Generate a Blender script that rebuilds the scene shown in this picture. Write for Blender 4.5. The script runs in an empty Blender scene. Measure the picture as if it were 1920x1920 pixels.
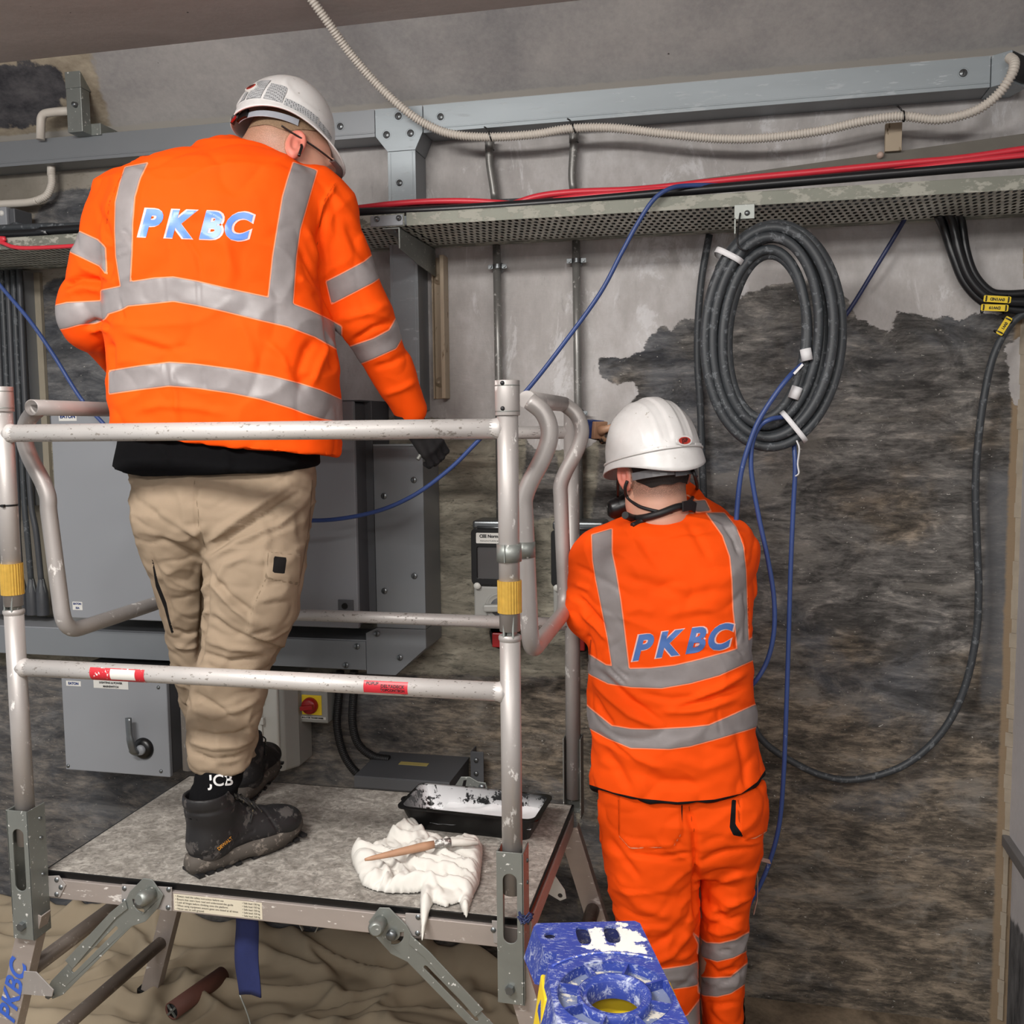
import bpy, bmesh, math, random
import numpy as np
from mathutils import Vector, Matrix, noise
from mathutils.bvhtree import BVHTree
from mathutils.geometry import tessellate_polygon
random.seed(7)
SC = bpy.context.scene
COL = SC.collection
# ------------------------------------------------------------------ camera
FPX = 1805.0; CAMH = 1.72
_yaw, _pitch, _roll = (math.radians(a) for a in (12.66, 5.04, 0.61))
FW = Vector((-math.sin(_yaw)*math.cos(_pitch), math.cos(_yaw)*math.cos(_pitch), -math.sin(_pitch)))
_r = Vector((math.cos(_yaw), math.sin(_yaw), 0)); _d = FW.cross(_r)
RT = _r*math.cos(_roll) + _d*math.sin(_roll); DN = -_r*math.sin(_roll) + _d*math.cos(_roll)
CAM = Vector((0, 0, CAMH))
cd = bpy.data.cameras.new('camera'); cam = bpy.data.objects.new('camera', cd); COL.objects.link(cam)
cd.sensor_width = 36; cd.lens = FPX/1920*36; cd.clip_start = .05
m = Matrix((RT, -DN, -FW)).transposed().to_4x4(); m.translation = CAM; cam.matrix_world = m
SC.camera = cam
# ------------------------------------------------------------------ world, lights, exposure
SC.view_settings.view_transform = 'Standard'; SC.view_settings.look = 'None'
SC.view_settings.gamma = 1; SC.view_settings.use_curve_mapping = False
SC.view_settings.exposure = 0.10
w = bpy.data.worlds.new('world'); SC.world = w; w.use_nodes = True
w.node_tree.nodes['Background'].inputs[0].default_value = (.95, .97, 1, 1)
w.node_tree.nodes['Background'].inputs[1].default_value = .44
def area(name, loc, size, power, rot=(0, 0, 0), col=(1, .97, .93)):
    l = bpy.data.lights.new(name, 'AREA'); l.shape = 'RECTANGLE'; l.size, l.size_y = size; l.energy = power; l.color = col
    o = bpy.data.objects.new(name, l); COL.objects.link(o); o.location = loc; o.rotation_euler = rot
    return o
area('ceiling_lamp', (-1.35, .30, 2.78), (1.1, .3), 66, (math.radians(18), 0, 0))
area('ceiling_lamp', (1.0, .25, 2.78), (1.2, .22), 34, (math.radians(18), 0, 0))
area('ceiling_lamp', (-.3, -1.5, 2.78), (1.6, .6), 82, (math.radians(28), 0, 0))

def ray(px, py): return RT*((px-960)/FPX) + DN*((py-960)/FPX) + FW
def at(px, py, Y): r = ray(px, py); return CAM + r*(Y/r.y)
def atz(px, py, Z): r = ray(px, py); return CAM + r*((Z-CAMH)/r.z)
def atx(px, py, X): r = ray(px, py); return CAM + r*(X/r.x)
V = Vector
# ------------------------------------------------------------------ mesh building
def frames(pts, closed=False):
    n = len(pts); T = []
    for i in range(n):
        a = pts[(i-1) % n] if (closed or i > 0) else pts[i]
        b = pts[(i+1) % n] if (closed or i < n-1) else pts[i]
        t = (b-a); T.append(t.normalized() if t.length > 1e-9 else V((0, 0, 1)))
    t0 = T[0]; u = t0.cross(V((0, 0, 1)))
    if u.length < .05: u = t0.cross(V((0, 1, 0)))
    u.normalize(); out = []
    for t in T:
        u = (u - t*u.dot(t)); u = u.normalized() if u.length > 1e-6 else t.orthogonal().normalized()
        out.append((u.copy(), t.cross(u)))
    return out
def smooth_path(P, n=8, closed=False):
    P = [V(p) for p in P]; m_ = len(P); out = []
    for i in range(m_ if closed else m_-1):
        p0 = P[(i-1) % m_] if (closed or i > 0) else P[0]*2-P[1]
        p1 = P[i]; p2 = P[(i+1) % m_]
        p3 = P[(i+2) % m_] if (closed or i < m_-2) else P[-1]*2-P[-2]
        for k in range(n):
            t = k/n
            out.append(.5*((2*p1)+(p2-p0)*t+(2*p0-5*p1+4*p2-p3)*t*t+(3*p1-p0-3*p2+p3)*t**3))
    if not closed: out.append(P[-1])
    return out
def resample(P, step, closed=False):
    Q = list(P)+([P[0]] if closed else []); L = [0]
    for a, b in zip(Q, Q[1:]): L.append(L[-1]+(b-a).length)
    n = max(2, int(L[-1]/step)); out = []; j = 0
    for i in range(n if closed else n+1):
        s = L[-1]*i/n
        while j < len(Q)-2 and L[j+1] < s: j += 1
        f = (s-L[j])/max(L[j+1]-L[j], 1e-9); out.append(Q[j].lerp(Q[j+1], min(1, f)))
    return out
def fillet(P, r, n=6):
    """round the corners of a polyline"""
    P = [V(p) for p in P]; out = [P[0]]
    for a, b, c in zip(P, P[1:], P[2:]):
        d1 = (a-b); d2 = (c-b); l = min(r, d1.length*.49, d2.length*.49)
        s = b+d1.normalized()*l; e = b+d2.normalized()*l
        for k in range(n+1):
            t = k/n; out.append(s*(1-t)**2+b*2*t*(1-t)+e*t*t)
    out.append(P[-1]); return out
class MB:
    def __init__(s): s.v = []; s.f = []; s.sm = []; s.mi = []
    def add(s, vs, fs, smooth=False, mi=0):
        o = len(s.v); s.v += [V(v) for v in vs]
        for f in fs: s.f.append([i+o for i in f]); s.sm.append(smooth); s.mi.append(mi)
        return s
    def box(s, a, b, mi=0):
        x0, x1 = sorted((a[0], b[0])); y0, y1 = sorted((a[1], b[1])); z0, z1 = sorted((a[2], b[2]))
        vs = [(x, y, z) for x in (x0, x1) for y in (y0, y1) for z in (z0, z1)]
        return s.add(vs, [(0, 1, 3, 2), (4, 6, 7, 5), (0, 4, 5, 1), (2, 3, 7, 6), (0, 2, 6, 4), (1, 5, 7, 3)], mi=mi)
    def obox(s, c, ex, ey, ez, mi=0):
        """box round centre c with half-extent vectors"""
        c, ex, ey, ez = V(c), V(ex), V(ey), V(ez)
        vs = [c+ex*i+ey*j+ez*k for i in (-1, 1) for j in (-1, 1) for k in (-1, 1)]
        return s.add(vs, [(0, 1, 3, 2), (4, 6, 7, 5), (0, 4, 5, 1), (2, 3, 7, 6), (0, 2, 6, 4), (1, 5, 7, 3)], mi=mi)
    def beam(s, p0, p1, w, h, up=(0, 0, 1), mi=0):
        p0, p1 = V(p0), V(p1); d = (p1-p0); t = d.normalized(); a = t.cross(V(up)).normalized(); b = a.cross(t)
        return s.obox((p0+p1)/2, d/2, a*w/2, b*h/2, mi=mi)
    def tube(s, P, r, n=14, closed=False, caps=True, mi=0, flat=None):
        P = [V(p) for p in P]; fr = frames(P, closed); m_ = len(P); vs = []
        for i, (p, (u, w_)) in enumerate(zip(P, fr)):
            rr = r[i] if hasattr(r, '__len__') else r
            for k in range(n):
                a = 2*math.pi*k/n; vs.append(p+u*math.cos(a)*rr+w_*math.sin(a)*rr*(flat or 1))
        fs = []
        for i in range(m_ if closed else m_-1):
            j = (i+1) % m_
            for k in range(n): fs.append((i*n+k, i*n+(k+1) % n, j*n+(k+1) % n, j*n+k))
        s.add(vs, fs, True, mi)
        if caps and not closed:
            o = len(s.v)-len(vs)
            s.f.append([o+k for k in range(n)][::-1]); s.sm.append(False); s.mi.append(mi)
            s.f.append([o+(m_-1)*n+k for k in range(n)]); s.sm.append(False); s.mi.append(mi)
        return s
    def cyl(s, p0, p1, r, r1=None, n=20, caps=True, mi=0):
        return s.tube([V(p0), V(p1)], [r, r if r1 is None else r1], n, caps=caps, mi=mi)
    def lathe(s, prof, c, axis, n=24, mi=0, smooth=True):
        """prof: (radius, height along axis) pairs"""
        c, ax = V(c), V(axis).normalized(); u = ax.orthogonal().normalized(); w_ = ax.cross(u); vs = []
        for r, h in prof:
            for k in range(n):
                a = 2*math.pi*k/n; vs.append(c+ax*h+u*math.cos(a)*r+w_*math.sin(a)*r)
        fs = [(i*n+k, i*n+(k+1) % n, (i+1)*n+(k+1) % n, (i+1)*n+k) for i in range(len(prof)-1) for k in range(n)]
        return s.add(vs, fs, smooth, mi)
    def plate(s, outer, holes, o, ex, ey, th, mi=0):
        """2-D polygon with holes, placed at o along ex, ey and extruded by the vector th"""
        o, ex, ey, th = V(o), V(ex), V(ey), V(th)
        loops = [list(outer)]+[list(h) for h in holes]
        P3 = [[V((x, y, 0)) for x, y in l] for l in loops]
        tri = tessellate_polygon(P3); flat = [p for l in P3 for p in l]; n = len(flat)
        vs = [o+ex*p.x+ey*p.y for p in flat]; vs += [v+th for v in vs]
        fs = [tuple(t) for t in tri]+[tuple(i+n for i in reversed(t)) for t in tri]; b = 0
        for l in loops:
            m_ = len(l)
            for i in range(m_): j = (i+1) % m_; fs.append((b+i, b+j, b+j+n, b+i+n))
            b += m_
        return s.add(vs, fs, mi=mi)
    def ell(s, c, ax, ay, az, nu=20, nv=12, mi=0):
        c, ax, ay, az = V(c), V(ax), V(ay), V(az); vs = []
        for i in range(nv+1):
            t = math.pi*i/nv
            for k in range(nu):
                a = 2*math.pi*k/nu; vs.append(c+ax*math.sin(t)*math.cos(a)+ay*math.sin(t)*math.sin(a)+az*math.cos(t))
        fs = [(i*nu+k, i*nu+(k+1) % nu, (i+1)*nu+(k+1) % nu, (i+1)*nu+k) for i in range(nv) for k in range(nu)]
        return s.add(vs, fs, True, mi)
def circle(cx, cy, r, n=20, ry=None): return [(cx+r*math.cos(2*math.pi*k/n), cy+(ry or r)*math.sin(2*math.pi*k/n)) for k in range(n)]
def rrect(x0, y0, x1, y1, r, n=4):
    out = []
    for cx, cy, a0 in ((x1-r, y1-r, 0), (x0+r, y1-r, 90), (x0+r, y0+r, 180), (x1-r, y0+r, 270)):
        for k in range(n+1): a = math.radians(a0+90*k/n); out.append((cx+r*math.cos(a), cy+r*math.sin(a)))
    return out
def link(name, me, mat, parent=None, label=None, keep=False):
    o = bpy.data.objects.new(name, me); COL.objects.link(o)
    for mm in (mat if isinstance(mat, (list, tuple)) else [mat]):
        if mm is not None: me.materials.append(mm)
    if parent is not None:
        o.parent = parent
        if not keep:
            M = Matrix.Identity(4); q = parent
            while q is not None: M = q.matrix_basis @ M if q.parent is None else q.matrix_parent_inverse @ q.matrix_basis @ M; q = q.parent
            o.matrix_parent_inverse = M.inverted()
    if label: o['label'] = label
    return o
def obj(name, mb, mat, parent=None, bevel=0, label=None, weld=True, seg=2):
    me = bpy.data.meshes.new(name); me.from_pydata([tuple(v) for v in mb.v], [], mb.f)
    me.polygons.foreach_set('use_smooth', mb.sm); me.polygons.foreach_set('material_index', mb.mi)
    bm = bmesh.new(); bm.from_mesh(me)
    if weld: bmesh.ops.remove_doubles(bm, verts=bm.verts, dist=1e-6)
    bmesh.ops.recalc_face_normals(bm, faces=bm.faces); bm.to_mesh(me); bm.free()
    o = link(name, me, mat, parent, label)
    if bevel:
        b = o.modifiers.new('bevel', 'BEVEL'); b.width = bevel; b.segments = seg; b.limit_method = 'ANGLE'; b.angle_limit = math.radians(40); b.harden_normals = False
    return o
def thing(name, label, cat, loc=(0, 0, 0), group=None, rz=0):
    o = bpy.data.objects.new(name, None); COL.objects.link(o); o.location = loc; o.rotation_euler = (0, 0, rz); o.empty_display_size = .1
    o['label'] = label; o['category'] = cat
    if group: o['group'] = group
    return o
def tag(o, label, cat, group=None):
    o['label'] = label; o['category'] = cat
    if group: o['group'] = group
    return o
def struct(name, mb, mat, parent=None, bevel=0):
    o = obj(name, mb, mat, parent, bevel)
    if parent is None: o['kind'] = 'structure'
    return o
# ------------------------------------------------------------------ materials
def lin(c): return tuple((x/255/12.92 if x/255 <= .04045 else ((x/255+.055)/1.055)**2.4) for x in c)
class NT:
    def __init__(s, name):
        s.m = bpy.data.materials.new(name); s.m.use_nodes = True; s.t = s.m.node_tree; s.n = s.t.nodes
        s.b = s.n['Principled BSDF']
    def new(s, t, **k):
        x = s.n.new(t)
        for a, b in k.items(): setattr(x, a, b)
        return x
    def l(s, a, b): s.t.links.new(a, b)
    def val(s, inp, v):
        if hasattr(v, 'is_output') or isinstance(v, bpy.types.NodeSocket): s.l(v, inp)
        elif isinstance(v, (tuple, list)): inp.default_value = (*v, 1) if len(v) == 3 and inp.type == 'RGBA' else v
        else: inp.default_value = v
    def math(s, op, a, b=0.0, c=None, clamp=False):
        x = s.new('ShaderNodeMath', operation=op, use_clamp=clamp); s.val(x.inputs[0], a); s.val(x.inputs[1], b)
        if c is not None: s.val(x.inputs[2], c)
        return x.outputs[0]
    def mix(s, f, a, b):
        x = s.new('ShaderNodeMix', data_type='RGBA'); s.val(x.inputs[0], f); s.val(x.inputs[6], a); s.val(x.inputs[7], b); return x.outputs[2]
    def coords(s, scale=(1, 1, 1), rot=(0, 0, 0), kind='Object'):
        tc = s.new('ShaderNodeTexCoord'); mp = s.new('ShaderNodeMapping'); mp.inputs['Scale'].default_value = scale
        mp.inputs['Rotation'].default_value = rot; s.l(tc.outputs[kind], mp.inputs[0]); return mp.outputs[0]
    def noise(s, sc, det=4, vec=None, rough=.55, dist=0):
        x = s.new('ShaderNodeTexNoise'); x.inputs['Scale'].default_value = sc; x.inputs['Detail'].default_value = det
        x.inputs['Roughness'].default_value = rough; x.inputs['Distortion'].default_value = dist
        s.l(vec if vec is not None else s.coords(), x.inputs['Vector']); return x.outputs[0]
    def ramp(s, f, stops):
        x = s.new('ShaderNodeValToRGB'); e = x.color_ramp.elements
        while len(e) < len(stops): e.new(.5)
        for el, (p, c) in zip(e, stops): el.position = p; el.color = (*c, 1) if isinstance(c, (tuple, list)) else (c, c, c, 1)
        s.l(f, x.inputs[0]); return x.outputs[0]
    def step(s, f, a, b):
        x = s.new('ShaderNodeMapRange'); x.interpolation_type = 'SMOOTHSTEP'; s.val(x.inputs[0], f); x.inputs[1].default_value = a; x.inputs[2].default_value = b; return x.outputs[0]
    def attr(s, name): x = s.new('ShaderNodeAttribute'); x.attribute_name = name; return x.outputs['Fac']
    def bump(s, h, st=.3, dist=.01):
        x = s.new('ShaderNodeBump'); x.inputs['Strength'].default_value = st; x.inputs['Distance'].default_value = dist; s.l(h, x.inputs['Height']); s.l(x.outputs[0], s.b.inputs['Normal'])
    def set(s, col=None, rough=None, metal=None, spec=None):
        if col is not None: s.val(s.b.inputs['Base Color'], col)
        if rough is not None: s.val(s.b.inputs['Roughness'], rough)
        if metal is not None: s.val(s.b.inputs['Metallic'], metal)
        if spec is not None: s.val(s.b.inputs['Specular IOR Level'], spec)
        return s
def plain(name, c, rough=.5, metal=0, nz=.12, scale=30, bump=0, spec=None):
    """a colour with slight mottling"""
    t = NT(name); c = lin(c); f = t.noise(scale, 5)
    col = t.mix(f, tuple(x*(1-nz) for x in c), tuple(min(1, x*(1+nz)) for x in c))
    t.set(col, rough, metal, spec)
    if bump: t.bump(f, bump, .003)
    return t.m
def splat(name, base, blot, rough=.4, metal=.6, amt=.60, scale=28, bump=.15, blot2=None, amt2=.64, scale2=90, stretch=(1, 1, 1)):
    """metal or plastic with dried paint and plaster spots"""
    t = NT(name); v = t.coords(stretch); n1 = t.noise(scale, 8, v, .7); n2 = t.noise(scale2, 4, v, .6)
    f = t.step(n1, amt, amt+.05); g = t.step(n2, amt2, amt2+.04); fg = t.math('MAXIMUM', f, g)
    n3 = t.noise(9, 4, v); b = t.mix(n3, tuple(x*.72 for x in lin(base)), tuple(min(1, x*1.2) for x in lin(base)))
    t.set(t.mix(fg, b, lin(blot)), t.math('ADD', t.math('MULTIPLY', fg, .35), rough), t.math('MULTIPLY', t.math('SUBTRACT', 1.0, fg), metal))
    t.bump(t.math('ADD', fg, t.math('MULTIPLY', n3, .5)), bump, .002); return t.m
M = {}
M['alu'] = splat('scratched aluminium', (168, 163, 160), (206, 203, 200), .46, .35, .60, 40, .10, amt2=.70, scale2=150, stretch=(1, 1, .5))
M['alu_rail'] = splat('scuffed pale aluminium rail', (196, 192, 189), (128, 122, 116), .44, .25, .60, 50, .12, amt2=.615, scale2=170, stretch=(.5, 1, 1))
M['galv'] = splat('galvanised steel', (142, 146, 142), (200, 200, 196), .45, .6, .66, 22, .1)
M['tray'] = splat('weathered galvanised tray', (120, 122, 112), (160, 160, 150), .55, .35, .5, 26, .1, stretch=(.5, 1, 1))
M['trunk'] = plain('satin grey steel trunking', (133, 137, 141), .42, .35, .06, 6)
M['trunk_bright'] = splat('bright zinc steel', (158, 167, 172), (176, 184, 188), .42, .2, .56, 12, .03, stretch=(.2, 1, 1))
M['cab'] = plain('grey powder coated steel', (138, 141, 146), .5, 0, .03, 5, spec=.4)
M['cab_dark'] = plain('dark grey powder coated steel', (80, 82, 86), .5, 0, .05, 5)
M['dark'] = plain('black rubber', (22, 22, 24), .55, 0, .2, 40)
M['cable'] = splat('dusty black cable sheath', (56, 60, 64), (100, 104, 108), .5, 0, .56, 60, .05, amt2=.70)
M['cable_new'] = plain('black cable sheath', (24, 25, 28), .35, 0, .2, 60)
M['cable_grey'] = plain('dark grey cable sheath', (62, 64, 68), .5, 0, .2, 40)
M['red'] = plain('red cable sheath', (205, 48, 62), .4, 0, .1, 40)
M['blue'] = splat('blue cable sheath', (52, 74, 130), (130, 145, 175), .42, 0, .64, 50, .05, amt2=.72)
M['blue_dark'] = plain('dark blue cable sheath', (34, 44, 84), .45, 0, .2, 40)
M['cond_pvc'] = plain('cream plastic conduit', (205, 198, 188), .5, 0, .06, 20)
M['steel'] = splat('dull steel conduit', (128, 127, 124), (176, 174, 170), .35, .45, .60, 40, .1)
M['screw'] = plain('zinc screw', (118, 122, 124), .35, .8, .15, 60)
M['brass'] = plain('brass knurled collar', (214, 172, 78), .32, .55, .25, 70)
M['black'] = plain('black plastic', (14, 14, 15), .35, 0, .1, 30)
M['white_tape'] = plain('white tape', (222, 222, 224), .6, 0, .05, 20)
M['label'] = plain('white label', (214, 213, 208), .5, 0, .04, 20)
M['ink'] = plain('black print', (20, 22, 26), .5)
M['ink_blue'] = plain('blue print', (24, 50, 110), .5)
M['yellow'] = plain('yellow plastic', (232, 200, 40), .45, 0, .08, 30)
M['red_knob'] = plain('red plastic knob', (150, 24, 26), .35, 0, .1, 20)
M['sticker_red'] = splat('worn red sticker', (196, 40, 52), (235, 225, 222), .45, 0, .60, 60, .05)
M['white_plastic'] = plain('off white plastic', (196, 196, 190), .4, 0, .04, 10)
M['grey_plastic'] = plain('pale grey plastic', (150, 150, 146), .45, 0, .05, 15)
M['paint'] = plain('wet white paint', (238, 240, 242), .25, 0, .03, 30)
M['wood'] = plain('pale wood', (176, 136, 108), .5, 0, .25, 25)
M['concrete_edge'] = plain('cement render', (150, 140, 125), .9, 0, .25, 30, .4)
M['glass'] = (lambda t: (t.set(lin((74, 72, 72)), .15, 0), t.m)[1])(NT('smoked window'))

def to_mesh_text(txt, size, bold=0, shear=0, extrude=0, spacing=1.0, align='CENTER'):
    c = bpy.data.curves.new('t', 'FONT'); c.body = txt; c.size = size; c.offset = bold; c.shear = shear; c.extrude = extrude
    c.align_x = align; c.align_y = 'CENTER'; c.space_character = spacing; c.resolution_u = 4
    o = bpy.data.objects.new('t', c); COL.objects.link(o); dg = bpy.context.evaluated_depsgraph_get()
    me = bpy.data.meshes.new_from_object(o.evaluated_get(dg)); bpy.data.objects.remove(o); bpy.data.curves.remove(c); me.materials.clear()
    return me
def text(txt, size, loc, ex, ey, mat, parent, name='lettering', bold=0, shear=0, align='CENTER', spacing=1.0, label=None):
    me = to_mesh_text(txt, size, bold, shear, align=align, spacing=spacing); ex, ey = V(ex).normalized(), V(ey).normalized(); nz = ex.cross(ey)
    Mx = Matrix((ex, ey, nz)).transposed().to_4x4(); Mx.translation = V(loc)+nz*.0006; me.transform(Mx)
    return link(name, me, mat, parent, label)
def screw_mb(mb, c, r, nrm=(0, -1, 0), slot=None):
    nrm = V(nrm); mb.lathe([(0, .003), (r*.9, .003), (r, .0015), (r, 0)], c, nrm, 16)
    mb.lathe([(r*1.35, .0008), (r*1.35, 0)], c, nrm, 16)
    u = V(slot or (.25, 0, 1)).normalized(); w_ = u.cross(nrm)
    mb.obox(V(c)+nrm*.0032, u*r*.62, w_*r*.14, nrm*.0006, mi=1)
# ------------------------------------------------------------------ room shell
YW = 2.85; XR = .778; XL = -3.6
ZB = at(1100, 170, YW).z; YH = 2.66; ZC = at(1000, 10, YH).z
def poly_sd(P, poly):
    """signed distance (positive inside) of points P (n,2) to a polygon"""
    poly = np.array(poly, float); n = len(poly); d = np.full(len(P), 1e9); ins = np.zeros(len(P), bool)
    for i in range(n):
        a, b = poly[i], poly[(i+1) % n]; e = b-a; w_ = P-a
        t = np.clip((w_@e)/max(e@e, 1e-12), 0, 1); q = w_-t[:, None]*e; d = np.minimum(d, np.hypot(q[:, 0], q[:, 1]))
        c = ((a[1] > P[:, 1]) != (b[1] > P[:, 1])); xi = (b[0]-a[0])*(P[:, 1]-a[1])/np.where(abs(b[1]-a[1]) < 1e-12, 1e-12, b[1]-a[1])+a[0]
        ins ^= c & (P[:, 0] < xi)
    return np.where(ins, d, -d)
def wp(l, Y=YW): return [(p.x, p.z) for p in (at(x, y, Y) for x, y in l)]
WHITE = [wp([(600, 120), (1100, 60), (2050, -60), (2050, 560), (1920, 545), (1900, 560), (1870, 592), (1840, 584), (1800, 602), (1770, 596), (1755, 601), (1718, 588), (1680, 583), (1672, 624), (1640, 612), (1605, 600), (1590, 560), (1560, 532), (1500, 524), (1440, 536), (1400, 552), (1365, 580), (1340, 606), (1310, 600), (1280, 597), (1262, 622), (1245, 608), (1225, 625), (1205, 660), (1180, 668), (1120, 672), (1128, 712), (1160, 722), (1190, 715), (1200, 735), (1170, 770), (1140, 800), (1100, 842), (1060, 846), (1000, 846), (970, 800), (930, 790), (830, 788), (640, 775), (500, 775), (480, 330)]),
         wp([(1930, 618), (1882, 650), (1893, 690), (1890, 720), (1903, 765), (1930, 785)]),
         wp([(180, 790), (260, 782), (260, 800), (180, 806)])]
DARK = [wp([(1128, 560), (1400, 500), (2100, 450), (2100, 2300), (1095, 2300), (1085, 1100), (1120, 900), (1125, 800), (1110, 700)]),
        wp([(68, 442), (64, 405), (100, 360), (190, 345), (300, 345), (300, 446)]),
        wp([(76, 560), (84, 535), (105, 520), (200, 520), (300, 560), (300, 780), (82, 800)]),
        wp([(-400, 1240), (1080, 1270), (1090, 2300), (-400, 2300)]),
        wp([(985, 800), (1045, 850), (1052, 960), (1010, 975), (980, 960)]),
        wp([(-200, 560), (-20, 560), (-20, 1200), (-200, 1200)])]
LIGHT = [wp([(-900, -200), (620, -200), (620, 800), (86, 800), (80, 1150), (-900, 1150)])]
def sd_many(P, polys):
    r = np.full(len(P), -.3)
    for q in polys: r = np.maximum(r, poly_sd(P, q))
    return np.clip(r, -.3, .3)
def add_attr(me, name, vals):
    a = me.attributes.new(name, 'FLOAT', 'POINT'); a.data.foreach_set('value', np.asarray(vals, dtype=np.float32))
def grid_wall(name, x0, x1, z0, z1, f, step, mat, thick):
    nx = int((x1-x0)/step)+1; nz = max(2, int((z1-z0)/step)+1); xs = np.linspace(x0, x1, nx); zs = np.linspace(z0, z1, nz)
    mb = MB(); vs = [f(x, z) for z in zs for x in xs]
    fs = [(j*nx+i, j*nx+i+1, (j+1)*nx+i+1, (j+1)*nx+i) for j in range(nz-1) for i in range(nx-1)]
    mb.add(vs, fs, True); n = len(vs)
    c = [vs[0], vs[nx-1], vs[nx*nz-1], vs[nx*(nz-1)]]; b = [V(p)+V(thick) for p in c]
    mb.add(c+b, [(4, 5, 6, 7), (0, 1, 5, 4), (1, 2, 6, 5), (2, 3, 7, 6), (3, 0, 4, 7)])
    me = bpy.data.meshes.new(name); me.from_pydata([tuple(v) for v in mb.v], [], mb.f); me.polygons.foreach_set('use_smooth', mb.sm)
    P = np.array([(v[0], v[2]) for v in mb.v]); o = link(name, me, mat); o['kind'] = 'structure'; return o, P
def wall_material():
    t = NT('old rendered wall, part painted'); v = t.coords()
    st = t.noise(6, 8, t.coords((1, 1, 2.8)), .68, .7); mo = t.noise(2.2, 6, v, .6, .6); fi = t.noise(38, 6, t.coords((.6, 1, 2.6)), .75, .5); pat = t.noise(3.1, 5, t.coords((1, 1, 1.6)), .6, .3)
    rough_e = t.math('MULTIPLY', t.math('SUBTRACT', t.noise(70, 6, t.coords((.6, 1, 1)), .75), .5), .034)
    big_e = t.math('MULTIPLY', t.math('SUBTRACT', t.noise(16, 4, v, .6), .5), .025); e = t.math('ADD', rough_e, big_e)
    olive = t.ramp(st, [(.30, lin((92, 89, 80))), (.5, lin((136, 131, 118))), (.68, lin((176, 170, 154)))])
    olive = t.mix(t.step(fi, .5, .68), olive, lin((88, 86, 78)))
    char = t.ramp(t.math('ADD', t.math('MULTIPLY', st, .62), t.math('MULTIPLY', fi, .38)), [(.34, lin((34, 33, 33))), (.44, lin((74, 72, 70))), (.54, lin((112, 109, 106))), (.66, lin((172, 166, 158)))])
    brown = t.ramp(t.math('ADD', t.math('MULTIPLY', st, .55), t.math('MULTIPLY', fi, .45)), [(.36, lin((40, 37, 33))), (.48, lin((90, 82, 72))), (.61, lin((152, 137, 118)))])
    slate = t.ramp(st, [(.35, lin((62, 66, 74))), (.65, lin((112, 116, 122)))])
    sx = t.new('ShaderNodeSeparateXYZ'); t.l(v, sx.inputs[0])
    low = t.step(sx.outputs[2], 1.35, .55)
    char = t.mix(t.math('MULTIPLY', t.step(t.math('ADD', t.math('MULTIPLY', pat, .8), t.math('MULTIPLY', low, .22)), .42, .58), .85), char, brown)
    char = t.mix(t.math('MULTIPLY', t.step(mo, .52, .66), .6), char, slate); b2 = t.noise(4.5, 7, t.coords((.7, 1, 1.5)), .7, .8); char = t.mix(t.math('MULTIPLY', t.step(b2, .54, .66), .5), char, lin((138, 133, 126))); char = t.mix(t.math('MULTIPLY', t.step(b2, .46, .36), .55), char, lin((36, 35, 34)))
    left = t.step(sx.outputs[0], -.75, -1.2)
    char = t.mix(t.math('MULTIPLY', left, .45), char, slate)
    sp = t.step(t.noise(150, 3, t.coords((.5, 1, 1)), .6), .69, .73); char = t.mix(sp, char, lin((175, 172, 165)))
    strip = t.math('MULTIPLY', t.step(sx.outputs[0], .685, .70), t.step(sx.outputs[2], 1.62, 1.55)); strip = t.math('MULTIPLY', strip, t.math('SUBTRACT', 1.0, t.step(sx.outputs[2], 1.0, .9)))
    char = t.mix(t.math('MULTIPLY', strip, .7), char, lin((96, 98, 102)))
    edge = t.step(t.math('ADD', sx.outputs[0], t.math('MULTIPLY', e, .4)), .742, .752); char = t.mix(edge, char, lin((136, 118, 96)))
    beige = t.ramp(mo, [(.3, lin((124, 118, 108))), (.6, lin((160, 153, 142))), (.8, lin((186, 179, 168)))])
    beige = t.mix(t.step(fi, .56, .7), beige, lin((112, 104, 92)))
    wh = t.ramp(t.math('ADD', t.math('MULTIPLY', mo, .6), t.math('MULTIPLY', t.noise(14, 6, t.coords((1, 1, .5)), .7), .4)), [(.3, lin((142, 138, 136))), (.52, lin((176, 172, 170))), (.72, lin((208, 206, 206)))])
    thin = t.step(t.noise(32, 6, t.coords((1, 1, .35)), .75), .60, .70); wh = t.mix(t.math('MULTIPLY', thin, .35), wh, lin((128, 126, 124))); br_ = t.step(t.noise(5, 7, t.coords((1.4, 1, .6)), .75, .6), .56, .64); wh = t.mix(t.math('MULTIPLY', br_, .45), wh, lin((224, 224, 226)))
    c = t.mix(t.step(t.math('ADD', t.attr('light'), e), -.004, .004), olive, beige)
    d = t.step(t.math('ADD', t.attr('dark'), e), -.006, .006); c = t.mix(d, c, char)
    w_ = t.step(t.math('ADD', t.attr('white'), e), -.0015, .0025); c = t.mix(w_, c, wh)
    t.set(c, t.math('SUBTRACT', .85, t.math('MULTIPLY', w_, .2)), 0, .3)
    t.bump(t.math('ADD', t.math('MULTIPLY', w_, .5), t.math('ADD', t.math('MULTIPLY', st, .5), t.math('MULTIPLY', fi, .35))), .5, .006); return t.m
M['wall'] = wall_material()
o, P = grid_wall('wall_back', XL, XR+.02, 0, ZB, lambda x, z: (x, YW, z), .012, M['wall'], (0, .25, 0))
add_attr(o.data, 'white', sd_many(P, WHITE)); add_attr(o.data, 'dark', sd_many(P, DARK)); add_attr(o.data, 'light', sd_many(P, LIGHT))
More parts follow.
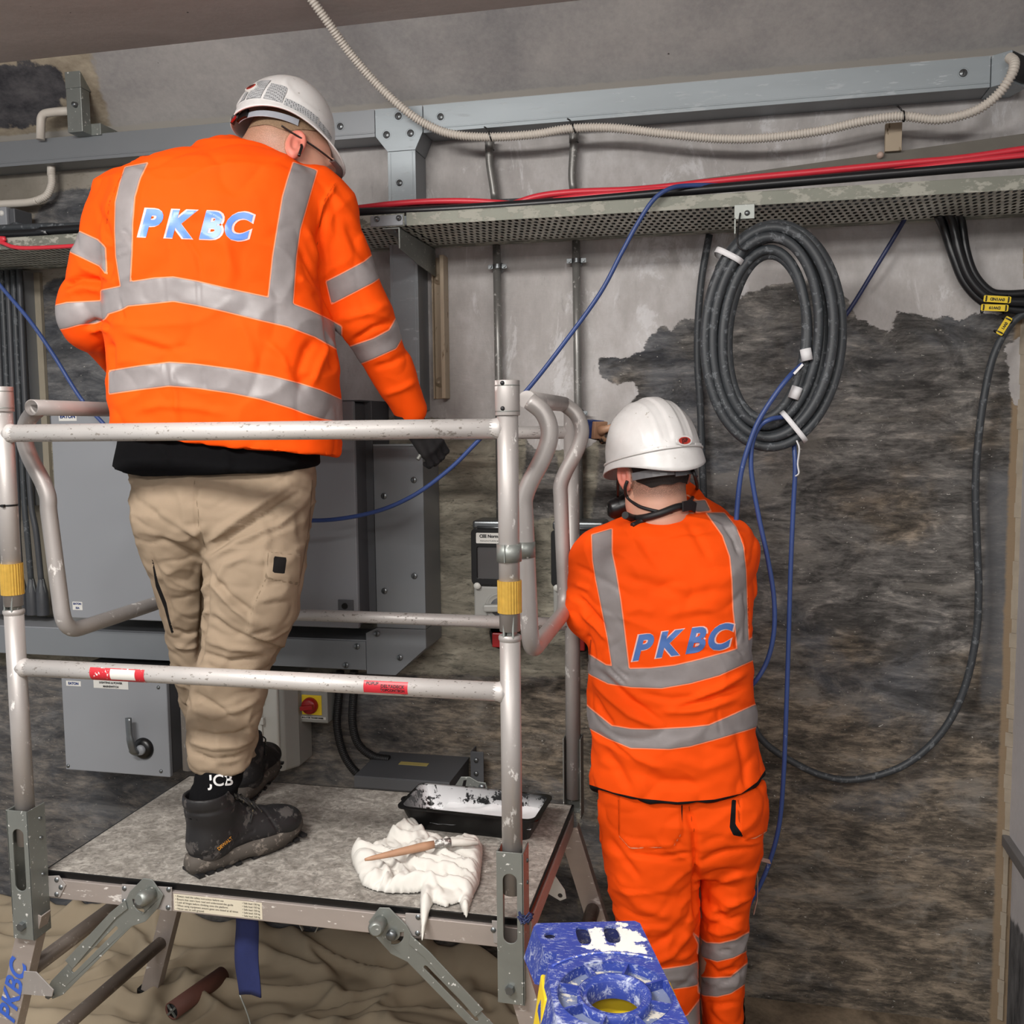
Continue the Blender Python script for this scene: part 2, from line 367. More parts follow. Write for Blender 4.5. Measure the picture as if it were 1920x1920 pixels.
def concrete(name, c0, c1, sc=3, streak=(1, 1, 1)):
    t = NT(name); a = t.noise(sc, 7, t.coords(streak), .62, .3); b = t.noise(60, 4, None, .7); f = t.math('ADD', t.math('MULTIPLY', a, .75), t.math('MULTIPLY', b, .25))
    c = t.ramp(f, [(.34, lin(c0)), (.66, lin(c1))]); pit = t.step(t.noise(26, 3, None, .5), .765, .78); c = t.mix(pit, c, lin((70, 66, 62)))
    t.set(c, .85, 0, .25); t.bump(f, .35, .006); return t
M['beam'] = concrete('painted concrete haunch', (134, 130, 128), (172, 168, 164), 2.2).m
M['ceiling'] = concrete('stained plaster soffit', (178, 167, 162), (204, 193, 188), 1.6, (1, 2.5, 1)).m
M['floor'] = concrete('dirty brown concrete floor', (70, 62, 52), (146, 130, 110), 7).m
M['rwall'] = concrete('pale painted side wall', (176, 174, 174), (196, 194, 194), 1.5).m
# sloping haunch between wall and soffit, with its dark old patch at the left end
def beam_material():
    t = concrete('painted concrete haunch', (140, 138, 139), (184, 180, 177), 2.2, (1, 1, 1)); base = t.b.inputs['Base Color'].links[0].from_socket
    n = t.noise(9, 7, t.coords((1, 1, 2)), .7); dk = t.ramp(n, [(.35, lin((48, 48, 54))), (.7, lin((104, 102, 104)))]); bg = t.ramp(n, [(.3, lin((128, 116, 100))), (.7, lin((188, 176, 156)))])
    e = t.math('MULTIPLY', t.math('SUBTRACT', t.noise(24, 6), .5), .05)
    c = t.mix(t.step(t.math('ADD', t.attr('light'), e), -.01, .01), base, bg); c = t.mix(t.step(t.math('ADD', t.attr('dark'), e), -.004, .004), c, dk)
    sx = t.new('ShaderNodeSeparateXYZ'); t.l(t.coords(), sx.inputs[0]); lo = t.step(t.math('ADD', sx.outputs[2], t.math('MULTIPLY', e, .3)), ZB+.016, ZB+.010)
    c = t.mix(lo, c, lin((178, 173, 166))); t.set(c); return t.m
def haunch(x, z): return (x, YW+(YH-YW)*(z-ZB)/(ZC-ZB), z)
def hp(l):
    out = []
    for x, y in l:
        r = ray(x, y); k = (YH-YW)/(ZC-ZB); s_ = (YW+k*(CAMH-ZB))/(r.y-k*r.z); q = CAM+r*s_; out.append((q.x, q.z))
    return out
o, P = grid_wall('beam', XL, XR+.02, ZB, ZC, haunch, .015, beam_material(), (0, .3, .02))
add_attr(o.data, 'dark', sd_many(P, [hp([(-500, 200), (0, 122), (60, 118), (105, 122), (124, 145), (125, 178), (100, 215), (70, 238), (0, 240), (-500, 310)])]))
add_attr(o.data, 'light', sd_many(P, [hp([(-500, 90), (110, 60), (170, 100), (185, 150), (200, 210), (215, 262), (0, 300), (-500, 380)])]))
o.name = 'beam'
mb = MB().box((XL, -3.2, ZC), (XR+.3, YH+.03, ZC+.2)); struct('ceiling', mb, M['ceiling'])
mb = MB().box((XL, -3.2, -.2), (XR+.3, YW+.25, 0)); struct('floor', mb, M['floor'])
# right-hand wall: pale upper plaster, a dado ledge, painted lower plaster with the dark base showing
def rwall_mat():
    t = concrete('pale painted side wall', (172, 170, 172), (192, 190, 192), 1.5); base = t.b.inputs['Base Color'].links[0].from_socket
    sx = t.new('ShaderNodeSeparateXYZ'); t.l(t.coords(), sx.inputs[0]); n = t.noise(7, 7, t.coords((1, 3, .8)), .7)
    h = t.math('ADD', sx.outputs[2], t.math('MULTIPLY', t.math('SUBTRACT', n, .5), .12)); dk = t.ramp(n, [(.3, lin((46, 47, 50))), (.7, lin((118, 118, 120)))])
    t.set(t.mix(t.step(h, .34, .325), base, dk)); return t.m
mb = MB().box((XR, -3.2, .55), (XR+.3, YW+.25, ZC)); mb.box((XR+.012, -3.2, 0), (XR+.3, YW+.25, .55)); struct('wall_right', mb, rwall_mat())
mb = MB().box((XR-.018, -1, .535), (XR+.03, YW-.002, .567)); mb.box((XR-.006, -1, .515), (XR+.03, YW-.002, .535)); struct('trim_right', mb, plain('grey painted dado ledge', (104, 102, 102), .6, 0, .2, 12), None, .003)
mb = MB(); z = .02
while z < 2.6:
    r_ = .006+.005*random.random(); mb.add([(XR-r_*1.6, YW, z), (XR, YW-r_, z), (XR-.0, YW, z), (XR-r_*1.6, YW, z+.04), (XR, YW-r_, z+.04), (XR, YW, z+.04)], [(0, 1, 4, 3)], True); z += .04
struct('trim_corner', mb, M['concrete_edge'])
# ------------------------------------------------------------------ steel cable trunking along the top of the wall
YT = 2.75
zt1 = at(1220, 160, YT).z; zt0 = at(1220, 215, YT).z
def T_x(px, Y=YT, py=200): return at(px, py, Y).x
def trunk_run(name, x0, x1, label, screws, mat='trunk'):
    t = thing(name, label, 'trunking', ((x0+x1)/2, YT+.05, zt0))
    mb = MB().box((x0, YT+.004, zt0+.002), (x1, YW-.001, zt1-.002)); obj('body', mb, M['trunk'], t, .002)
    mb = MB().box((x0+.001, YT, zt0), (x1-.001, YT+.004, zt1)); mb.box((x0+.001, YT-.0015, zt0+.010), (x1-.001, YT, zt0+.014)); obj('cover', mb, M[mat], t, .001)
    for px, py in screws:
        s_ = MB(); q = at(px, py, YT); screw_mb(s_, (q.x, YT, q.z), .010); obj('screw', s_, [M['screw'], M['ink']], t)
    return t
xa, xb, xc = T_x(703), T_x(792), T_x(1858, YT, 130)
trunk_run('cable_trunking', XL+.05, xa-.001, 'grey steel trunking running left behind the head of the tall worker', [(638, 237)])
trunk_run('cable_trunking', xb+.001, xc, 'long grey steel trunking from the tee joint to the right corner', [(826, 219), (1806, 137)], 'trunk_bright')
t = thing('trunking_tee', 'bright steel trunking tee joint with three screws, its corners cut off', 'trunking joint', ((xa+xb)/2, YT+.05, zt0))
cx = T_x(752, YT, 260); hw = (T_x(779, YT, 300)-T_x(727, YT, 300))/2
def tee(y0, g): return [(xa+g, zt0+g), (xa+g, zt1-g), (xb-g, zt1-g), (xb-g, zt0+g+.004), (cx+hw, zt0-.045), (cx-hw, zt0-.045)]
mb = MB().plate(tee(0, .001), [], (0, YT+.003, 0), (1, 0, 0), (0, 0, 1), (0, YW-YT-.004, 0)); obj('body', mb, M['trunk'], t, .001)
mb = MB().plate(tee(0, 0), [], (0, YT-.001, 0), (1, 0, 0), (0, 0, 1), (0, .004, 0)); obj('cover', mb, M['trunk_bright'], t, .001)
for px, py in ((747, 218), (725, 253), (770, 250)):
    s_ = MB(); q = at(px, py, YT); screw_mb(s_, (q.x, YT-.001, q.z), .0105); obj('screw', s_, [M['screw'], M['ink']], t)
# angled end piece
t = thing('trunking_elbow', 'bright angled trunking end piece with a black plate as the shade in its open mouth near the right corner', 'trunking joint', (xc+.02, YT, zt0))
ex = V((.80, -.60, 0)); L = .05
pts = [(xc+.001, YT), (xc+.001+ex.x*L, YT+ex.y*L), (xc+.001+ex.x*L+.05, YT+ex.y*L+.06), (xc+.07, YW-.001), (xc+.001, YW-.001)]
mb = MB().plate(pts, [], (0, 0, zt0), (1, 0, 0), (0, 1, 0), (0, 0, zt1-zt0)); obj('body', mb, M['trunk_bright'], t, .0015)
mb = MB().obox(V((xc+.001, YT, (zt0+zt1)/2))+ex*L+V((.022, .020, 0)), V((.020, .024, 0)), V((-.0012, .001, 0)), V((0, 0, (zt1-zt0)/2-.006))); obj('mouth_shade', mb, M['black'], t)  # black plate stands in for the shade inside the open end
# slot plates / dark knockout beneath trunking
def small_plate(px0, py0, px1, py1, Y, mat, name, label, cat, d=.004):
    a = at(px0, py0, Y); b = at(px1, py1, Y); o_ = obj(name, MB().box((a.x, Y, b.z), (b.x, Y+d, a.z)), mat, None, .001); return tag(o_, label, cat)
# drop trunking from the tee down to the lower enclosure
zd = at(752, 770, 2.78).z
t = thing('drop_trunking', 'vertical steel trunking dropping from the tee joint behind the cable tray', 'trunking', (cx, YT+.05, zd))
mb = MB().box((cx-hw, YT+.004, zd), (cx+hw, YW-.001, zt0-.046)); obj('body', mb, M['trunk'], t, .002)
mb = MB().box((cx-hw, YT, zd), (cx+hw, YT+.004, zt0-.046)); mb.box((cx-hw+.008, YT-.001, zd), (cx-hw+.010, YT, zt0-.05)); mb.box((cx+hw-.010, YT-.001, zd), (cx+hw-.008, YT, zt0-.05)); obj('cover', mb, M['trunk_bright'], t, .001)
for px, py in ((749, 343),):
    s_ = MB(); q = at(px, py, YT); screw_mb(s_, (q.x, YT, q.z), .0095); obj('screw', s_, [M['screw'], M['ink']], t)
# lower wide vertical trunking with staggered screws
YV = 2.69
x0, x1 = at(703, 1000, YV).x, at(795, 1000, YV).x; ztop = at(750, 835, YV).z; zbot = at(750, 1178, YV).z
t = thing('wide_trunking', 'wide grey vertical trunking with staggered screws beside the big cabinet', 'trunking', ((x0+x1)/2, YV+.08, zbot))
obj('body', MB().box((x0, YV+.004, zbot), (x1, YW-.001, ztop)), M['trunk'], t, .002)
obj('cover', MB().box((x0, YV, zbot), (x1, YV+.004, ztop)), M['trunk'], t, .001)
for px, py in ((776, 900), (720, 930), (777, 1080), (721, 1108)):
    s_ = MB(); q = at(px, py, YV); screw_mb(s_, (q.x, YV, q.z), .0095); obj('screw', s_, [M['screw'], M['ink']], t)
obj('cover_lip', MB().box((x0+.002, YV-.006, ztop-.002), (x1-.002, YV+.002, ztop+.004)), M['trunk_bright'], t, .001)
# corner piece and lower horizontal trunking
zl1 = at(687, 1187, YV).z; zl0 = at(400, 1243, YV).z; xk = at(687, 1220, YV).x
t = thing('trunking_corner', 'grey trunking corner plate with a cut corner, below the wide vertical trunking', 'trunking joint', ((x0+x1)/2, YV+.08, zl0))
pl = [(xk, zl1), (x0, zbot-.001), (x1, zbot-.001), (x1, at(795, 1215, YV).z), (at(742, 1262, YV).x, at(742, 1266, YV).z), (xk, at(742, 1266, YV).z)]
obj('body', MB().plate([(x-.0*0, z_) for x, z_ in pl], [], (0, YV+.003, 0), (1, 0, 0), (0, 0, 1), (0, YW-YV-.004, 0)), M['trunk'], t, .001)
obj('cover', MB().plate(pl, [], (0, YV-.001, 0), (1, 0, 0), (0, 0, 1), (0, .004, 0)), M['trunk'], t, .001)
for px, py in ((707, 1188), (750, 1233)):
    s_ = MB(); q = at(px, py, YV); screw_mb(s_, (q.x, YV-.001, q.z), .0095); obj('screw', s_, [M['screw'], M['ink']], t)
xl = XL+.06
t = thing('low_trunking', 'low horizontal grey trunking running left under the big cabinet', 'trunking', (-1.6, YV+.08, zl0))
zl1b = at(322, 1186, YV).z
obj('body', MB().box((xl, YV+.004, zl0), (xk-.002, YW-.001, zl1b)), M['cab'], t, .002)
obj('cover', MB().box((xl, YV, zl0), (xk-.002, YV+.004, zl1b-.004)), M['trunk'], t, .001)
for px, py in ((669, 1207), (649, 1260)):
    s_ = MB(); q = at(px, py, YV); screw_mb(s_, (q.x, YV, min(max(q.z, zl0+.012), zl1b-.02)), .0095); obj('screw', s_, [M['screw'], M['ink']], t)
# ------------------------------------------------------------------ enclosures
def enclosure(name, label, px0, px1, py0, py1, Y, yback=YW, door_px=None, rim=.012):
    a = at(px0, (py0+py1)/2, Y); b = at(px1, (py0+py1)/2, Y); m_ = (px0+px1)/2; z1 = at(m_, py0, Y).z; z0 = at(m_, py1, Y).z
    t = thing(name, label, 'electrical enclosure', ((a.x+b.x)/2, (Y+yback)/2, z0))
    obj('body', MB().box((a.x+.004, Y+.022, z0+.004), (b.x-.004, yback-.001, z1-.004)), M['cab_dark'], t, .004)
    obj('gasket', MB().box((a.x+.01, Y+.017, z0+.01), (b.x-.01, Y+.022, z1-.01)), M['dark'], t)
    d = obj('door', MB().box((a.x, Y, z0), (b.x, Y+.017, z1)), M['cab'], t, .003)
    return t, d, a.x, b.x, z0, z1
YC = 2.60
t, d, a, b, z0, z1 = enclosure('distribution_cabinet', 'big grey steel distribution cabinet behind the tall worker', 104, 667, 757, 1168, YC)
bigcab = t
obj('lid', MB().box((b-.045, YC+.03, z1), (b+.012, YW-.06, z1+.004)), M['cab_dark'], t, .001)
def sticker(parent, px0, py0, px1, py1, Y, lines, size, mat=None, ink=None, name='sticker', bold=.0):
    p = at(px0, py0, Y); q = at(px1, py1, Y); s_ = obj(name, MB().box((p.x, Y-.0008, q.z), (q.x, Y+.0004, p.z)), mat or M['label'], parent)
    n = len(lines); h = p.z-q.z
    for i, l in enumerate(lines):
        sz = size if not isinstance(l, tuple) else l[1]; tx = l if isinstance(l, str) else l[0]
        text(tx, sz, ((p.x+q.x)/2, Y-.0008, p.z-h*(i+.5)/n), (1, 0, 0), (0, 0, 1), ink or M['ink'], s_, bold=bold)
    return s_
sticker(d, 110, 773, 144, 789, YC, ['EATON'], .016, ink=M['ink_blue'], bold=.0008)
sticker(d, 136, 1128, 155, 1144, YC, [('EATON', .0085), ('32A', .008)], .01, ink=M['ink_blue'], bold=.0005)
p = at(650, 1136, YC); lk = obj('latch', MB().box((p.x-.026, YC-.004, p.z-.018), (p.x+.022, YC+.002, p.z+.018)), M['cab_dark'], d, .002)
obj('keyhole', MB().cyl((p.x-.004, YC-.004, p.z), (p.x-.004, YC-.007, p.z), .009), M['black'], lk)
# narrow darker panel standing behind it
o_ = obj('back_panel', MB().box((at(668, 900, 2.7).x, 2.70, at(668, 1150, 2.7).z), (at(700, 900, 2.7).x, YW-.002, at(640, 752, 2.7).z)), M['cab_dark'], bigcab, .002)
YI = 2.60
t, d, a, b, z0, z1 = enclosure('isolator_box', 'small grey isolator box with black rotary switch, under the low trunking', 119, 315, 1262, 1450, YI)
sticker(d, 124, 1276, 152, 1287, YI, ['EATON'], .011, ink=M['ink_blue'], bold=.0006)
sticker(d, 175, 1268, 241, 1293, YI, ['DISTRIBUTION BOARD L2', 'LIGHTING & POWER', 'MAINSWITCH'], .0088, bold=.0004)
for px, py in ((297, 1289), (302, 1446), (128, 1436)):
    q = at(px, py, YI); obj('screw', MB().lathe([(0, .004), (.005, .003), (.006, 0)], (q.x, YI, q.z), (0, -1, 0), 14), M['screw'], d)
q = at(270, 1403, YI); sw = obj('rotary_switch', MB().lathe([(0, .016), (.022, .016), (.030, .010), (.034, .004), (.034, 0)], (q.x, YI, q.z), (0, -1, 0), 32), M['black'], d)
k = at(262, 1406, YI); k2 = at(253, 1340, YI)
mb = MB().tube(smooth_path([(k.x, YI-.018, k.z-.004), (k.x-.001, YI-.034, k.z+.012), ((k.x+k2.x)/2-.001, YI-.038, (k.z+k2.z)/2), (k2.x, YI-.034, k2.z)], 6), [.016]*6+[.013]*6+[.011]*7, 12, flat=.6); obj('handle', mb, M['screw'], sw)
obj('hub', MB().lathe([(0, .026), (.014, .026), (.016, .018), (.016, .012)], (q.x, YI, q.z), (0, -1, 0), 24), M['cab'], sw)
# pale plastic consumer unit behind the lower leg
YP = 2.70
a, b = at(380, 1380, YP), at(532, 1380, YP); z1, z0 = at(470, 1268, YP).z, at(470, 1442, YP).z
t = thing('consumer_unit', 'pale plastic consumer unit with clear hinged window behind the boots', 'consumer unit', ((a.x+b.x)/2, YP+.07, z0))
obj('body', MB().plate([(a.x, YP+.0), (b.x, YP), (b.x+.028, YP+.05), (b.x+.028, YW-.001), (a.x, YW-.001)], [], (0, 0, z0), (1, 0, 0), (0, 1, 0), (0, 0, z1-z0)), M['grey_plastic'], t, .008, seg=3)
obj('front_cover', MB().box((a.x+.02, YP-.012, z0+.02), (b.x-.012, YP+.004, z1-.02)), M['white_plastic'], t, .006, seg=3)
fx0, fx1 = a.x+.03, at(497, 1350, YP).x
fw = obj('window_frame', MB().plate(rrect(fx0, z0+.07, fx1, z1-.035, .006), [rrect(fx0+.012, z0+.082, fx1-.016, z1-.047, .004)], (0, YP-.022, 0), (1, 0, 0), (0, 0, 1), (0, .011, 0)), M['white_plastic'], t, .002)
obj('pane', MB().box((fx0+.012, YP-.017, z0+.082), (fx1-.016, YP-.014, z1-.047)), plain('pale window plastic', (170, 176, 180), .15, 0, .04), fw)
for k in range(3): zz = z0+.085+(z1-z0-.14)*k/2.3; obj('hinge', MB().box((fx1-.006, YP-.028, zz), (fx1+.008, YP-.012, zz+.022)), M['white_plastic'], fw, .002)
# red and yellow rotary isolator
YR = 2.77
a, b = at(561, 1330, YR), at(614, 1330, YR); z1, z0 = at(588, 1290, YR).z, at(588, 1355, YR).z
t = thing('rotary_isolator', 'grey isolator with red knob on a yellow plate, under the mid rail', 'isolator switch', ((a.x+b.x)/2, YR+.04, z0))
obj('body', MB().box((a.x, YR, z0), (b.x, YW-.001, z1)), M['grey_plastic'], t, .003)
p, q = at(566, 1302, YR), at(604, 1341, YR); obj('yellow_plate', MB().box((p.x, YR-.004, q.z), (q.x, YR+.001, p.z)), M['yellow'], t, .002)
q = at(583, 1322, YR); kn = obj('knob', MB().lathe([(0, .020), (.020, .020), (.025, .014), (.0265, .004), (.0265, 0)], (q.x, YR-.004, q.z), (0, -1, 0), 32), M['red_knob'], t)
obj('grip', MB().obox((q.x, YR-.030, q.z), (.021, 0, .003), (0, .008, 0), (-.001, 0, .007)), M['red_knob'], kn, .002)
sticker(t, 562, 1342, 611, 1350, YR, ['ISOLATOR TRANSFORMER'], .0062, bold=.0004)
# black flexible conduits and the low box they enter
def corrugated(pts, r, pitch, n=14, amp=.10):
    P = resample(smooth_path(pts, 12), pitch/3.999); rr = [r*(1-amp*(1 if i % 4 in (2, 3) else 0)) for i in range(len(P))]
    return MB().tube(P, rr, n)
zbx = at(700, 1407, YW).z; fr = atz(665, 1455, zbx); fr2 = atz(842, 1466, zbx)
bx0, bx1 = at(700, 1407, YW).x-.03, fr2.x; yf = (fr.y+fr2.y)/2
t = thing('steel_junction_box', 'low dark grey steel box on the wall just behind the platform', 'junction box', ((bx0+bx1)/2, (yf+YW)/2, zbx-.12))
obj('body', MB().box((fr.x, yf+.006, zbx-.12), (bx1, YW-.001, zbx-.004)), M['cab_dark'], t, .002)
obj('lid', MB().box((fr.x-.003, yf, zbx-.004), (bx1+.003, YW-.002, zbx)), M['cab_dark'], t, .001)
obj('lid_edge', MB().box((fr.x-.003, yf-.002, zbx-.035), (bx1+.003, yf+.002, zbx-.002)), M['cab_dark'], t, .001)
p, q = atz(752, 1428, zbx), atz(800, 1437, zbx); obj('warning_label', MB().box((p.x, q.y, zbx), (q.x, p.y, zbx+.0008)), plain('faded yellow label', (176, 160, 96), .5), t)
p, q = at(883, 1408, 2.8), at(908, 1478, 2.8)
obj('end_bracket', MB().box((p.x, 2.795, q.z), (p.x+.004, YW, p.z)).box((p.x, 2.795, q.z), (q.x, 2.80, p.z)), M['cab_dark'], t, .001)
for py in (1425, 1450): g = at(893, py, 2.795); obj('bolt', MB().lathe([(0, .006), (.007, .005), (.008, 0)], (g.x, 2.795, g.z), (0, -1, 0), 12), M['screw'], t)
for i, (pts, lb) in enumerate((([(638, 1258), (636, 1300), (632, 1360), (645, 1415), (672, 1452), (700, 1462)], 'outer black corrugated conduit curving down into the low steel box'), ([(664, 1258), (663, 1300), (661, 1355), (672, 1395), (700, 1418), (730, 1424)], 'inner black corrugated conduit curving down into the low steel box'))):
    yy = 2.80-.02*i; Pq = [at(x, y, yy) for x, y in pts]; c_ = obj('flexible_conduit', corrugated(Pq, .0135, .006), M['dark']); tag(c_, lb, 'conduit', None)
# ------------------------------------------------------------------ interlocked sockets with steel conduits
def socket(xpx0, label, sticker_on):
    Y = 2.72; a = at(xpx0, 1090, Y).x; b = a+.158
    zA, zB_, zC_, zD = at(930, 990, Y).z, at(930, 1097, Y).z, at(930, 1180, Y).z, at(930, 1216, Y).z
    t = thing('interlocked_socket', label, 'industrial socket', ((a+b)/2, Y+.06, zD))
    obj('back_box', MB().box((a+.006, Y+.03, zC_), (b-.006, YW-.001, zA+.016)), M['cab'], t, .006, seg=3)
    obj('hood', MB().box((a+.004, Y-.004, zA-.004), (b-.004, YW-.03, zA+.022)), M['screw'], t, .008, seg=3)
    ld = obj('lid', MB().plate(rrect(a, zB_, b, zA-.002, .014), [rrect(a+.017, zB_+.018, b-.017, zA-.055, .006)], (0, Y-.006, 0), (1, 0, 0), (0, 0, 1), (0, .036, 0)), M['black'], t, .002)
    obj('window', MB().box((a+.015, Y+.002, zB_+.016), (b-.015, Y+.008, zA-.05)), M['glass'], ld)
    if sticker_on:
        s_ = obj('sticker', MB().plate(rrect(a+.016, zA-.045, b-.016, zA-.014, .003), [], (0, Y-.0072, 0), (1, 0, 0), (0, 0, 1), (0, .001, 0)), M['label'], ld)
        text('CEE Norm U.K. Ltd.', .0125, ((a+b)/2, Y-.0072, zA-.024), (1, 0, 0), (0, 0, 1), M['ink'], s_, bold=.0006); text('MANUFACTURERS BY SPECIFICATION', .006, ((a+b)/2, Y-.0072, zA-.038), (1, 0, 0), (0, 0, 1), M['ink'], s_)
    obj('hinge_bar', MB().cyl((a+.02, Y-.008, zA+.002), (b-.02, Y-.008, zA+.002), .004), M['screw'], t)
    obj('lower_body', MB().box((a+.004, Y+.004, zC_), (b-.004, YW-.03, zB_-.004)), M['grey_plastic'], t, .006, seg=3)
    kx, kz = (a+b)/2+.004, (zB_+zC_)/2
    dl = obj('dial', MB().lathe([(.028, .004), (.037, .004), (.040, .008), (.044, .004), (.044, -.002)], (kx, Y+.004, kz), (0, -1, 0), 32), M['grey_plastic'], t)
    obj('dial_recess', MB().lathe([(0, .001), (.035, .001), (.036, 0)], (kx, Y+.002, kz), (0, -1, 0), 28), M['cab_dark'], dl)
    obj('grip', MB().obox((kx, Y-.008, kz), (.046, 0, .002), (0, .012, 0), (-.0005, 0, .011)), M['grey_plastic'], dl, .005)
    obj('corner_knob', MB().lathe([(0, .006), (.009, .005), (.011, 0)], (a+.017, Y-.004, zB_-.003), (0, -1, 0), 20), M['white_plastic'], t)
    px_ = a+.078; sk = obj('socket_outlet', MB().lathe([(0, .0), (.030, 0), (.036, .008), (.036, .045), (.030, .055)], (px_, Y+.06, zC_-.052), V((0, -.5, .86)), 24), M['dark'], t)
    obj('red_flap', MB().box((px_-.020, Y+.002, zC_-.055), (px_+.018, Y+.014, zC_-.012)), M['red_knob'], sk, .003)
    return t
socket(885, 'left interlocked socket with white maker label, behind the platform corner post', True)
socket(1034, 'right interlocked socket, half hidden by the shorter worker', False)
YD = 2.815
def conduit(pts, label, clamps, Yc=YD, coup=()):
    t = thing('steel_conduit', label, 'conduit', at(pts[-1][0], pts[-1][1], Yc))
    P_ = fillet([at(x, y, Yc if len(p_) < 1 else p_[0]) for x, y, *p_ in pts], .05); obj('pipe', MB().tube(P_, .0118, 16), M['steel'], t)
    for px, py in clamps:
        q = at(px, py, Yc); mb = MB().lathe([(.0145, -.006), (.0145, .006)], q, (0, 0, 1), 20); mb.box((q.x-.028, Yc-.004, q.z-.006), (q.x+.028, Yc-.001, q.z+.006)); mb.lathe([(.016, .0), (.016, .006), (.010, .009)], (q.x, YW-.012, q.z), (0, -1, 0), 16)
        mb.cyl((q.x-.021, Yc-.010, q.z), (q.x-.021, Yc, q.z), .0045); mb.cyl((q.x+.021, Yc-.010, q.z), (q.x+.021, Yc, q.z), .0045); obj('saddle', mb, M['screw'], t)
    for px, py in coup:
        q = at(px, py, Yc); obj('coupler', MB().lathe([(.0118, .014), (.015, .014), (.015, .008), (.0138, .006), (.0138, -.014)], q, (0, 0, 1), 20), M['steel'], t)
    return t
conduit([(928, 375), (925, 350), (917, 300), (918, 262)], 'short steel conduit stub above the tray, left of the pair', [], coup=[(918, 272)])
conduit([(1076, 362), (1072, 330), (1075, 290), (1076, 245)], 'short steel conduit stub above the tray, right of the pair', [], coup=[(1076, 258)])
conduit([(931, 460), (935, 700), (938, 985)], 'left long steel conduit dropping from the tray to the left socket', [(933, 500)])
conduit([(1080, 450), (1083, 700), (1087, 985)], 'right long steel conduit dropping from the tray to the right socket', [(1081, 489), (1084, 775)])
# ------------------------------------------------------------------ perforated cable tray
YF, YB = 2.50, 2.82; ZT = at(1200, 397, YF).z; HT = at(1220, 371, YF).z-ZT
xs_ = at(760, 410, YF).x
def perf_mat():
    t = NT('perforated galvanised sheet'); v = t.coords((56, 28, 1)); sx = t.new('ShaderNodeSeparateXYZ'); t.l(v, sx.inputs[0])
    row = t.math('FLOOR', sx.outputs[1]); off = t.math('MULTIPLY', t.math('MODULO', row, 2.0), .5)
    fx = t.math('SUBTRACT', t.math('FRACT', t.math('ADD', sx.outputs[0], off)), .5); fy = t.math('SUBTRACT', t.math('FRACT', sx.outputs[1]), .5)
    d = t.math('ADD', t.math('POWER', t.math('ABSOLUTE', t.math('MULTIPLY', fx, 3.5)), 2.0), t.math('POWER', t.math('ABSOLUTE', t.math('MULTIPLY', fy, 2.8)), 4.0))
    solid = t.step(d, .8, 1.0); n = t.noise(12, 5); c = t.ramp(n, [(.3, lin((170, 172, 164))), (.7, lin((214, 216, 206)))])
    t.set(c, .55, .3); t.val(t.b.inputs['Alpha'], solid); return t.m
M['perf'] = perf_mat()
def tray(x0, x1, label):
    t = thing('cable_tray', label, 'cable tray', ((x0+x1)/2, (YF+YB)/2, ZT))
    obj('perforated_base', MB().box((x0, YF+.004, ZT), (x1, YB-.002, ZT+.0015)), M['perf'], t)
    obj('front_flange', MB().box((x0, YF, ZT-.001), (x1, YF+.002, ZT+HT)).box((x0, YF, ZT+HT-.002), (x1, YF+.012, ZT+HT)), M['tray'], t, .0008)
    obj('rear_flange', MB().box((x0, YB-.002, ZT-.001), (x1, YB, ZT+HT)).box((x0, YB-.03, ZT-.003), (x1, YB, ZT)), M['tray'], t, .0008)
    return t
t = tray(xs_+.003, XR-.01, 'galvanised perforated cable tray running right from the joint plate')
t = tray(XL+.06, xs_-.003, 'galvanised perforated cable tray running left behind the tall worker')
jx0 = at(695, 412, YF).x; jp = thing('joint_plate', 'bolted steel joint plate linking the two tray lengths', 'joint plate', (xs_-.05, YF, ZT))
obj('plate', MB().box((jx0, YF-.003, ZT+.001), (xs_-.006, YF-.0005, ZT+HT-.003)), M['trunk'], jp, .001)
for px, py in ((707, 411), (748, 409)):
    q = at(px, py, YF-.003); obj('bolt', MB().lathe([(.0, .010), (.004, .010), (.004, .005), (.007, .005), (.008, 0)], (q.x, YF-.003, q.z), (0, -1, 0), 12), M['screw'], jp)
# cantilever arm and wall channel
ax0 = at(748, 440, YF+.01).x
t = thing('cantilever_arm', 'steel angle arm holding the tray up from the beige wall channel', 'bracket', (ax0, YB, ZT-.06))
obj('web', MB().plate([(YF+.005, ZT-.003), (YW-.02, ZT-.003), (YW-.02, ZT-.085), (YF+.17, ZT-.075), (YF+.005, ZT-.058)], [], (ax0, 0, 0), (0, 1, 0), (0, 0, 1), (.004, 0, 0)), M['galv'], t, .001)
obj('flange', MB().box((ax0-.045, YF+.005, ZT-.006), (ax0+.004, YW-.02, ZT-.002)), M['galv'], t, .001)
obj('bolt', MB().lathe([(0, .006), (.006, .006), (.007, 0)], (ax0-.012, YF+.03, ZT-.006), (0, 0, -1), 12), M['screw'], t)
cx0, cx1 = at(805, 600, 2.80).x, at(833, 600, 2.80).x; cz1, cz0 = at(820, 478, 2.8).z, at(820, 747, 2.8).z
M['beige_steel'] = splat('beige painted steel', (176, 160, 138), (120, 104, 84), .6, 0, .62, 26, .1, stretch=(1, 1, .3))
t = thing('wall_channel', 'beige painted steel channel bolted to the wall below the tray', 'wall bracket', ((cx0+cx1)/2, YW-.03, cz0))
obj('channel', MB().box((cx0, YW-.006, cz0), (cx1, YW-.001, cz1)).box((cx1-.012, YW-.05, cz0), (cx1, YW-.005, cz1)).box((cx0, YW-.022, cz0), (cx0+.004, YW-.005, cz1)), M['beige_steel'], t, .001)
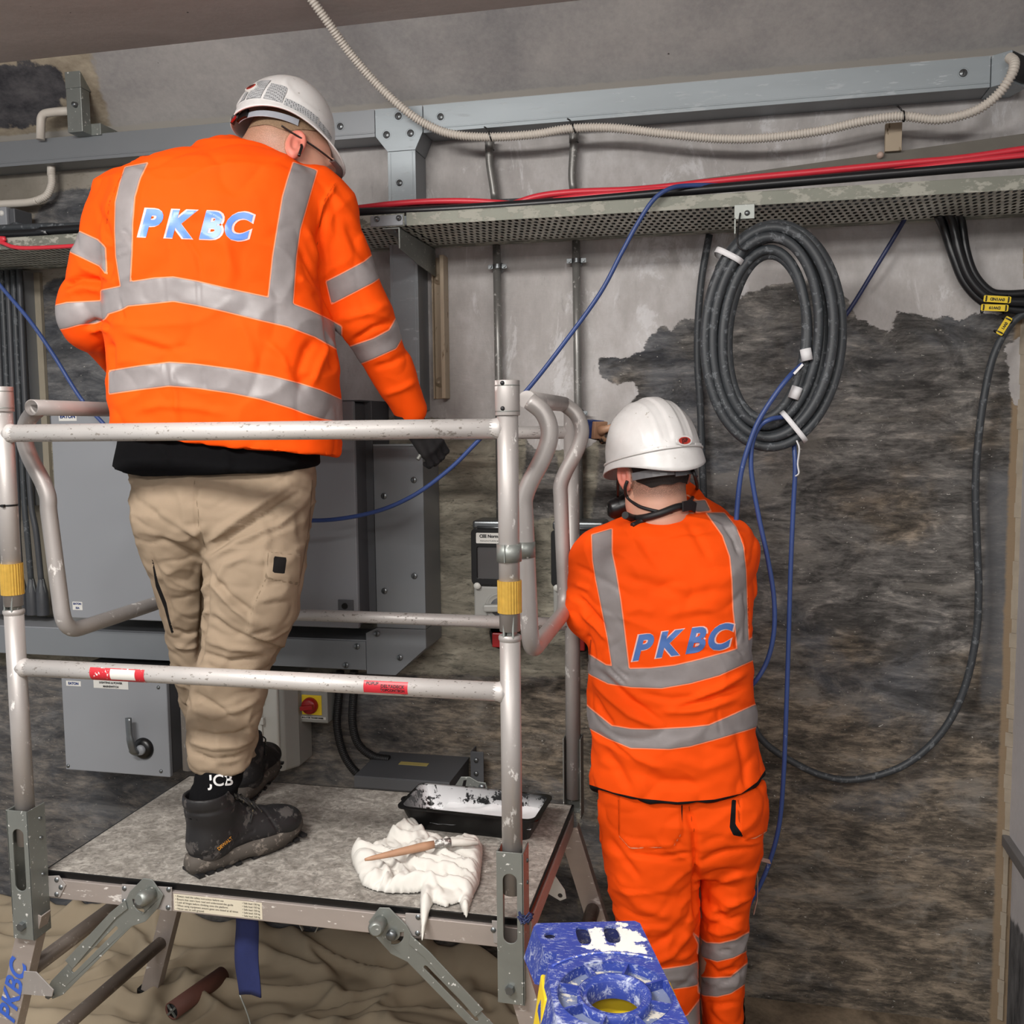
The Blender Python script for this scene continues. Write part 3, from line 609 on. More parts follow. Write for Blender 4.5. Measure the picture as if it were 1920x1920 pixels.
for py in (524, 717):
    q = at(818, py, YW-.01); obj('bolt', MB().lathe([(0, .020), (.005, .020), (.005, .010), (.011, .010), (.012, .002), (.016, .002), (.016, 0)], (cx0+.018, YW-.006, q.z), (0, -1, 0), 14), M['beige_steel'], t)
# hanging bracket by the coil
q0, q1 = at(1377, 388, YF-.01), at(1415, 405, YF-.01)
t = thing('tray_bracket', 'dark steel angle clip under the tray above the cable coil', 'bracket', (q0.x+.02, YF, q1.z))
obj('plate', MB().box((q0.x, YF-.006, q1.z-.005), (q1.x, YF-.002, q0.z+.006)).box((q0.x, YF-.006, q1.z-.04), (q0.x+.004, YF+.05, q1.z)), M['galv'], t, .001)
obj('bolt', MB().lathe([(0, .005), (.006, .004), (.007, 0)], (q1.x-.018, YF-.006, q1.z+.009), (0, -1, 0), 12), M['screw'], t)
# long flat bar behind the tray, with its painted hanger
pa, pb = at(1255, 345, 2.80), at(2000, 243, 2.80)
mb = MB().add([(pa.x, 2.80, pa.z), (pa.x+.03, 2.80, pa.z+.004), (pb.x, 2.80, pb.z), (pb.x, 2.80, pb.z-.042), (pa.x, 2.80, pa.z-.012), (pa.x, 2.806, pa.z), (pa.x+.03, 2.806, pa.z+.004), (pb.x, 2.806, pb.z), (pb.x, 2.806, pb.z-.042), (pa.x, 2.806, pa.z-.012)],
    [(0, 1, 2, 3, 4), (5, 6, 7, 8, 9), (0, 1, 6, 5), (1, 2, 7, 6), (2, 3, 8, 7), (3, 4, 9, 8), (4, 0, 5, 9)])
pb.x = XR-.006
for i_ in (2, 3, 7, 8): mb.v[i_].x = XR-.006
tag(obj('flat_bar', mb, plain('dirty grey bar', (110, 106, 98), .7, .1, .25, 14)), 'dirty flat steel bar behind the red cables at the right end', 'steel bar')
p, q = at(1660, 232, 2.79), at(1690, 283, 2.79)
t = thing('painted_hanger', 'beige chipped hanger strap between trunking and tray at the right', 'bracket', (p.x, 2.80, q.z))
obj('strap', MB().box((p.x, 2.785, q.z), (q.x, 2.80, p.z)), M['beige_steel'], t, .001)
obj('stud', MB().lathe([(0, .016), (.008, .012), (.009, 0)], at(1650, 292, 2.80), (0, -1, 0), 12), plain('pink pale stud', (196, 170, 156), .6), t)
# ------------------------------------------------------------------ cables on and below the tray
def cable(name, label, pts, Y, r, mat, cat='cable', group=None, n=10, sm=8):
    P_ = [at(p[0], p[1], p[2] if len(p) > 2 else Y) for p in pts]
    return tag(obj(name, MB().tube(smooth_path(P_, sm), r, n), mat), label, cat, group)
cable('power_cable', 'thick black cable lying along the tray lip from the tall worker to the blue cable', [(-900, 490), (0, 441), (100, 432), (600, 402), (760, 396), (900, 389), (1060, 378), (1240, 362), (1500, 340), (1920, 305), (2020, 298)], 2.53, .012, M['cable_new'])
cable('power_cable', 'second black cable lying behind the thick one in the tray', [(-900, 470), (0, 428), (130, 424), (600, 396), (760, 386), (900, 382), (1060, 374), (1240, 356), (1500, 336), (1920, 300), (2010, 294)], 2.57, .010, M['cable'])
cable('red_cable', 'red cable lying on top of the tray left of the first conduit stub', [(560, 396), (660, 391), (730, 383), (800, 378), (870, 377), (930, 380), (990, 386)], 2.545, .008, M['red'])
cable('red_cable', 'upper red cable sweeping up to the right end of the tray', [(890, 398), (950, 386), (1010, 368), (1080, 360), (1180, 356), (1260, 349), (1350, 339), (1500, 325), (1700, 306), (1800, 297), (1920, 280), (2010, 268)], 2.55, .0085, M['red'])
cable('red_cable', 'lower red cable crossing under the upper one at the right end', [(980, 386), (1080, 370), (1180, 361), (1240, 356), (1330, 352), (1450, 345), (1560, 335), (1680, 321), (1790, 306), (1920, 292), (2010, 284)], 2.53, .008, M['red'])
cable('red_cable', 'red cable sagging in front of the tray at the left edge', [(-500, 480), (-40, 448), (0, 454), (25, 463), (60, 465), (140, 461), (260, 452), (400, 440)], 2.49, .006, M['red'])
for i, (dy, Yq) in enumerate(((4, 2.62), (0, 2.66), (6, 2.70), (-3, 2.74), (2, 2.78))):
    q = ZT+.0135+.003*(i % 2); o_ = obj('grey_cable', MB().tube(smooth_path([(XL+.1, Yq, q), (-1.5, Yq+.01, q+.006), (-.6, Yq-.008, q), (0, Yq+.01, q+.004), (XR-.02, Yq, q)], 8), .0115, 10), M['cable_new']); tag(o_, 'dark cable lying flat inside the tray, seen through its slots', 'cable', 'cables lying inside the tray')
cable('blue_cable', 'blue cable looping over the tray and hanging down left past the posts', [(1420, 352, 2.56), (1350, 348, 2.54), (1290, 348, 2.51), (1255, 354, 2.485), (1225, 375, 2.475), (1195, 420), (1165, 475), (1125, 550), (1060, 640), (985, 735), (895, 828), (840, 882), (770, 932), (690, 963), (585, 976), (480, 960), (360, 900), (225, 824), (190, 790), (150, 745), (100, 665), (55, 600), (0, 535), (-60, 460), (-100, 440, 2.52)], 2.475, .0058, M['blue'])
cable('blue_cable', 'short straight blue cable slanting from tray to the back of the coil', [(1700, 400, 2.79), (1690, 422, 2.79), (1640, 505, 2.80), (1592, 582, 2.80), (1560, 620, 2.78)], 2.8, .006, M['blue_dark'])
# thick bundle at the right
for i, (dx, dy, dz, lb) in enumerate(((-12, 4, 0, 'lowest of three thick black cables curving out below the tray'), (4, -3, -.012, 'middle of three thick black cables curving out below the tray'), (20, -10, .004, 'uppermost of three thick black cables curving out below the tray'))):
    cable('armoured_cable', lb, [(1770+dx, 398+dy, 2.76), (1782+dx, 425+dy), (1797+dx*.7, 480+dy), (1815+dx*.6, 525+dy), (1845+dx*.5, 558+dy*1.2), (1880+dx*.2, 570+dy*1.8), (1930, 574+dy*2.4), (1975, 575+dy*3)], 2.79+dz, .0115, M['cable_new'], n=12)
def cable_tag(px, py, ang, w_, txt, Y, lb):
    c = at(px, py, Y); ex_ = V((math.cos(ang), 0, math.sin(ang))); ez_ = V((-math.sin(ang), 0, math.cos(ang)))
    t = thing('cable_marker', lb, 'cable tag', c)
    obj('tag', MB().plate(rrect(-w_/2, -.0085, w_/2, .0085, .003), [circle(-w_/2+.006, 0, .002, 8), circle(w_/2-.006, 0, .002, 8)], c, ex_, ez_, (0, .0015, 0)), M['yellow'], t)
    text(txt, .010, c+V((0, -.0004, 0)), -ex_, -ez_, M['ink'], t, bold=.0004)
    for s_ in (-1, 1): obj('tie', MB().lathe([(.0145, -.0018), (.0145, .0018)], c+ex_*s_*(w_/2-.006)+V((0, .012, 0)), ex_, 16), M['dark'], t)
cable_tag(1870, 561, -.10, .066, '0W1ND', 2.765, 'upper of two yellow cable tags on the thick black cables')
cable_tag(1865, 577, -.07, .066, 'DW19', 2.765, 'lower of two yellow cable tags on the thick black cables')
cable_tag(1883, 611, 1.05, .050, '0W1', 2.765, 'slanted yellow cable tag on the thin hanging black cable')
cable('hanging_cable', 'black cable hanging in a big loop at the right of the wall', [(1990, 560), (1925, 585), (1890, 615), (1862, 670), (1845, 745), (1834, 830), (1829, 920), (1832, 1020), (1835, 1110), (1829, 1200), (1805, 1300), (1762, 1378), (1695, 1435), (1610, 1461), (1545, 1455), (1480, 1425), (1430, 1388), (1404, 1340), (1390, 1290), (1385, 1240)], 2.79, .0098, M['cable'])
cable('hanging_cable', 'dusty dark cable running straight down the wall left of the coil', [(1330, 440), (1316, 520), (1309, 600), (1308, 680), (1313, 760), (1316, 850), (1320, 960), (1322, 1150), (1322, 1300)], 2.82, .0105, M['cable'])
# ------------------------------------------------------------------ coil
t = thing('cable_coil', 'large coil of dusty black cable hung from the tray', 'cable coil', at(1450, 848, 2.46))
loops = [(1325, 1575, 424, 832, 2.485), (1320, 1579, 421, 838, 2.455), (1343, 1548, 446, 808, 2.485), (1330, 1562, 430, 824, 2.46), (1349, 1532, 449, 800, 2.455), (1366, 1503, 482, 781, 2.465), (1357, 1517, 465, 791, 2.445), (1338, 1547, 440, 812, 2.435), (1322, 1572, 424, 836, 2.43), (1318, 1583, 420, 842, 2.47)]
pts = []; N = 40
for i in range(N*(len(loops)-1)+1):
    s_ = i/N; k = min(int(s_), len(loops)-2); f = s_-k; l = [a_*(1-f)+b_*f for a_, b_ in zip(loops[k], loops[k+1])]
    a_ = 2*math.pi*(i/N)+2.5; ca, sa = math.cos(a_), math.sin(a_)
    px = (l[0]+l[1])/2+(l[1]-l[0])/2*ca+14*sa*.45; py = (l[2]+l[3])/2-(l[3]-l[2])/2*sa
    pts.append(at(px, py, l[4]+.006*math.sin(3.1*a_/2.3)))
obj('cable', MB().tube(resample(smooth_path(pts, 2), .014), .0118, 12), M['cable'], t)
def band(t, c, ax, rx, ry, w_, mat, name='tie'):
    """flat strap round the bundle: ellipse rx (across the bundle) by ry (in Y)"""
    ax = V(ax).normalized(); u = ax.cross(V((0, 1, 0))).normalized(); vs = []; n = 28
    for s_ in (-1, 1):
        for k in range(n): a_ = 2*math.pi*k/n; vs.append(V(c)+u*math.copysign(abs(math.cos(a_))**.6, math.cos(a_))*rx+V((0, 1, 0))*math.copysign(abs(math.sin(a_))**.6, math.sin(a_))*ry+ax*s_*w_/2)
    o_ = obj(name, MB().add(vs, [(k, (k+1) % n, n+(k+1) % n, n+k) for k in range(n)], True), mat, t); s2 = o_.modifiers.new('s', 'SOLIDIFY'); s2.thickness = .0015; return o_
band(t, at(1367, 484, 2.462), (.5, 0, .9), .038, .052, .014, M['white_tape'])
band(t, at(1487, 800, 2.462), (.9, 0, .72), .048, .056, .012, M['white_tape'])
q = at(1494, 826, 2.405); obj('tie_tail', MB().tube(smooth_path([q, q+V((.006, -.004, -.02)), q+V((.003, -.002, -.055)), q+V((.006, 0, -.078)), q+V((-.002, 0, -.086))], 5), .0035, 8, flat=.4), M['white_tape'], t)
for px, py, r_ in ((1512, 664, .35), (1491, 736, -.3)): q = at(px, py, 2.415); obj('tape_wrap', MB().cyl(q+V((r_*.012, .02, -.014)), q+V((-r_*.012+.003, .02, .014)), .0132), M['white_tape'], t)
q = at(1384, 425, 2.42); obj('hanging_wire', MB().tube(smooth_path([at(1388, 400, 2.49), at(1383, 440, 2.41), at(1385, 462, 2.405), at(1396, 470, 2.41), at(1404, 466, 2.43), at(1404, 440, 2.50)], 6), .0022, 6), M['dark'], t)
cable('blue_cable', 'blue cable leaving the coil and dropping behind the shorter worker shoulder', [(1503, 684, 2.44), (1480, 706, 2.40), (1452, 742, 2.39), (1422, 790), (1404, 835), (1391, 880), (1385, 920), (1381, 968), (1378, 1020), (1378, 1120)], 2.39, .0062, M['blue'])
cable('blue_cable', 'blue cable bowing out right of the shorter worker sleeve', [(1470, 782, 2.43), (1445, 786, 2.40), (1424, 800), (1411, 830), (1408, 870), (1412, 910), (1424, 975), (1440, 1050), (1451, 1120), (1451, 1185), (1438, 1240), (1412, 1282), (1380, 1300, 2.44), (1340, 1300, 2.5)], 2.40, .0058, M['blue'])
cable('blue_cable', 'long blue cable hanging straight down below the coil', [(1487, 790, 2.49), (1489, 835, 2.46), (1491, 880), (1487, 960), (1482, 1080), (1478, 1220), (1474, 1340), (1470, 1440), (1462, 1540), (1445, 1610), (1425, 1660), (1395, 1720), (1385, 1800)], 2.45, .0058, M['blue'])
for px, py in ((1497, 692),): q = at(px, py, 2.385); tag(obj('tape_strip', MB().obox(q, (.010, 0, .011), (0, .001, 0), (-.002, 0, .002)), M['white_tape']), 'white tape strip on the blue cable where it leaves the coil', 'tape')
# ------------------------------------------------------------------ cream corrugated conduit
t = thing('corrugated_conduit', 'long cream corrugated conduit drooping from the ceiling and along the trunking', 'conduit', at(1070, 242, 2.70))
cpts = [(566, -28, 2.44), (585, 0, 2.46), (615, 42, 2.50), (655, 98, 2.56), (705, 156, 2.62), (760, 207, 2.66), (805, 236, 2.69), (850, 252, 2.70), (915, 257, 2.71), (1000, 252, 2.71), (1070, 241, 2.71), (1150, 240, 2.71), (1250, 251, 2.71), (1350, 260, 2.72), (1440, 258, 2.72), (1540, 245, 2.72), (1620, 227, 2.72), (1690, 218, 2.72), (1760, 224, 2.71), (1825, 209, 2.69), (1868, 180, 2.67), (1895, 143, 2.65), (1902, 118, 2.66), (1893, 108, 2.69)]
obj('tube', corrugated([at(*c) for c in cpts], .0125, .0075, 14, .24), M['cond_pvc'], t)
for px, py, lean in ((920, 256, .3), (1076, 241, .35), (1694, 218, .1)):
    q = at(px, py, 2.71); mb = MB().lathe([(.0145, -.0018), (.0145, .0018)], q, (1, 0, lean), 18); mb.tube(smooth_path([q+V((-.004, 0, .014)), q+V((-.010, 0, .022)), q+V((-.018, -.004, .027))], 4), .0022, 6); obj('cable_tie', mb, M['black'], t)
# ------------------------------------------------------------------ things on the left of the wall
p, q = at(129, 128, 2.72), at(162, 250, 2.72)
t = thing('hanger_strut', 'grey slotted steel strut dropping from the ceiling at upper left', 'bracket', (p.x+.03, 2.75, q.z))
obj('strut', MB().box((p.x, 2.70, q.z), (q.x+.002, 2.742, p.z+.1)), M['galv'], t, .002)
obj('sleeve', MB().box((p.x+.002, 2.696, at(140, 165, 2.7).z), (q.x+.005, 2.745, p.z+.1)), M['galv'], t, .001)
obj('foot', MB().box((p.x-.0, 2.742, q.z), (q.x+.035, 2.83, q.z+.035)), M['galv'], t, .001)
g = at(142, 197, 2.70); obj('bolt', MB().lathe([(0, .012), (.007, .012), (.009, 0)], (g.x, 2.70, g.z), (0, -1, 0), 12), M['screw'], t)
mb = MB().tube(fillet([at(x, y, 2.73) for x, y in ((76, 262), (77, 214), (100, 210), (134, 208))], .04), .013, 14); tag(obj('plastic_conduit', mb, M['cond_pvc']), 'cream plastic conduit elbow above the trunking at upper left', 'conduit')
t = thing('plastic_conduit', 'cream plastic conduit bending left under the trunking, ribbed at the bend', 'conduit', at(60, 385, 2.78))
mb = corrugated([at(x, y, 2.79) for x, y in ((96, 322), (97, 345), (88, 366), (70, 376))], .0125, .006); obj('ribbed_bend', mb, M['cond_pvc'], t)
mb = MB().tube(smooth_path([at(x, y, 2.79) for x, y in ((70, 376), (50, 380), (0, 383), (-80, 388))], 5), .0125, 14); mb.cyl(at(96, 300, 2.79), at(96, 330, 2.79), .0125); obj('pipe', mb, M['cond_pvc'], t)
p, q = at(-40, 392, 2.72), at(18, 432, 2.72)
t = thing('terminal_box', 'small grey terminal box above the tray at the left edge', 'junction box', (p.x, 2.76, q.z)); obj('box', MB().box((p.x, 2.71, q.z), (q.x, 2.80, p.z)), M['cab'], t, .004); g = at(3, 400, 2.71); obj('screw', MB().lathe([(0, .004), (.008, .004), (.009, 0)], (g.x, 2.71, g.z), (0, -1, 0), 12), M['label'], t)
obj('cable_entry', MB().box((q.x, 2.72, q.z+.01), (q.x+.022, 2.80, p.z-.004)), M['cab_dark'], t, .003)
cable('looped_cable', 'dark cable arching out of the small terminal box at the left edge', [(10, 440, 2.68), (22, 424, 2.69), (40, 422, 2.70), (60, 432, 2.70), (90, 440, 2.68)], 2.7, .008, M['cable'])
# vertical riser: grey channel with black cables fanning to glands
p, q = at(24, 520, 2.79), at(45, 520, 2.79); zb = at(55, 948, 2.79).z; zt = ZT-.01
t = thing('riser_channel', 'grey steel riser channel beside the black riser cables at left', 'trunking', (p.x+.02, 2.82, zb)); obj('channel', MB().box((p.x, 2.79, zb), (q.x, YW-.001, zt)), M['trunk'], t, .002)
obj('lid', MB().box((p.x+.003, 2.786, zb), (q.x-.004, 2.79, zt)), M['trunk'], t, .001)
p2_, q2_ = at(47, 600, 2.84), at(80, 600, 2.84); tag(obj('painted_batten', MB().box((p2_.x, 2.835, at(60, 1150, 2.84).z), (q2_.x, YW-.001, zt)), plain('beige painted batten', (150, 142, 126), .7, 0, .2, 12)), 'beige painted batten on the wall beside the riser channel', 'batten')
zg = at(60, 1150, 2.76).z
for i in range(6):
    xg = at(-14+19*i, 1150, 2.76).x; xt = at(-14+11*i, 560, 2.77).x
    t = thing('riser_cable', 'black riser cable %s, with a tapered gland' % ('leftmost by the edge', 'second from the left edge', 'third from the left edge', 'fourth from the left edge', 'fifth from the left edge', 'nearest the big cabinet')[i], 'cable', (xg, 2.76, zg), 'black cables of the riser')
    zm = at(20, 930, 2.76).z; xm = xt+(xg-xt)*.18
    obj('sheath', MB().tube(smooth_path([(xt, 2.765, zt), (xt, 2.76, (zt+zm)/2), (xm, 2.755, zm), (xg-(xg-xm)*.3, 2.755, zm-.12), (xg, 2.76, zg+.1)], 6), .0095, 10), M['cable_grey'] if i % 2 else M['cable'], t)
    obj('gland', MB().lathe([(.010, .12), (.013, .10), (.019, .075), (.020, .03), (.020, 0)], (xg, 2.76, zg-.004), (0, 0, 1), 16), M['cable_grey'], t)
    obj('locknut', MB().lathe([(.010, .122), (.0185, .078), (.0185, .076)], (xg, 2.76, zg-.004), (0, 0, 1), 6, smooth=False), M['screw'], t)
# ------------------------------------------------------------------ drop cloth on the floor
def cloth_h(x, y):
    n = noise.noise(V((x*2.2, y*3.5, 1.3))); r1 = abs(noise.noise(V((x*5+n*2, y*7, 4.1)))); r2 = abs(noise.noise(V((x*7+n, y*8, 7.7))))
    ridge = max(0, 1-r1*3.2)**1.3*.045+max(0, 1-r2*3)**1.3*.012
    w_ = math.exp(-((YW-.02-y)/.05)**2)*.05
    return .004+ridge+max(0, n)*.035+w_
mb = MB(); nx, ny = 400, 180; X0, X1 = -3.3, -.30
for j in range(ny):
    for i in range(nx):
        u, v_ = i/(nx-1), j/(ny-1); x = X0+(X1-X0)*u; edge = YW-.006-.012*max(0, noise.noise(V((x*3, 0, 0))))-max(0, (x+1.2))*.06
        y = 1.30+(edge-1.30)*v_+.02*noise.noise(V((x*4, v_*3, 9))); mb.v.append(V((x, min(y, YW-.004), cloth_h(x, y))))
mb.f = [(j*nx+i, j*nx+i+1, (j+1)*nx+i+1, (j+1)*nx+i) for j in range(ny-1) for i in range(nx-1)]; mb.sm = [True]*len(mb.f); mb.mi = [0]*len(mb.f)
o_ = obj('drop_cloth', mb, plain('stained cotton dust sheet', (158, 144, 122), .9, 0, .16, 7, .2), weld=False); sm_ = o_.modifiers.new('m', 'SMOOTH'); sm_.factor = .5; sm_.iterations = 5; s_ = o_.modifiers.new('s', 'SOLIDIFY'); s_.thickness = .002; s_.offset = 1
tag(o_, 'crumpled beige dust sheet spread on the floor under the platform', 'dust sheet')
q = atz(322, 1896, .045); t = thing('cardboard_tube', 'red brown cardboard tube lying on the dust sheet', 'tube', q)
mb = MB().cyl(q, q+V((.05, .20, .0)), .026, n=24, caps=False); obj('tube', mb, plain('red brown card', (104, 66, 56), .7, 0, .2, 20), t).modifiers.new('s', 'SOLIDIFY').thickness = .004
mb = MB(); ax = V((.05, .20, .0)).normalized(); u = ax.orthogonal().normalized(); w_ = ax.cross(u); mb.lathe([(0, 0), (.024, 0), (.024, .004)], q+ax*.004, ax, 20); obj('end_disc', mb, M['dark'], t)
mb = MB().obox(q, u*.022, w_*.003, ax*.002).obox(q, w_*.022, u*.003, ax*.002); obj('end_cross', mb, M['galv'], t)
# ------------------------------------------------------------------ podium (folding work platform with guard rails)
PF, PB = 1.80, 2.45; XFL, XFR, XBR, XBL = -1.530, -.411, -.395, -1.530; ZD = .72
X0, X1, Y0, Y1 = -1.522, -.392, 1.84, 2.452
def zf(px, py, Y=PF): return at(px, py, Y).z
pod = thing('work_platform', 'aluminium podium platform with guard rails, on which the tall worker stands', 'work platform', (-.96, 2.14, 0))
def part(name, mb, mat, parent=None, bevel=0, label=None): return obj(name, mb, M[mat] if isinstance(mat, str) else mat, parent or pod, bevel, label)
def deck_mat():
    t = NT('dusty paint spattered plywood'); v = t.coords(); a = t.noise(34, 8, t.coords((.9, 1.1, 1)), .75, .8); b = t.noise(2.6, 4, v); g = t.noise(90, 4, v, .7)
    c = t.ramp(t.math('ADD', t.math('MULTIPLY', a, .7), t.math('MULTIPLY', b, .3)), [(.38, lin((112, 107, 100))), (.5, lin((150, 145, 138))), (.6, lin((186, 181, 173)))])
    c = t.mix(t.math('MULTIPLY', t.step(g, .52, .62), .5), c, lin((96, 92, 88))); sp = t.step(t.noise(60, 5, v, .7), .68, .71); c = t.mix(sp, c, lin((226, 224, 220)))
    t.set(c, .75, 0, .3); t.bump(t.math('ADD', a, t.math('MULTIPLY', sp, .6)), .3, .003); return t.m
part('deck_board', MB().box((X0+.004, Y0+.004, ZD-.014), (X1-.004, Y1-.004, ZD)), deck_mat(), None, .001)
part('deck_edge', MB().box((X0, Y0-.001, ZD-.014), (X1, Y0+.004, ZD-.001)).box((X0, Y1-.004, ZD-.014), (X1, Y1+.001, ZD-.001)).box((X0-.001, Y0, ZD-.014), (X0+.004, Y1, ZD-.001)).box((X1-.004, Y0, ZD-.014), (X1+.001, Y1, ZD-.001)), 'black')
zr0 = at(860, 1768, 1.832).z
side = splat('anodised aluminium profile', (176, 166, 160), (206, 200, 194), .42, .45, .60, 20, .08, stretch=(.4, 1, 1))
def profile(a, b):   # deck frame member with a shallow groove
    mb = MB().box(a, b); return mb
fr_ = part('front_beam', MB().box((X0, Y0-.008, zr0), (X1, Y0+.03, ZD-.016)), side, None, .0015)
part('rear_beam', MB().box((X0, Y1-.03, zr0), (X1, Y1+.006, ZD-.016)), side, None, .0015)
part('side_beam', MB().box((X1-.03, Y0+.03, zr0+.004), (X1+.004, Y1-.03, ZD-.016)), side, None, .0015)
part('side_beam', MB().box((X0-.004, Y0+.03, zr0+.004), (X0+.03, Y1-.03, ZD-.016)), side, None, .0015)
# posts: upper folding tube, collar, brass lock, hinge, lower tube
def knurl(c0, c1, r, n=26):
    mb = MB(); c0, c1 = V(c0), V(c1); ax = (c1-c0).normalized(); u = ax.orthogonal().normalized(); w_ = ax.cross(u); vs = []
    for p in (c0, c1):
        for k in range(n*2): a_ = math.pi*k/n; rr = r*(1 if k % 2 else .955); vs.append(p+u*math.cos(a_)*rr+w_*math.sin(a_)*rr)
    m_ = n*2; return mb.add(vs, [(k, (k+1) % m_, m_+(k+1) % m_, m_+k) for k in range(m_)]+[list(range(m_))[::-1], [m_+k for k in range(m_)]])
def post(x, zt, zgold1, zgold0, zh, zb, cap):
    up = part('post', MB().cyl((x, PF, zh+.008), (x, PF, zt), .0203, n=28), 'alu')
    if cap:
        for z1, z0 in ((zt, cap),):
            sl = obj('sleeve', MB().cyl((x, PF, z0), (x, PF, z1), .0238, n=28), M['alu'], up, .001)
            for zz in (z1-.010, z0+.008): obj('ring', MB().cyl((x, PF, zz-.001), (x, PF, zz+.001), .0242, n=28), M['galv'], sl)
            for zz in (z1-.006, z0+.013): obj('screw', MB().lathe([(0, .003), (.003, .003), (.0045, 0)], (x-.004, PF-.0235, zz), (0, -1, 0), 12), M['ink'], sl)
    obj('lock_collar', knurl((x, PF, zgold0), (x, PF, zgold1), .0238), M['brass'], up)
    hg = MB(); zc = (zh+zgold0)/2; h2 = (zgold0-zh)/2+.004
    for dx in (-.010, .008): hg.plate([(-.016, -h2), (.014, -h2), (.018, 0), (.012, h2), (-.012, h2)], [circle(0, 0, .004, 10)], (x+dx, PF-.004, zc), (0, 1, 0), (0, 0, 1), (.004, 0, 0))
    hg.cyl((x-.014, PF-.004, zc), (x+.016, PF-.004, zc), .0045, n=14); hg.obox((x, PF+.002, zc), (.005, 0, 0), (0, .010, 0), (0, 0, h2)); obj('hinge', hg, M['galv'], up, .0008)
    lo = part('post', MB().cyl((x, PF, zb), (x, PF, zh), .0203, n=28), 'alu'); obj('weld_rim', MB().lathe([(.0205, 0), (.0225, -.003), (.0225, -.008), (.0205, -.012)], (x, PF, zh), (0, 0, 1), 28), M['alu'], lo)
    return up
u1 = post(XFR, zf(950, 713), zf(955, 1088), zf(955, 1148), zf(955, 1190), zf(960, 1672), zf(955, 779))
u2 = post(XFL, zf(9, 725), zf(20, 1056), zf(20, 1114), zf(22, 1142), zf(40, 1580), zf(9, 772))
z_ = zf(958, 1036); obj('clamp', MB().cyl((XFR, PF, z_-.017), (XFR, PF, z_+.017), .0242, n=28).box((XFR-.004, PF-.0265, z_-.017), (XFR-.0025, PF-.02, z_+.017)), M['galv'], u1)
z_ = zf(12, 947); tie = obj('cable_tie', MB().lathe([(.0212, -.002), (.0212, .002)], (XFL, PF, z_), (0, 0, 1), 24).box((XFL+.004, PF-.025, z_-.003), (XFL+.010, PF-.019, z_+.003)), M['black'], u2)
for x, zt in ((XBR, at(1070, 758, PB).z), (XBL, at(1070, 758, PB).z)):
    part('rear_post', MB().cyl((x, PB+.02, ZD+.012), (x, PB+.02, zt), .0200, n=24), 'alu')
# front rails with welds and stickers
def weld(x, z, s_): return MB().lathe([(.0185, .0), (.0215, .005), (.0190, .014), (.0188, .02)], (x+s_*.012, PF, z), (s_, 0, 0), 20)
zt_ = zf(500, 807.5); rail = part('top_rail', MB().cyl((XFL, PF, zt_), (XFR, PF, zt_), .0188, n=28), 'alu_rail')
for x, s_ in ((XFL, 1), (XFR, -1)): obj('weld', weld(x, zt_, s_), M['alu_rail'], rail)
zm_ = zf(500, 1274.5); rail2 = part('mid_rail', MB().cyl((XFL, PF, zm_), (XFR, PF, zm_), .0188, n=28), 'alu_rail')
for x, s_ in ((XFL, 1), (XFR, -1)): obj('weld', weld(x, zm_, s_), M['alu_rail'], rail2)
def tube_sticker(px0, px1, a0, a1, mat, name, parent, lab=None):
    x0, x1 = at(px0, 1260, PF).x, at(px1, 1260, PF).x; mb = MB(); n = 10
    vs = [(x, PF-math.cos(math.radians(a0+(a1-a0)*k/n))*.01905, zm_+math.sin(math.radians(a0+(a1-a0)*k/n))*.01905) for x in (x0, x1) for k in range(n+1)]
    return obj(name, mb.add(vs, [(k, k+1, n+2+k, n+1+k) for k in range(n)], True), mat, parent, label=lab), x0, x1
def tube_text(txt, size, xc, ang, mat, parent, bold=.0003):
    me = to_mesh_text(txt, size, bold)
    for v in me.vertices: a_ = math.radians(ang)+v.co.y/.0192; v.co = V((xc+v.co.x, PF-math.cos(a_)*.0193, zm_+math.sin(a_)*.0193))
    return link('lettering', me, mat, parent)
s_, a, b = tube_sticker(687, 769, -35, 45, plain('red sticker', (186, 40, 52), .4, 0, .1, 60), 'sticker', rail2, 'red maker sticker')
tube_text('POPUP', .0085, a+(b-a)*.20, 26, M['ink'], s_); tube_text('DELTADECK', .0088, a+(b-a)*.66, 12, M['ink'], s_); tube_text('TOPCONTECH', .0075, a+(b-a)*.66, -12, M['ink'], s_)
s_, a, b = tube_sticker(178, 279, -70, 40, M['sticker_red'], 'sticker', rail2, 'worn red and white warning sticker')
s3, a3, b3 = tube_sticker(216, 262, -40, 34, M['label'], 'sticker', rail2, 'worn white sticker panel'); s3.location = (0, -.0004, 0)
tube_text('KEEP YOUR', .0075, (a3+b3)/2, 8, M['ink'], s3); tube_text('GATE CLOSED', .0072, (a3+b3)/2, -18, M['ink'], s3)
# rear rails
for z_, nm in ((at(1040, 811, PB).z, 'rear_top_rail'), (at(800, 1164, PB).z, 'rear_mid_rail')): part(nm, MB().cyl((XBL, PB+.02, z_), (XBR, PB+.02, z_), .0165, n=24), 'alu_rail')
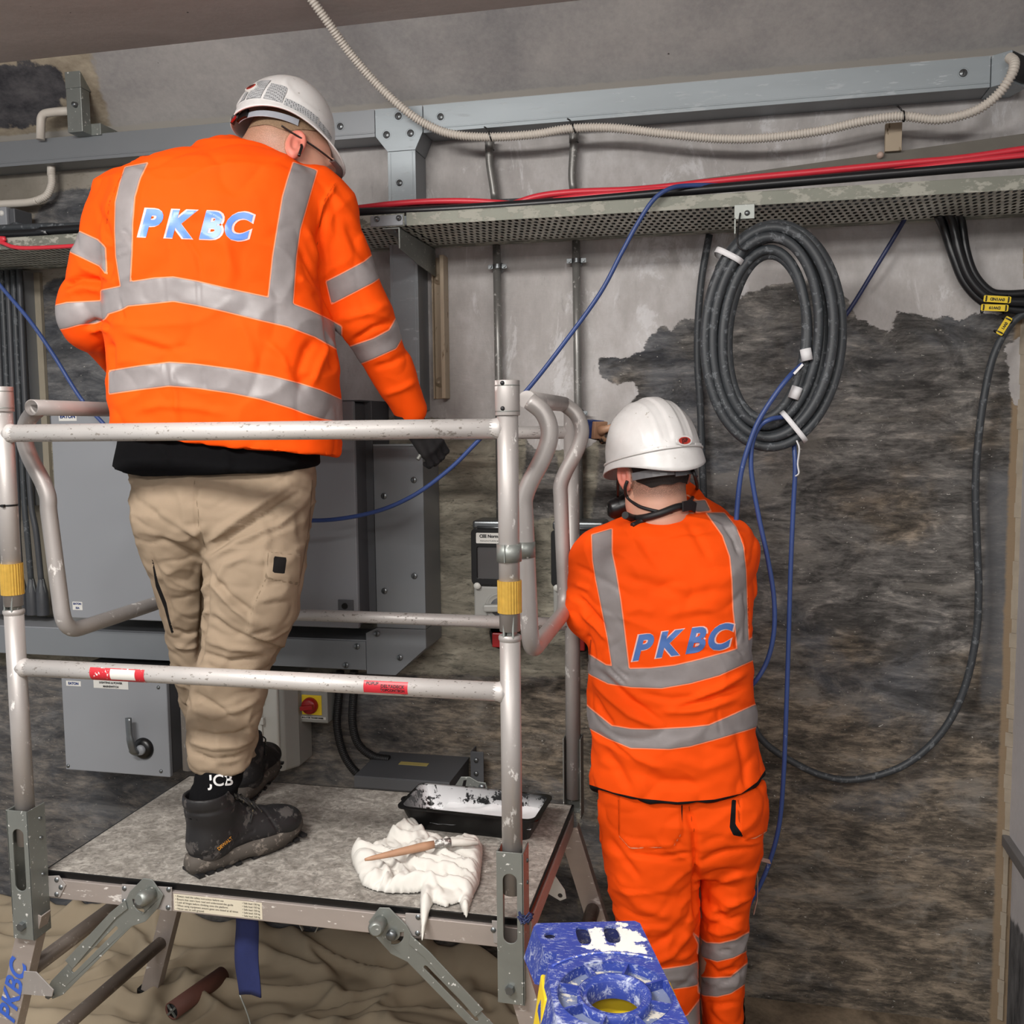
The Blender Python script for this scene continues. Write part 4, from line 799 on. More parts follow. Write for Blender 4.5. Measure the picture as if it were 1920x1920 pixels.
# hinged side gates with outward kink at the top
def gate(x, s_, label, bx):
    yf, yb = 1.905, 2.34; o_ = .052*s_
    def kink(y): return [(x, y, 1.545), (x, y, 1.575), (x+.25*o_, y, 1.61), (x+.72*o_, y, 1.655), (x+o_, y, 1.695), (x+.98*o_, y, 1.725), (x+.72*o_, y, 1.752), (x+.25*o_, y, 1.772)]
    g = part('side_gate', MB().tube(smooth_path(kink(yf)[::-1], 4)[:-1]+fillet([(x, yf, 1.545), (bx, yf, 1.258), (bx, yb, 1.262), (x, yb, 1.545)], .055, 9)+smooth_path(kink(yb), 4)[1:], .0182, 22), 'alu', label=label)
    obj('gate_top_rail', MB().tube([(x+.12*o_, yf-.03 if s_ < 0 else yf+.005, 1.775), (x+.12*o_, yb+.02, 1.775)], .0180, 22, caps=s_ > 0), M['alu'], g).modifiers.new('s', 'SOLIDIFY').thickness = .002
    return g
g1 = gate(-.402, 1, 'right folding side gate', -.392); g2 = gate(-1.512, -1, 'left folding side gate', -1.487)
z_ = at(985, 1030, 1.905).z; obj('clamp', MB().cyl((-.402, 1.905, z_-.016), (-.402, 1.905, z_+.016), .0215, n=24), M['galv'], g1)
# post sockets: galvanised channel with a slotted window
def bracket(x, y, zt, zb, zs1, zs0, s_):
    w_ = .027; sl = rrect(-.014, zs0-zb, .014, zs1-zb, .0135, 6)
    mb = MB().plate([(-w_, 0), (w_, 0), (w_, zt-zb), (-w_, zt-zb)], [sl], (x, y-.026, zb), (1, 0, 0), (0, 0, 1), (0, .003, 0))
    for d in (-1, 1): mb.box((x+d*w_, y-.026, zb+(.05 if d*s_ > 0 else 0)), (x+d*(w_-.003), y+.030, zt))
    br = part('post_socket', mb, 'galv', None, .001)
    obj('bolt', MB().lathe([(0, .010), (.009, .010), (.010, .008), (.010, 0)], (x-.001, y-.026, zb+.032), (0, -1, 0), 6, smooth=False), M['screw'], br)
    for zz in (zt-.03, zt-.075, zt-.16):
        obj('rivet', MB().lathe([(0, .004), (.004, .003), (.005, 0)], (x-s_*(w_), y+.012, zz), (-s_, 0, 0), 12), M['screw'], br)
    return br
bracket(XFR, PF, zf(960, 1588), zf(960, 1868), zf(960, 1628), zf(960, 1756), -1)
bl = bracket(XFL, PF, zf(45, 1512), zf(60, 1750), zf(45, 1546), zf(50, 1660), -1)
for i in range(4): text('DELTADECK SYSTEM'[:9+i], .0042, (XFR-.009+.006*i, PF-.0265, zf(960, 1795)), (0, 0, 1), (-1, 0, 0), M['label'], pod.children[-1] if False else bl, 'stamping') if False else None
mb = MB()
for d in (-1, 1): mb.box((XBR+d*.024, PB-.004, ZD-.04), (XBR+d*.021, PB+.045, at(1070, 1385, PB).z))
mb.box((XBR-.024, PB+.042, ZD-.04), (XBR+.024, PB+.045, at(1070, 1385, PB).z)); part('post_socket', mb, 'galv', None, .001)
# corner plates riveted to the front beam, instruction sticker
def rplate(pts, riv, nm='corner_plate'):
    q = [at(x, y, Y0-.011) for x, y in pts]; pl = part(nm, MB().plate([(p.x, p.z) for p in q], [], (0, Y0-.0115, 0), (1, 0, 0), (0, 0, 1), (0, .003, 0)), 'alu', None, .0008)
    for x, y in riv: r_ = at(x, y, Y0-.0115); obj('rivet', MB().lathe([(0, .003), (.004, .0025), (.006, 0)], (r_.x, Y0-.0115, r_.z), (0, -1, 0), 12), M['screw'], pl)
rplate([(86, 1643), (110, 1642), (123, 1660), (112, 1682), (86, 1680)], [(106, 1650), (114, 1664), (106, 1677)])
rplate([(228, 1658), (322, 1664), (322, 1708), (228, 1698)], [(233, 1666), (233, 1690), (316, 1668), (315, 1702)], 'hinge_plate')
rplate([(760, 1712), (795, 1714), (795, 1757), (762, 1753)], [(784, 1720), (783, 1750)], 'hinge_plate')
rplate([(922, 1726), (945, 1728), (945, 1770), (926, 1768)], [(925, 1744), (938, 1764)])
p, q = at(326, 1682, Y0-.008), at(492, 1716, Y0-.008); st = part('instruction_sticker', MB().box((p.x, Y0-.0086, zr0+.004), (q.x, Y0-.0078, ZD-.020)), plain('yellowed paper label', (206, 198, 178), .6, 0, .12, 14))
hz = (ZD-.020)-(zr0+.004)
for i, l in enumerate(('\u2022 Always read the safety instruction before use', '\u2022 Ensure that users have read and understood the guide', '\u2022 Lock all hinges before climbing onto the platform', '\u2022 When using equipment ensure gates are closed at all times', '\u2022 Never use on soft ground')):
    text(l, .0062, (p.x+.004, Y0-.0086, ZD-.020-hz*(i+.6)/5.2), (1, 0, 0), (0, 0, 1), M['ink'], st, align='LEFT')
for i in range(5): text('\u2022 Safe load 150 kg', .0058, (p.x+(q.x-p.x)*.78, Y0-.0086, ZD-.020-hz*(i+.6)/5.2), (1, 0, 0), (0, 0, 1), M['ink'], st, align='LEFT')
# legs: splayed end frames with rungs
def leg(x, y, s_, label=None, z1=ZD-.075):
    x0 = x+s_*.0; slope = .30; mb = MB(); a_ = V((x0, y, z1)); b_ = V((x0+s_*slope*z1, y, .012)); t_ = (a_-b_).normalized(); n_ = V((0, 1, 0)); c_ = t_.cross(n_).normalized()
    m_ = (a_+b_)/2; L_ = (a_-b_)/2
    mb.obox(m_-n_*.014, L_, c_*.026, n_*.0018)                      # web facing the photographer
    for d in (-1, 1): mb.obox(m_+c_*d*.0245, L_, c_*.0018, n_*.016)
    l = part('leg', mb, side, None, .001, label); obj('rubber_foot', MB().obox(b_+V((0, 0, .01)), c_*.03, n_*.02, V((0, 0, .020))), M['black'], l, .004); return l, a_, b_, t_, c_
lFL, aL, bL, tL, cL = leg(XFL+.012, PF+.004, -1); lFR, aR, bR, tR, cR = leg(XFR+.004, PF+.004, 1); lBL, aBL, bBL, *_ = leg(XBL+.035, PB+.01, -1, z1=zr0); lBR, aBR, bBR, *_ = leg(XBR-.01, PB+.0, 1, z1=zr0)
def on_leg(a_, b_, z_): f = (a_.z-z_)/(a_.z-b_.z); return a_.lerp(b_, f)
for (fa, fb), (ba, bb), zs in (((aL, bL), (aBL, bBL), (at(80, 1838, PF).z, at(318, 1768, PB).z-.0)), ((aR, bR), (aBR, bBR), (at(1110, 1700, PB).z, .22))):
    for z_ in zs: p, q = on_leg(fa, fb, z_), on_leg(ba, bb, z_); part('rung', MB().cyl(p+V((0, .002, 0)), q-V((0, .002, 0)), .0185, n=20), splat('grubby aluminium rung', (120, 110, 102), (150, 142, 134), .5, .3, .6, 20, .05))
me = to_mesh_text('PKBC', .062, .0016, .25); Mx = Matrix((tL, -cL if cL.x > 0 else cL, V((0, -1, 0)))).transposed().to_4x4()
yv = V((0, -1, 0)).cross(tL).normalized(); Mx = Matrix((tL, yv, V((0, -1, 0)))).transposed().to_4x4(); Mx.translation = on_leg(aL, bL, at(22, 1852, PF).z)+V((0, -.0178, 0)); me.transform(Mx); link('painted_letters', me, plain('blue stencil paint', (58, 96, 190), .5, 0, .1, 30), lFL, 'blue painted letters')
me = to_mesh_text('PKBC', .062, .0016, .25); yv = V((0, -1, 0)).cross(tR).normalized(); Mx = Matrix((tR, yv, V((0, -1, 0)))).transposed().to_4x4(); Mx.translation = on_leg(aR, bR, at(990, 1985, PF).z)+V((0, -.0178, 0)); me.transform(Mx); link('painted_letters', me, bpy.data.materials['blue stencil paint'], lFR, 'blue painted letters')
# slotted galvanised braces with their locking heads
def brace(h, e, y, flip, leg_obj):
    """h: head centre px, e: foot px"""
    H_, E_ = at(h[0], h[1], y), at(e[0], e[1], y); ex = (E_-H_); L_ = ex.length; ex.normalize(); ey = V((0, -1, 0)).cross(ex).normalized()*flip
    out = [(-.035, -.020), (-.02, -.036), (.03, -.036), (.075, -.022), (L_-.03, -.020), (L_, -.012), (L_, .012), (L_-.03, .022), (.085, .022), (.05, .036), (.0, .034), (-.03, .022)]
    sl = rrect(.115, -.004, L_-.09, .004, .0035, 3); hk = [(.02+.026*math.cos(a_), .0+.026*math.sin(a_)) for a_ in np.linspace(-.9, .9, 9)]+[(.02+.018*math.cos(a_), .018*math.sin(a_)) for a_ in np.linspace(.9, -.9, 9)]
    b_ = part('brace', MB().plate(out, [sl, hk], H_, ex, ey, (0, .003, 0)), 'galv', None, .001)
    b2 = obj('brace_leaf', MB().plate([(.06, -.012), (.10, -.016), (L_-.10, -.004), (L_-.10, -.030), (.10, -.034), (.05, -.030)], [], H_+V((0, -.004, 0)), ex, ey, (0, .003, 0)), M['galv'], b_, .001)
    kb = obj('lock_knob', MB().tube([H_+V((0, .004, 0))-ex*.012, H_+V((0, -.018, 0))-ex*.012, H_+V((0, -.032, .004))-ex*.010, H_+V((0, -.042, .008))-ex*.006], [.014, .015, .017, .011], 16), M['galv'], b_)
    obj('pivot', MB().lathe([(0, .010), (.009, .010), (.011, .006), (.011, 0)], H_+ex*.022+V((0, -.004, 0)), (0, -1, 0), 16), M['screw'], b_)
    obj('bolt', MB().lathe([(0, .012), (.008, .012), (.009, 0)], E_-ex*.008, (0, -1, 0), 6, smooth=False), M['screw'], b_); return b_
brace((278, 1680), (92, 1866), Y0-.018, 1, lFL); brace((722, 1736), (955, 1975), Y0-.018, -1, lFR)
p = at(60, 1845, PF-.016); part('brace_lug', MB().plate([(-.02, .028), (.012, .030), (.055, -.008), (.050, -.024), (-.03, -.028)], [], p, (1, 0, 0), (0, 0, 1), (0, .003, 0)), 'alu', None, .001)
# rear brace heads seen past the deck
h = at(884, 1470, PB+.03); out = [(-.042, -.05), (-.048, -.01), (-.030, .018), (-.005, .020), (.018, .008), (.040, .006), (.046, -.012), (.044, -.06)]
us = [(-.030, -.02), (-.022, .008), (-.014, .010), (-.018, -.012), (-.008, -.022), (.002, -.018), (.006, -.006), (.014, -.008), (.008, -.028), (-.008, -.034), (-.024, -.030)]
b_ = part('rear_brace_head', MB().plate(out, [us], h, (1, 0, 0), (0, 0, 1), (0, .003, 0)), 'galv', None, .001); obj('bolt', MB().lathe([(0, .008), (.008, .007), (.010, 0)], h+V((.030, 0, -.006)), (0, -1, 0), 14), M['screw'], b_)
h = at(1050, 1668, 2.30); part('hinge_tab', MB().plate([(-.045, .03), (-.035, -.012), (.0, -.030), (.016, -.022), (.012, .0), (-.02, .045)], [circle(.0, -.016, .006, 12)], h, (1, 0, 0), (0, 0, 1), (0, .003, 0)), 'white_plastic', None, .001)
# spring clips under the deck
for dx, px in ((-1, 566), (1, 594)):
    c = at(px, 1742, 1.90); c.z = zr0+.002; P_ = [c+V((0, 0, 0)), c+V((dx*.010, 0, -.006)), c+V((dx*.002, 0, -.014)), c+V((-dx*.004, 0, -.022)), c+V((dx*.004, 0, -.036)), c+V((-dx*.003, 0, -.052))]
    part('spring_clip', MB().tube(smooth_path(P_, 5), .0055, 8, flat=.25), 'galv')
p = at(500, 1690, Y0-.006)
# blue strap with thin wire
xs0, xs1 = at(441, 1800, 1.90).x, at(483, 1800, 1.90).x; zs0 = at(462, 1866, 1.90).z; vs = []; n = 16
for j in range(n+1):
    z_ = zr0+.004+(zs0-zr0-.004)*j/n
    for i in range(5): vs.append((xs0+(xs1-xs0)*i/4+.003*math.sin(j*.5)+.004*j/n, 1.90+.004*math.sin(i*1.3+j*.35)+.003, z_))
mb = MB().add(vs, [(j*5+i, j*5+i+1, (j+1)*5+i+1, (j+1)*5+i) for j in range(n) for i in range(4)], True)
t = thing('webbing_strap', 'navy blue webbing strap hanging under the front edge of the platform', 'strap', (xs0, 1.90, zs0))
obj('webbing', mb, plain('navy webbing', (26, 36, 84), .8, 0, .2, 60, .2), t).modifiers.new('s', 'SOLIDIFY').thickness = .003
obj('wire', MB().tube(smooth_path([(xs0+.008, 1.90, zs0), (xs0+.03, 1.90, zs0-.06), (xs0+.038, 1.905, zs0-.14), (xs0+.036, 1.905, zs0-.25), (xs0+.04, 1.905, zs0-.45), (xs0+.04, 1.905, .03)], 6), .0018, 6), M['galv'], t)
c = at(985, 1721, PF-.03); tag(obj('string_knot', MB().tube([c+V((.014*math.cos(i*1.1), .010*math.sin(i*1.7), .009*math.sin(i*2.3))) for i in range(26)], .002, 6), M['blue_dark']), 'knot of blue string tied at the bottom of the right corner post', 'string')
# ------------------------------------------------------------------ things lying on the deck
# paint scuttle (black plastic) with white paint
A = [atz(752, 1548, ZD), atz(1012, 1577, ZD), atz(1024, 1520, ZD), atz(772, 1498, ZD)]
HT_ = .060; c = sum(A, V())/4; ex = (A[1]-A[0]).normalized(); ey = V((-ex.y, ex.x, 0)); lx, ly = .176, .082
c = (atz(888, 1552, ZD)+V((0, .022, 0)))
t = thing('paint_tray', 'black plastic paint tray half full of wet white paint', 'paint tray', c)
def tub(lx, ly, z0, z1, tap, th):
    mb = MB(); n = 6; vs = []; rings = []
    for (a_, b_, z_) in ((lx-tap, ly-tap, z0), (lx, ly, z1), (lx+.006, ly+.006, z1), (lx+.006, ly+.006, z1-.006), (lx+.001, ly+.001, z1-.006), (lx-tap+.001, ly-tap+.001, z0-.001)): rings.append([c+ex*x+ey*y+V((0, 0, z_)) for x, y in rrect(-a_, -b_, a_, b_, .02, n)])
    m_ = len(rings[0]); return rings, m_
rings = []
for a_, b_, z_ in ((lx-.022, ly-.018, .0), (lx-.002, ly-.002, HT_-.004), (lx+.006, ly+.006, HT_-.004), (lx+.006, ly+.006, HT_), (lx-.005, ly-.005, HT_), (lx-.024, ly-.020, .004)):
    rings.append([c+ex*x+ey*y+V((0, 0, z_+.001)) for x, y in rrect(-a_, -b_, a_, b_, .022, 6)])
m_ = len(rings[0]); mb = MB(); mb.add([p for r in rings for p in r], [(i*m_+k, i*m_+(k+1) % m_, (i+1)*m_+(k+1) % m_, (i+1)*m_+k) for i in range(5) for k in range(m_)]+[list(range(m_))[::-1], [5*m_+k for k in range(m_)]])
def tub_mat():
    tt = NT('black plastic with dried white paint'); v = tt.coords(); n_ = tt.noise(26, 6, v, .75); sx = tt.new('ShaderNodeSeparateXYZ'); tt.l(v, sx.inputs[0])
    inside = tt.attr('inner'); f = tt.math('MULTIPLY', tt.step(n_, .47, .50), inside); tt.set(tt.mix(f, lin((14, 14, 15)), lin((232, 232, 234))), .3); return tt.m
o_ = obj('tub', mb, tub_mat(), t, weld=False); vals = []
for i in range(6):
    for k in range(m_): vals.append(1.0 if i == 5 and (rings[5][k]-c).dot(ey) > 0 else (.6 if i == 4 and (rings[4][k]-c).dot(ey) > 0 and (rings[4][k]-c).dot(ex) < .13 else 0.0))
add_attr(o_.data, 'inner', vals)
mb = MB(); N1, N2 = 46, 20
for j in range(N2):
    for i in range(N1):
        u, v_ = i/(N1-1)*2-1, j/(N2-1)*2-1; x = u*(lx-.014); y = v_*(ly-.011); dist = (u+1)/2
        z_ = .018+.014*dist+.003*noise.noise(V((x*30, y*40, 2)))+(.006*max(0, noise.noise(V((x*22, y*60, 5)))) if u < .2 else 0)
        z_ = z_ if u > -.62 else z_-.02*(-.62-u)/.38; mb.v.append(c+ex*x+ey*y+V((0, 0, z_)))
mb.f = [(j*N1+i, j*N1+i+1, (j+1)*N1+i+1, (j+1)*N1+i) for j in range(N2-1) for i in range(N1-1) if not (i < 9)]; mb.sm = [True]*len(mb.f); mb.mi = [0]*len(mb.f)
obj('white_paint', mb, M['paint'], t, weld=False)
q = c-ex*(lx+.012)+V((0, 0, .048)); obj('lug', MB().tube(smooth_path([q+ex*.010+ey*.012, q-ex*.006+ey*.010, q-ex*.010, q-ex*.006-ey*.010, q+ex*.010-ey*.012], 5), .0035, 8), M['black'], t)
# crumpled white rag and a thin brush on it
rag_px = [(658, 1605), (672, 1592), (690, 1600), (705, 1592), (735, 1572), (768, 1546), (782, 1550), (806, 1578), (830, 1582), (858, 1584), (885, 1580), (904, 1584), (904, 1606), (900, 1640), (898, 1656), (886, 1682), (876, 1712), (866, 1706), (862, 1690), (835, 1700), (812, 1692), (790, 1722), (788, 1690), (790, 1672), (768, 1674), (730, 1674), (700, 1668), (680, 1660), (672, 1640), (662, 1622)]
rp = [(p.x, p.y) for p in (atz(x, y-6, ZD+.012) for x, y in rag_px)]
xs, ys = [p[0] for p in rp], [p[1] for p in rp]; hgr = .0035; gx = np.arange(min(xs)-hgr, max(xs)+2*hgr, hgr); gy = np.arange(min(ys)-hgr, max(ys)+2*hgr, hgr); GX, GY = np.meshgrid(gx, gy); Pg = np.stack([GX.ravel(), GY.ravel()], 1); sd = poly_sd(Pg, rp)
rpa = np.array(rp)
def snap(p):
    best = None
    for i in range(len(rpa)):
        a, b = rpa[i], rpa[(i+1) % len(rpa)]; e = b-a; t_ = min(1, max(0, (p-a)@e/(e@e))); q = a+e*t_; d = np.hypot(*(p-q))
        if best is None or d < best[0]: best = (d, q)
    return best[1]
mb = MB(); idx = {}
for k, (x, y) in enumerate(Pg):
    if sd[k] > -hgr*.6:
        a_ = noise.noise(V((x*7, y*9, 1))); n1 = abs(noise.noise(V((x*11+a_*2.5+y*6, y*12, 3)))); n2 = abs(noise.noise(V((x*24+y*14, y*26+n1*4, 8)))); e = min(1, max(0, sd[k]/.016))
        z_ = ZD+.003+e**.5*(.010+.022*max(0, a_+.25)+max(0, .5-n1*2.0)*.042+max(0, .4-n2*1.5)*.020)
        if sd[k] < hgr*.75: x, y = snap(np.array((x, y))); z_ = ZD+.003
        if y < Y0+.004: z_ = z_-(Y0+.004-y)*1.0; y_ = y
        idx[k] = len(mb.v); mb.v.append(V((x, y, z_)))
W_ = len(gx)
for k in idx:
    if k+1 in idx and k+W_ in idx and k+W_+1 in idx and (k % W_) < W_-1: mb.f.append((idx[k], idx[k+1], idx[k+W_+1], idx[k+W_])); mb.sm.append(True); mb.mi.append(0)
par = list(range(len(mb.v)))
def root_(a):
    while par[a] != a: par[a] = par[par[a]]; a = par[a]
    return a
for f_ in mb.f:
    for q_ in f_[1:]: par[root_(q_)] = root_(f_[0])
cnt_ = {}
for f_ in mb.f: cnt_[root_(f_[0])] = cnt_.get(root_(f_[0]), 0)+1
big_ = max(cnt_, key=cnt_.get); mb.f = [f_ for f_ in mb.f if root_(f_[0]) == big_]; used = sorted({i for f_ in mb.f for i in f_}); re_ = {a: b for b, a in enumerate(used)}
mb.v = [mb.v[i] for i in used]; mb.f = [tuple(re_[i] for i in f_) for f_ in mb.f]; mb.sm = [True]*len(mb.f); mb.mi = [0]*len(mb.f)
o_ = obj('rag', mb, plain('white cotton rag', (214, 211, 204), .85, 0, .03, 60, .15), weld=False); s_ = o_.modifiers.new('s', 'SOLIDIFY'); s_.thickness = .002; s_.offset = 1; sm_ = o_.modifiers.new('m', 'SMOOTH'); sm_.factor = .5; sm_.iterations = 2
tag(o_, 'crumpled white rag draped at the front edge of the platform', 'rag')
t = thing('paint_brush', 'thin paint brush with worn wooden handle lying on the white rag', 'paint brush', atz(790, 1590, ZD+.06))
a_, b_ = atz(684, 1612, ZD+.055), atz(814, 1583, ZD+.060); d = (b_-a_).normalized()
obj('handle', MB().tube([a_, a_.lerp(b_, .1), a_.lerp(b_, .5), a_.lerp(b_, .85), b_], [.003, .0052, .0085, .0100, .0085], 14), M['wood'], t)
e_ = atz(845, 1579, ZD+.060); obj('ferrule', MB().tube([b_, b_.lerp(e_, .5), e_], [.0092, .0100, .0098], 14), splat('painty metal ferrule', (150, 146, 142), (228, 226, 222), .4, .6, .5, 80), t)
g_ = atz(897, 1580, ZD+.058); obj('bristles', MB().tube([e_, e_.lerp(g_, .5), g_], [.0092, .0082, .0045], 14), plain('paint clogged bristles', (206, 200, 192), .7, 0, .15, 60), t)
# ------------------------------------------------------------------ stepladder top (blue cap, yellow stiles)
ZS = .95; c = atz(1152, 1862, ZS); fl, fr2_ = atz(1001, 1733, ZS), atz(1200, 1727, ZS); nr = atz(1291, 1916, ZS); ex = (fr2_-fl).normalized(); ey = (nr-fr2_); ey = (ey-ex*ey.dot(ex)).normalized(); nl = atz(1044, 1916, ZS)
t = thing('stepladder', 'blue topped yellow stepladder spattered with white paint in front of the shorter worker', 'stepladder', (c.x, c.y, 0))
def L2(p): q = p-c; return (q.dot(ex), q.dot(ey))
def l2(px, py): return L2(atz(px, py, ZS))
ey_r = (nr-fr2_).normalized(); ext = fr2_+ey_r*.36; extl = atz(1044, 1916, ZS)+(atz(1044, 1916, ZS)-atz(1027, 1826, ZS)).normalized()*.16
outer = [l2(1006, 1731), l2(1190, 1726.5), l2(1200, 1731), L2(ext), L2(extl), l2(1044, 1916), l2(1034, 1865), l2(1026, 1828), l2(1030, 1805), l2(1045, 1799), l2(1046, 1787), l2(1030, 1778), l2(1018, 1782), l2(1012, 1790), l2(1000, 1772)]
outer = [l2(1006, 1731), l2(1190, 1726.5), l2(1200, 1731), L2(ext), L2(extl), l2(1044, 1916), l2(1034, 1865), l2(1026, 1828), l2(1028, 1806), l2(1044, 1798), l2(1044, 1788), l2(1020, 1782), l2(1000, 1738)]
def pxrect(x0, y0, x1, y1, r=.5, sh=0): return [l2(x+sh*(y-y0), y) for x, y in [((x0+x1)/2+(x1-x0)/2*math.copysign(abs(math.cos(a_))**r, math.cos(a_)), (y0+y1)/2+(y1-y0)/2*math.copysign(abs(math.sin(a_))**r, math.sin(a_))) for a_ in np.linspace(0, 2*math.pi, 20, endpoint=False)]]
R_ = .078; R2_ = .051; R3_ = .037
holes = [pxrect(1077, 1738, 1103, 1770, .6, .25), pxrect(1129, 1736, 1158, 1768, .6, .25), pxrect(1020, 1748, 1042, 1760, 1), circle(0, 0, R_, 40)]
def step_mat():
    tt = NT('scuffed blue plastic'); v = tt.coords(); a_ = tt.noise(30, 8, tt.coords((1, 1, 1), (0, 0, .5)), .8, .5); b_ = tt.noise(140, 4, tt.coords((.5, 2, 1)), .7); f = tt.math('MAXIMUM', tt.math('MULTIPLY', tt.step(a_, .53, .66), .85), tt.math('MULTIPLY', tt.step(b_, .55, .66), .5))
    base = tt.mix(tt.noise(8, 4, v), lin((38, 54, 128)), lin((56, 76, 160)))
    col = tt.mix(f, base, lin((196, 204, 222)))
    sp = tt.step(tt.math('ADD', tt.attr('splash'), tt.math('MULTIPLY', tt.math('SUBTRACT', tt.noise(60, 5, v, .7), .5), .04)), -.001, .001); col = tt.mix(sp, col, lin((232, 230, 224)))
    tt.set(col, .45, 0, .4); tt.bump(tt.math('ADD', f, tt.math('MULTIPLY', sp, 1.5)), .25, .002); return tt.m
def splash_attr(o_):
    me = o_.data; P_ = np.array([(((o_.matrix_basis @ v.co)-c).dot(ex), ((v.co)-c).dot(ey)) for v in me.vertices])
    polys = [[l2(*q) for q in l] for l in ([(1104, 1742), (1128, 1740), (1134, 1760), (1140, 1772), (1150, 1774), (1160, 1755), (1152, 1738), (1180, 1742), (1206, 1756), (1212, 1764), (1190, 1768), (1216, 1776), (1204, 1786), (1170, 1782), (1130, 1784), (1100, 1778), (1090, 1774), (1108, 1770)], [(1160, 1728), (1180, 1728), (1176, 1736), (1158, 1734)])]
    add_attr(me, 'splash', sd_many(P_, polys))
M['step'] = step_mat()
# dense top so that the splash has a crisp outline
bm = bmesh.new(); mb = MB().plate(outer, holes, V((c.x, c.y, ZS-.004)), ex, ey, (0, 0, .004)); me = bpy.data.meshes.new('cap'); me.from_pydata([tuple(v) for v in mb.v], [], mb.f)
bm.from_mesh(me); bmesh.ops.remove_doubles(bm, verts=bm.verts, dist=1e-6); bmesh.ops.recalc_face_normals(bm, faces=bm.faces)
for _ in range(6):
    es = [e for e in bm.edges if e.calc_length() > .007]
    if not es: break
    bmesh.ops.subdivide_edges(bm, edges=es, cuts=1); bmesh.ops.triangulate(bm, faces=bm.faces)
bm.to_mesh(me); bm.free(); cap = link('cap', me, M['step'], t); splash_attr(cap)
mb = MB(); n = len(outer); a3 = [V((c.x, c.y, ZS-.001))+ex*x+ey*y for x, y in outer]; cc = V((.01, .02, 0))
b3_ = [V((c.x, c.y, ZS-.055))+ex*(x*1.09-.006)+ey*(y*1.05) for x, y in outer]
mb.add(a3+b3_, [(k, (k+1) % n, n+(k+1) % n, n+k) for k in range(n)]); o_ = obj('skirt', mb, M['step'], t); add_attr(o_.data, 'splash', [-.1]*len(o_.data.vertices)); o_.modifiers.new('s', 'SOLIDIFY').thickness = .003
o3 = V((c.x, c.y, ZS))
mb = MB().lathe([(R_+.001, .0005), (R_, -.002), (R_-.001, -.014)], o3, (0, 0, 1), 40); mb.lathe([(R2_, -.014), (R2_, -.001), (R2_-.003, .0), (R2_-.006, -.002), (R3_+.006, -.006), (R3_+.002, -.004), (R3_, -.006), (R3_-.001, -.030)], o3, (0, 0, 1), 40)
for k in range(8):
    a_ = math.radians(22+45*k); d = ex*math.cos(a_)+ey*math.sin(a_); mb.obox(o3+d*(R_+R2_)/2+V((0, 0, -.007)), d*(R_-R2_)/2, V((-d.y, d.x, 0))*.0018, V((0, 0, .0065)))
rr_ = obj('ring_recess', mb, M['step'], cap); add_attr(rr_.data, 'splash', [-.1]*len(rr_.data.vertices))
mb = MB().lathe([(R_, -.0135), (R3_, -.0135)], o3, (0, 0, 1), 40); obj('recess_floor', mb, splat('plaster caked recess', (112, 122, 150), (196, 190, 176), .7, 0, .52, 40, .3), cap)
rr = [(.112*math.cos(a_), .112*math.sin(a_)) for a_ in np.linspace(math.radians(190), math.radians(350), 60)]; rr = [q_ for q_, s_ in zip(rr, poly_sd(np.array([(x, y*.95+.006) for x, y in rr]), outer)) if s_ > .004]
mb = MB().tube([o3+ex*x+ey*(y*.95+.006)+V((0, 0, .0008)) for x, y in rr], .0022, 8, flat=.5); obj('raised_arc', mb, splat('scuffed blue plastic lip', (70, 90, 180), (214, 214, 212), .45, 0, .50, 50), cap)
# stiles and back plate in yellow
dl = V((-.30, -.0, -1)).normalized()
for (px, py), lb in (((1032, 1850), 'left'), ((1250, 1860), 'right')):
    p = atz(px, py, ZS-.02); s_ = -1 if lb == 'left' else 1; q = V((p.x+s_*.13, p.y-.10, .01)); st = obj('stile', MB().beam(p, q, .022, .07, up=tuple(ey)), M['yellow'], t, .003); 
    for z0_ in (.03,): obj('rubber_foot', MB().obox(q+V((0, 0, .015)), ex*.02, ey*.045, V((0, 0, .014))), M['black'], st, .004)
for (px, py), s_ in (((1040, 1770), -1), ((1185, 1765), 1)):
    p = atz(px, py, ZS-.06); q = V((p.x+s_*.10, p.y+.16, .01)); obj('rear_leg', MB().beam(p, q, .02, .04, up=tuple(ey)), M['yellow'], t, .003)
obj('back_plate', MB().obox(o3+V((0, 0, -.058)), ex*.075, ey*.09, V((0, 0, .003))), M['yellow'], t, .002)
for z_, f in ((.70, .23), (.45, .47), (.20, .71)):
    p = atz(1032, 1850, ZS-.02).lerp(V((atz(1032, 1850, ZS-.02).x-.13, atz(1032, 1850, ZS-.02).y-.10, .01)), f+.03); q = atz(1250, 1860, ZS-.02); q = q.lerp(V((q.x+.13, q.y-.10, .01)), f+.03); obj('tread', MB().beam(p, q, .08, .018), M['yellow'], t, .003)
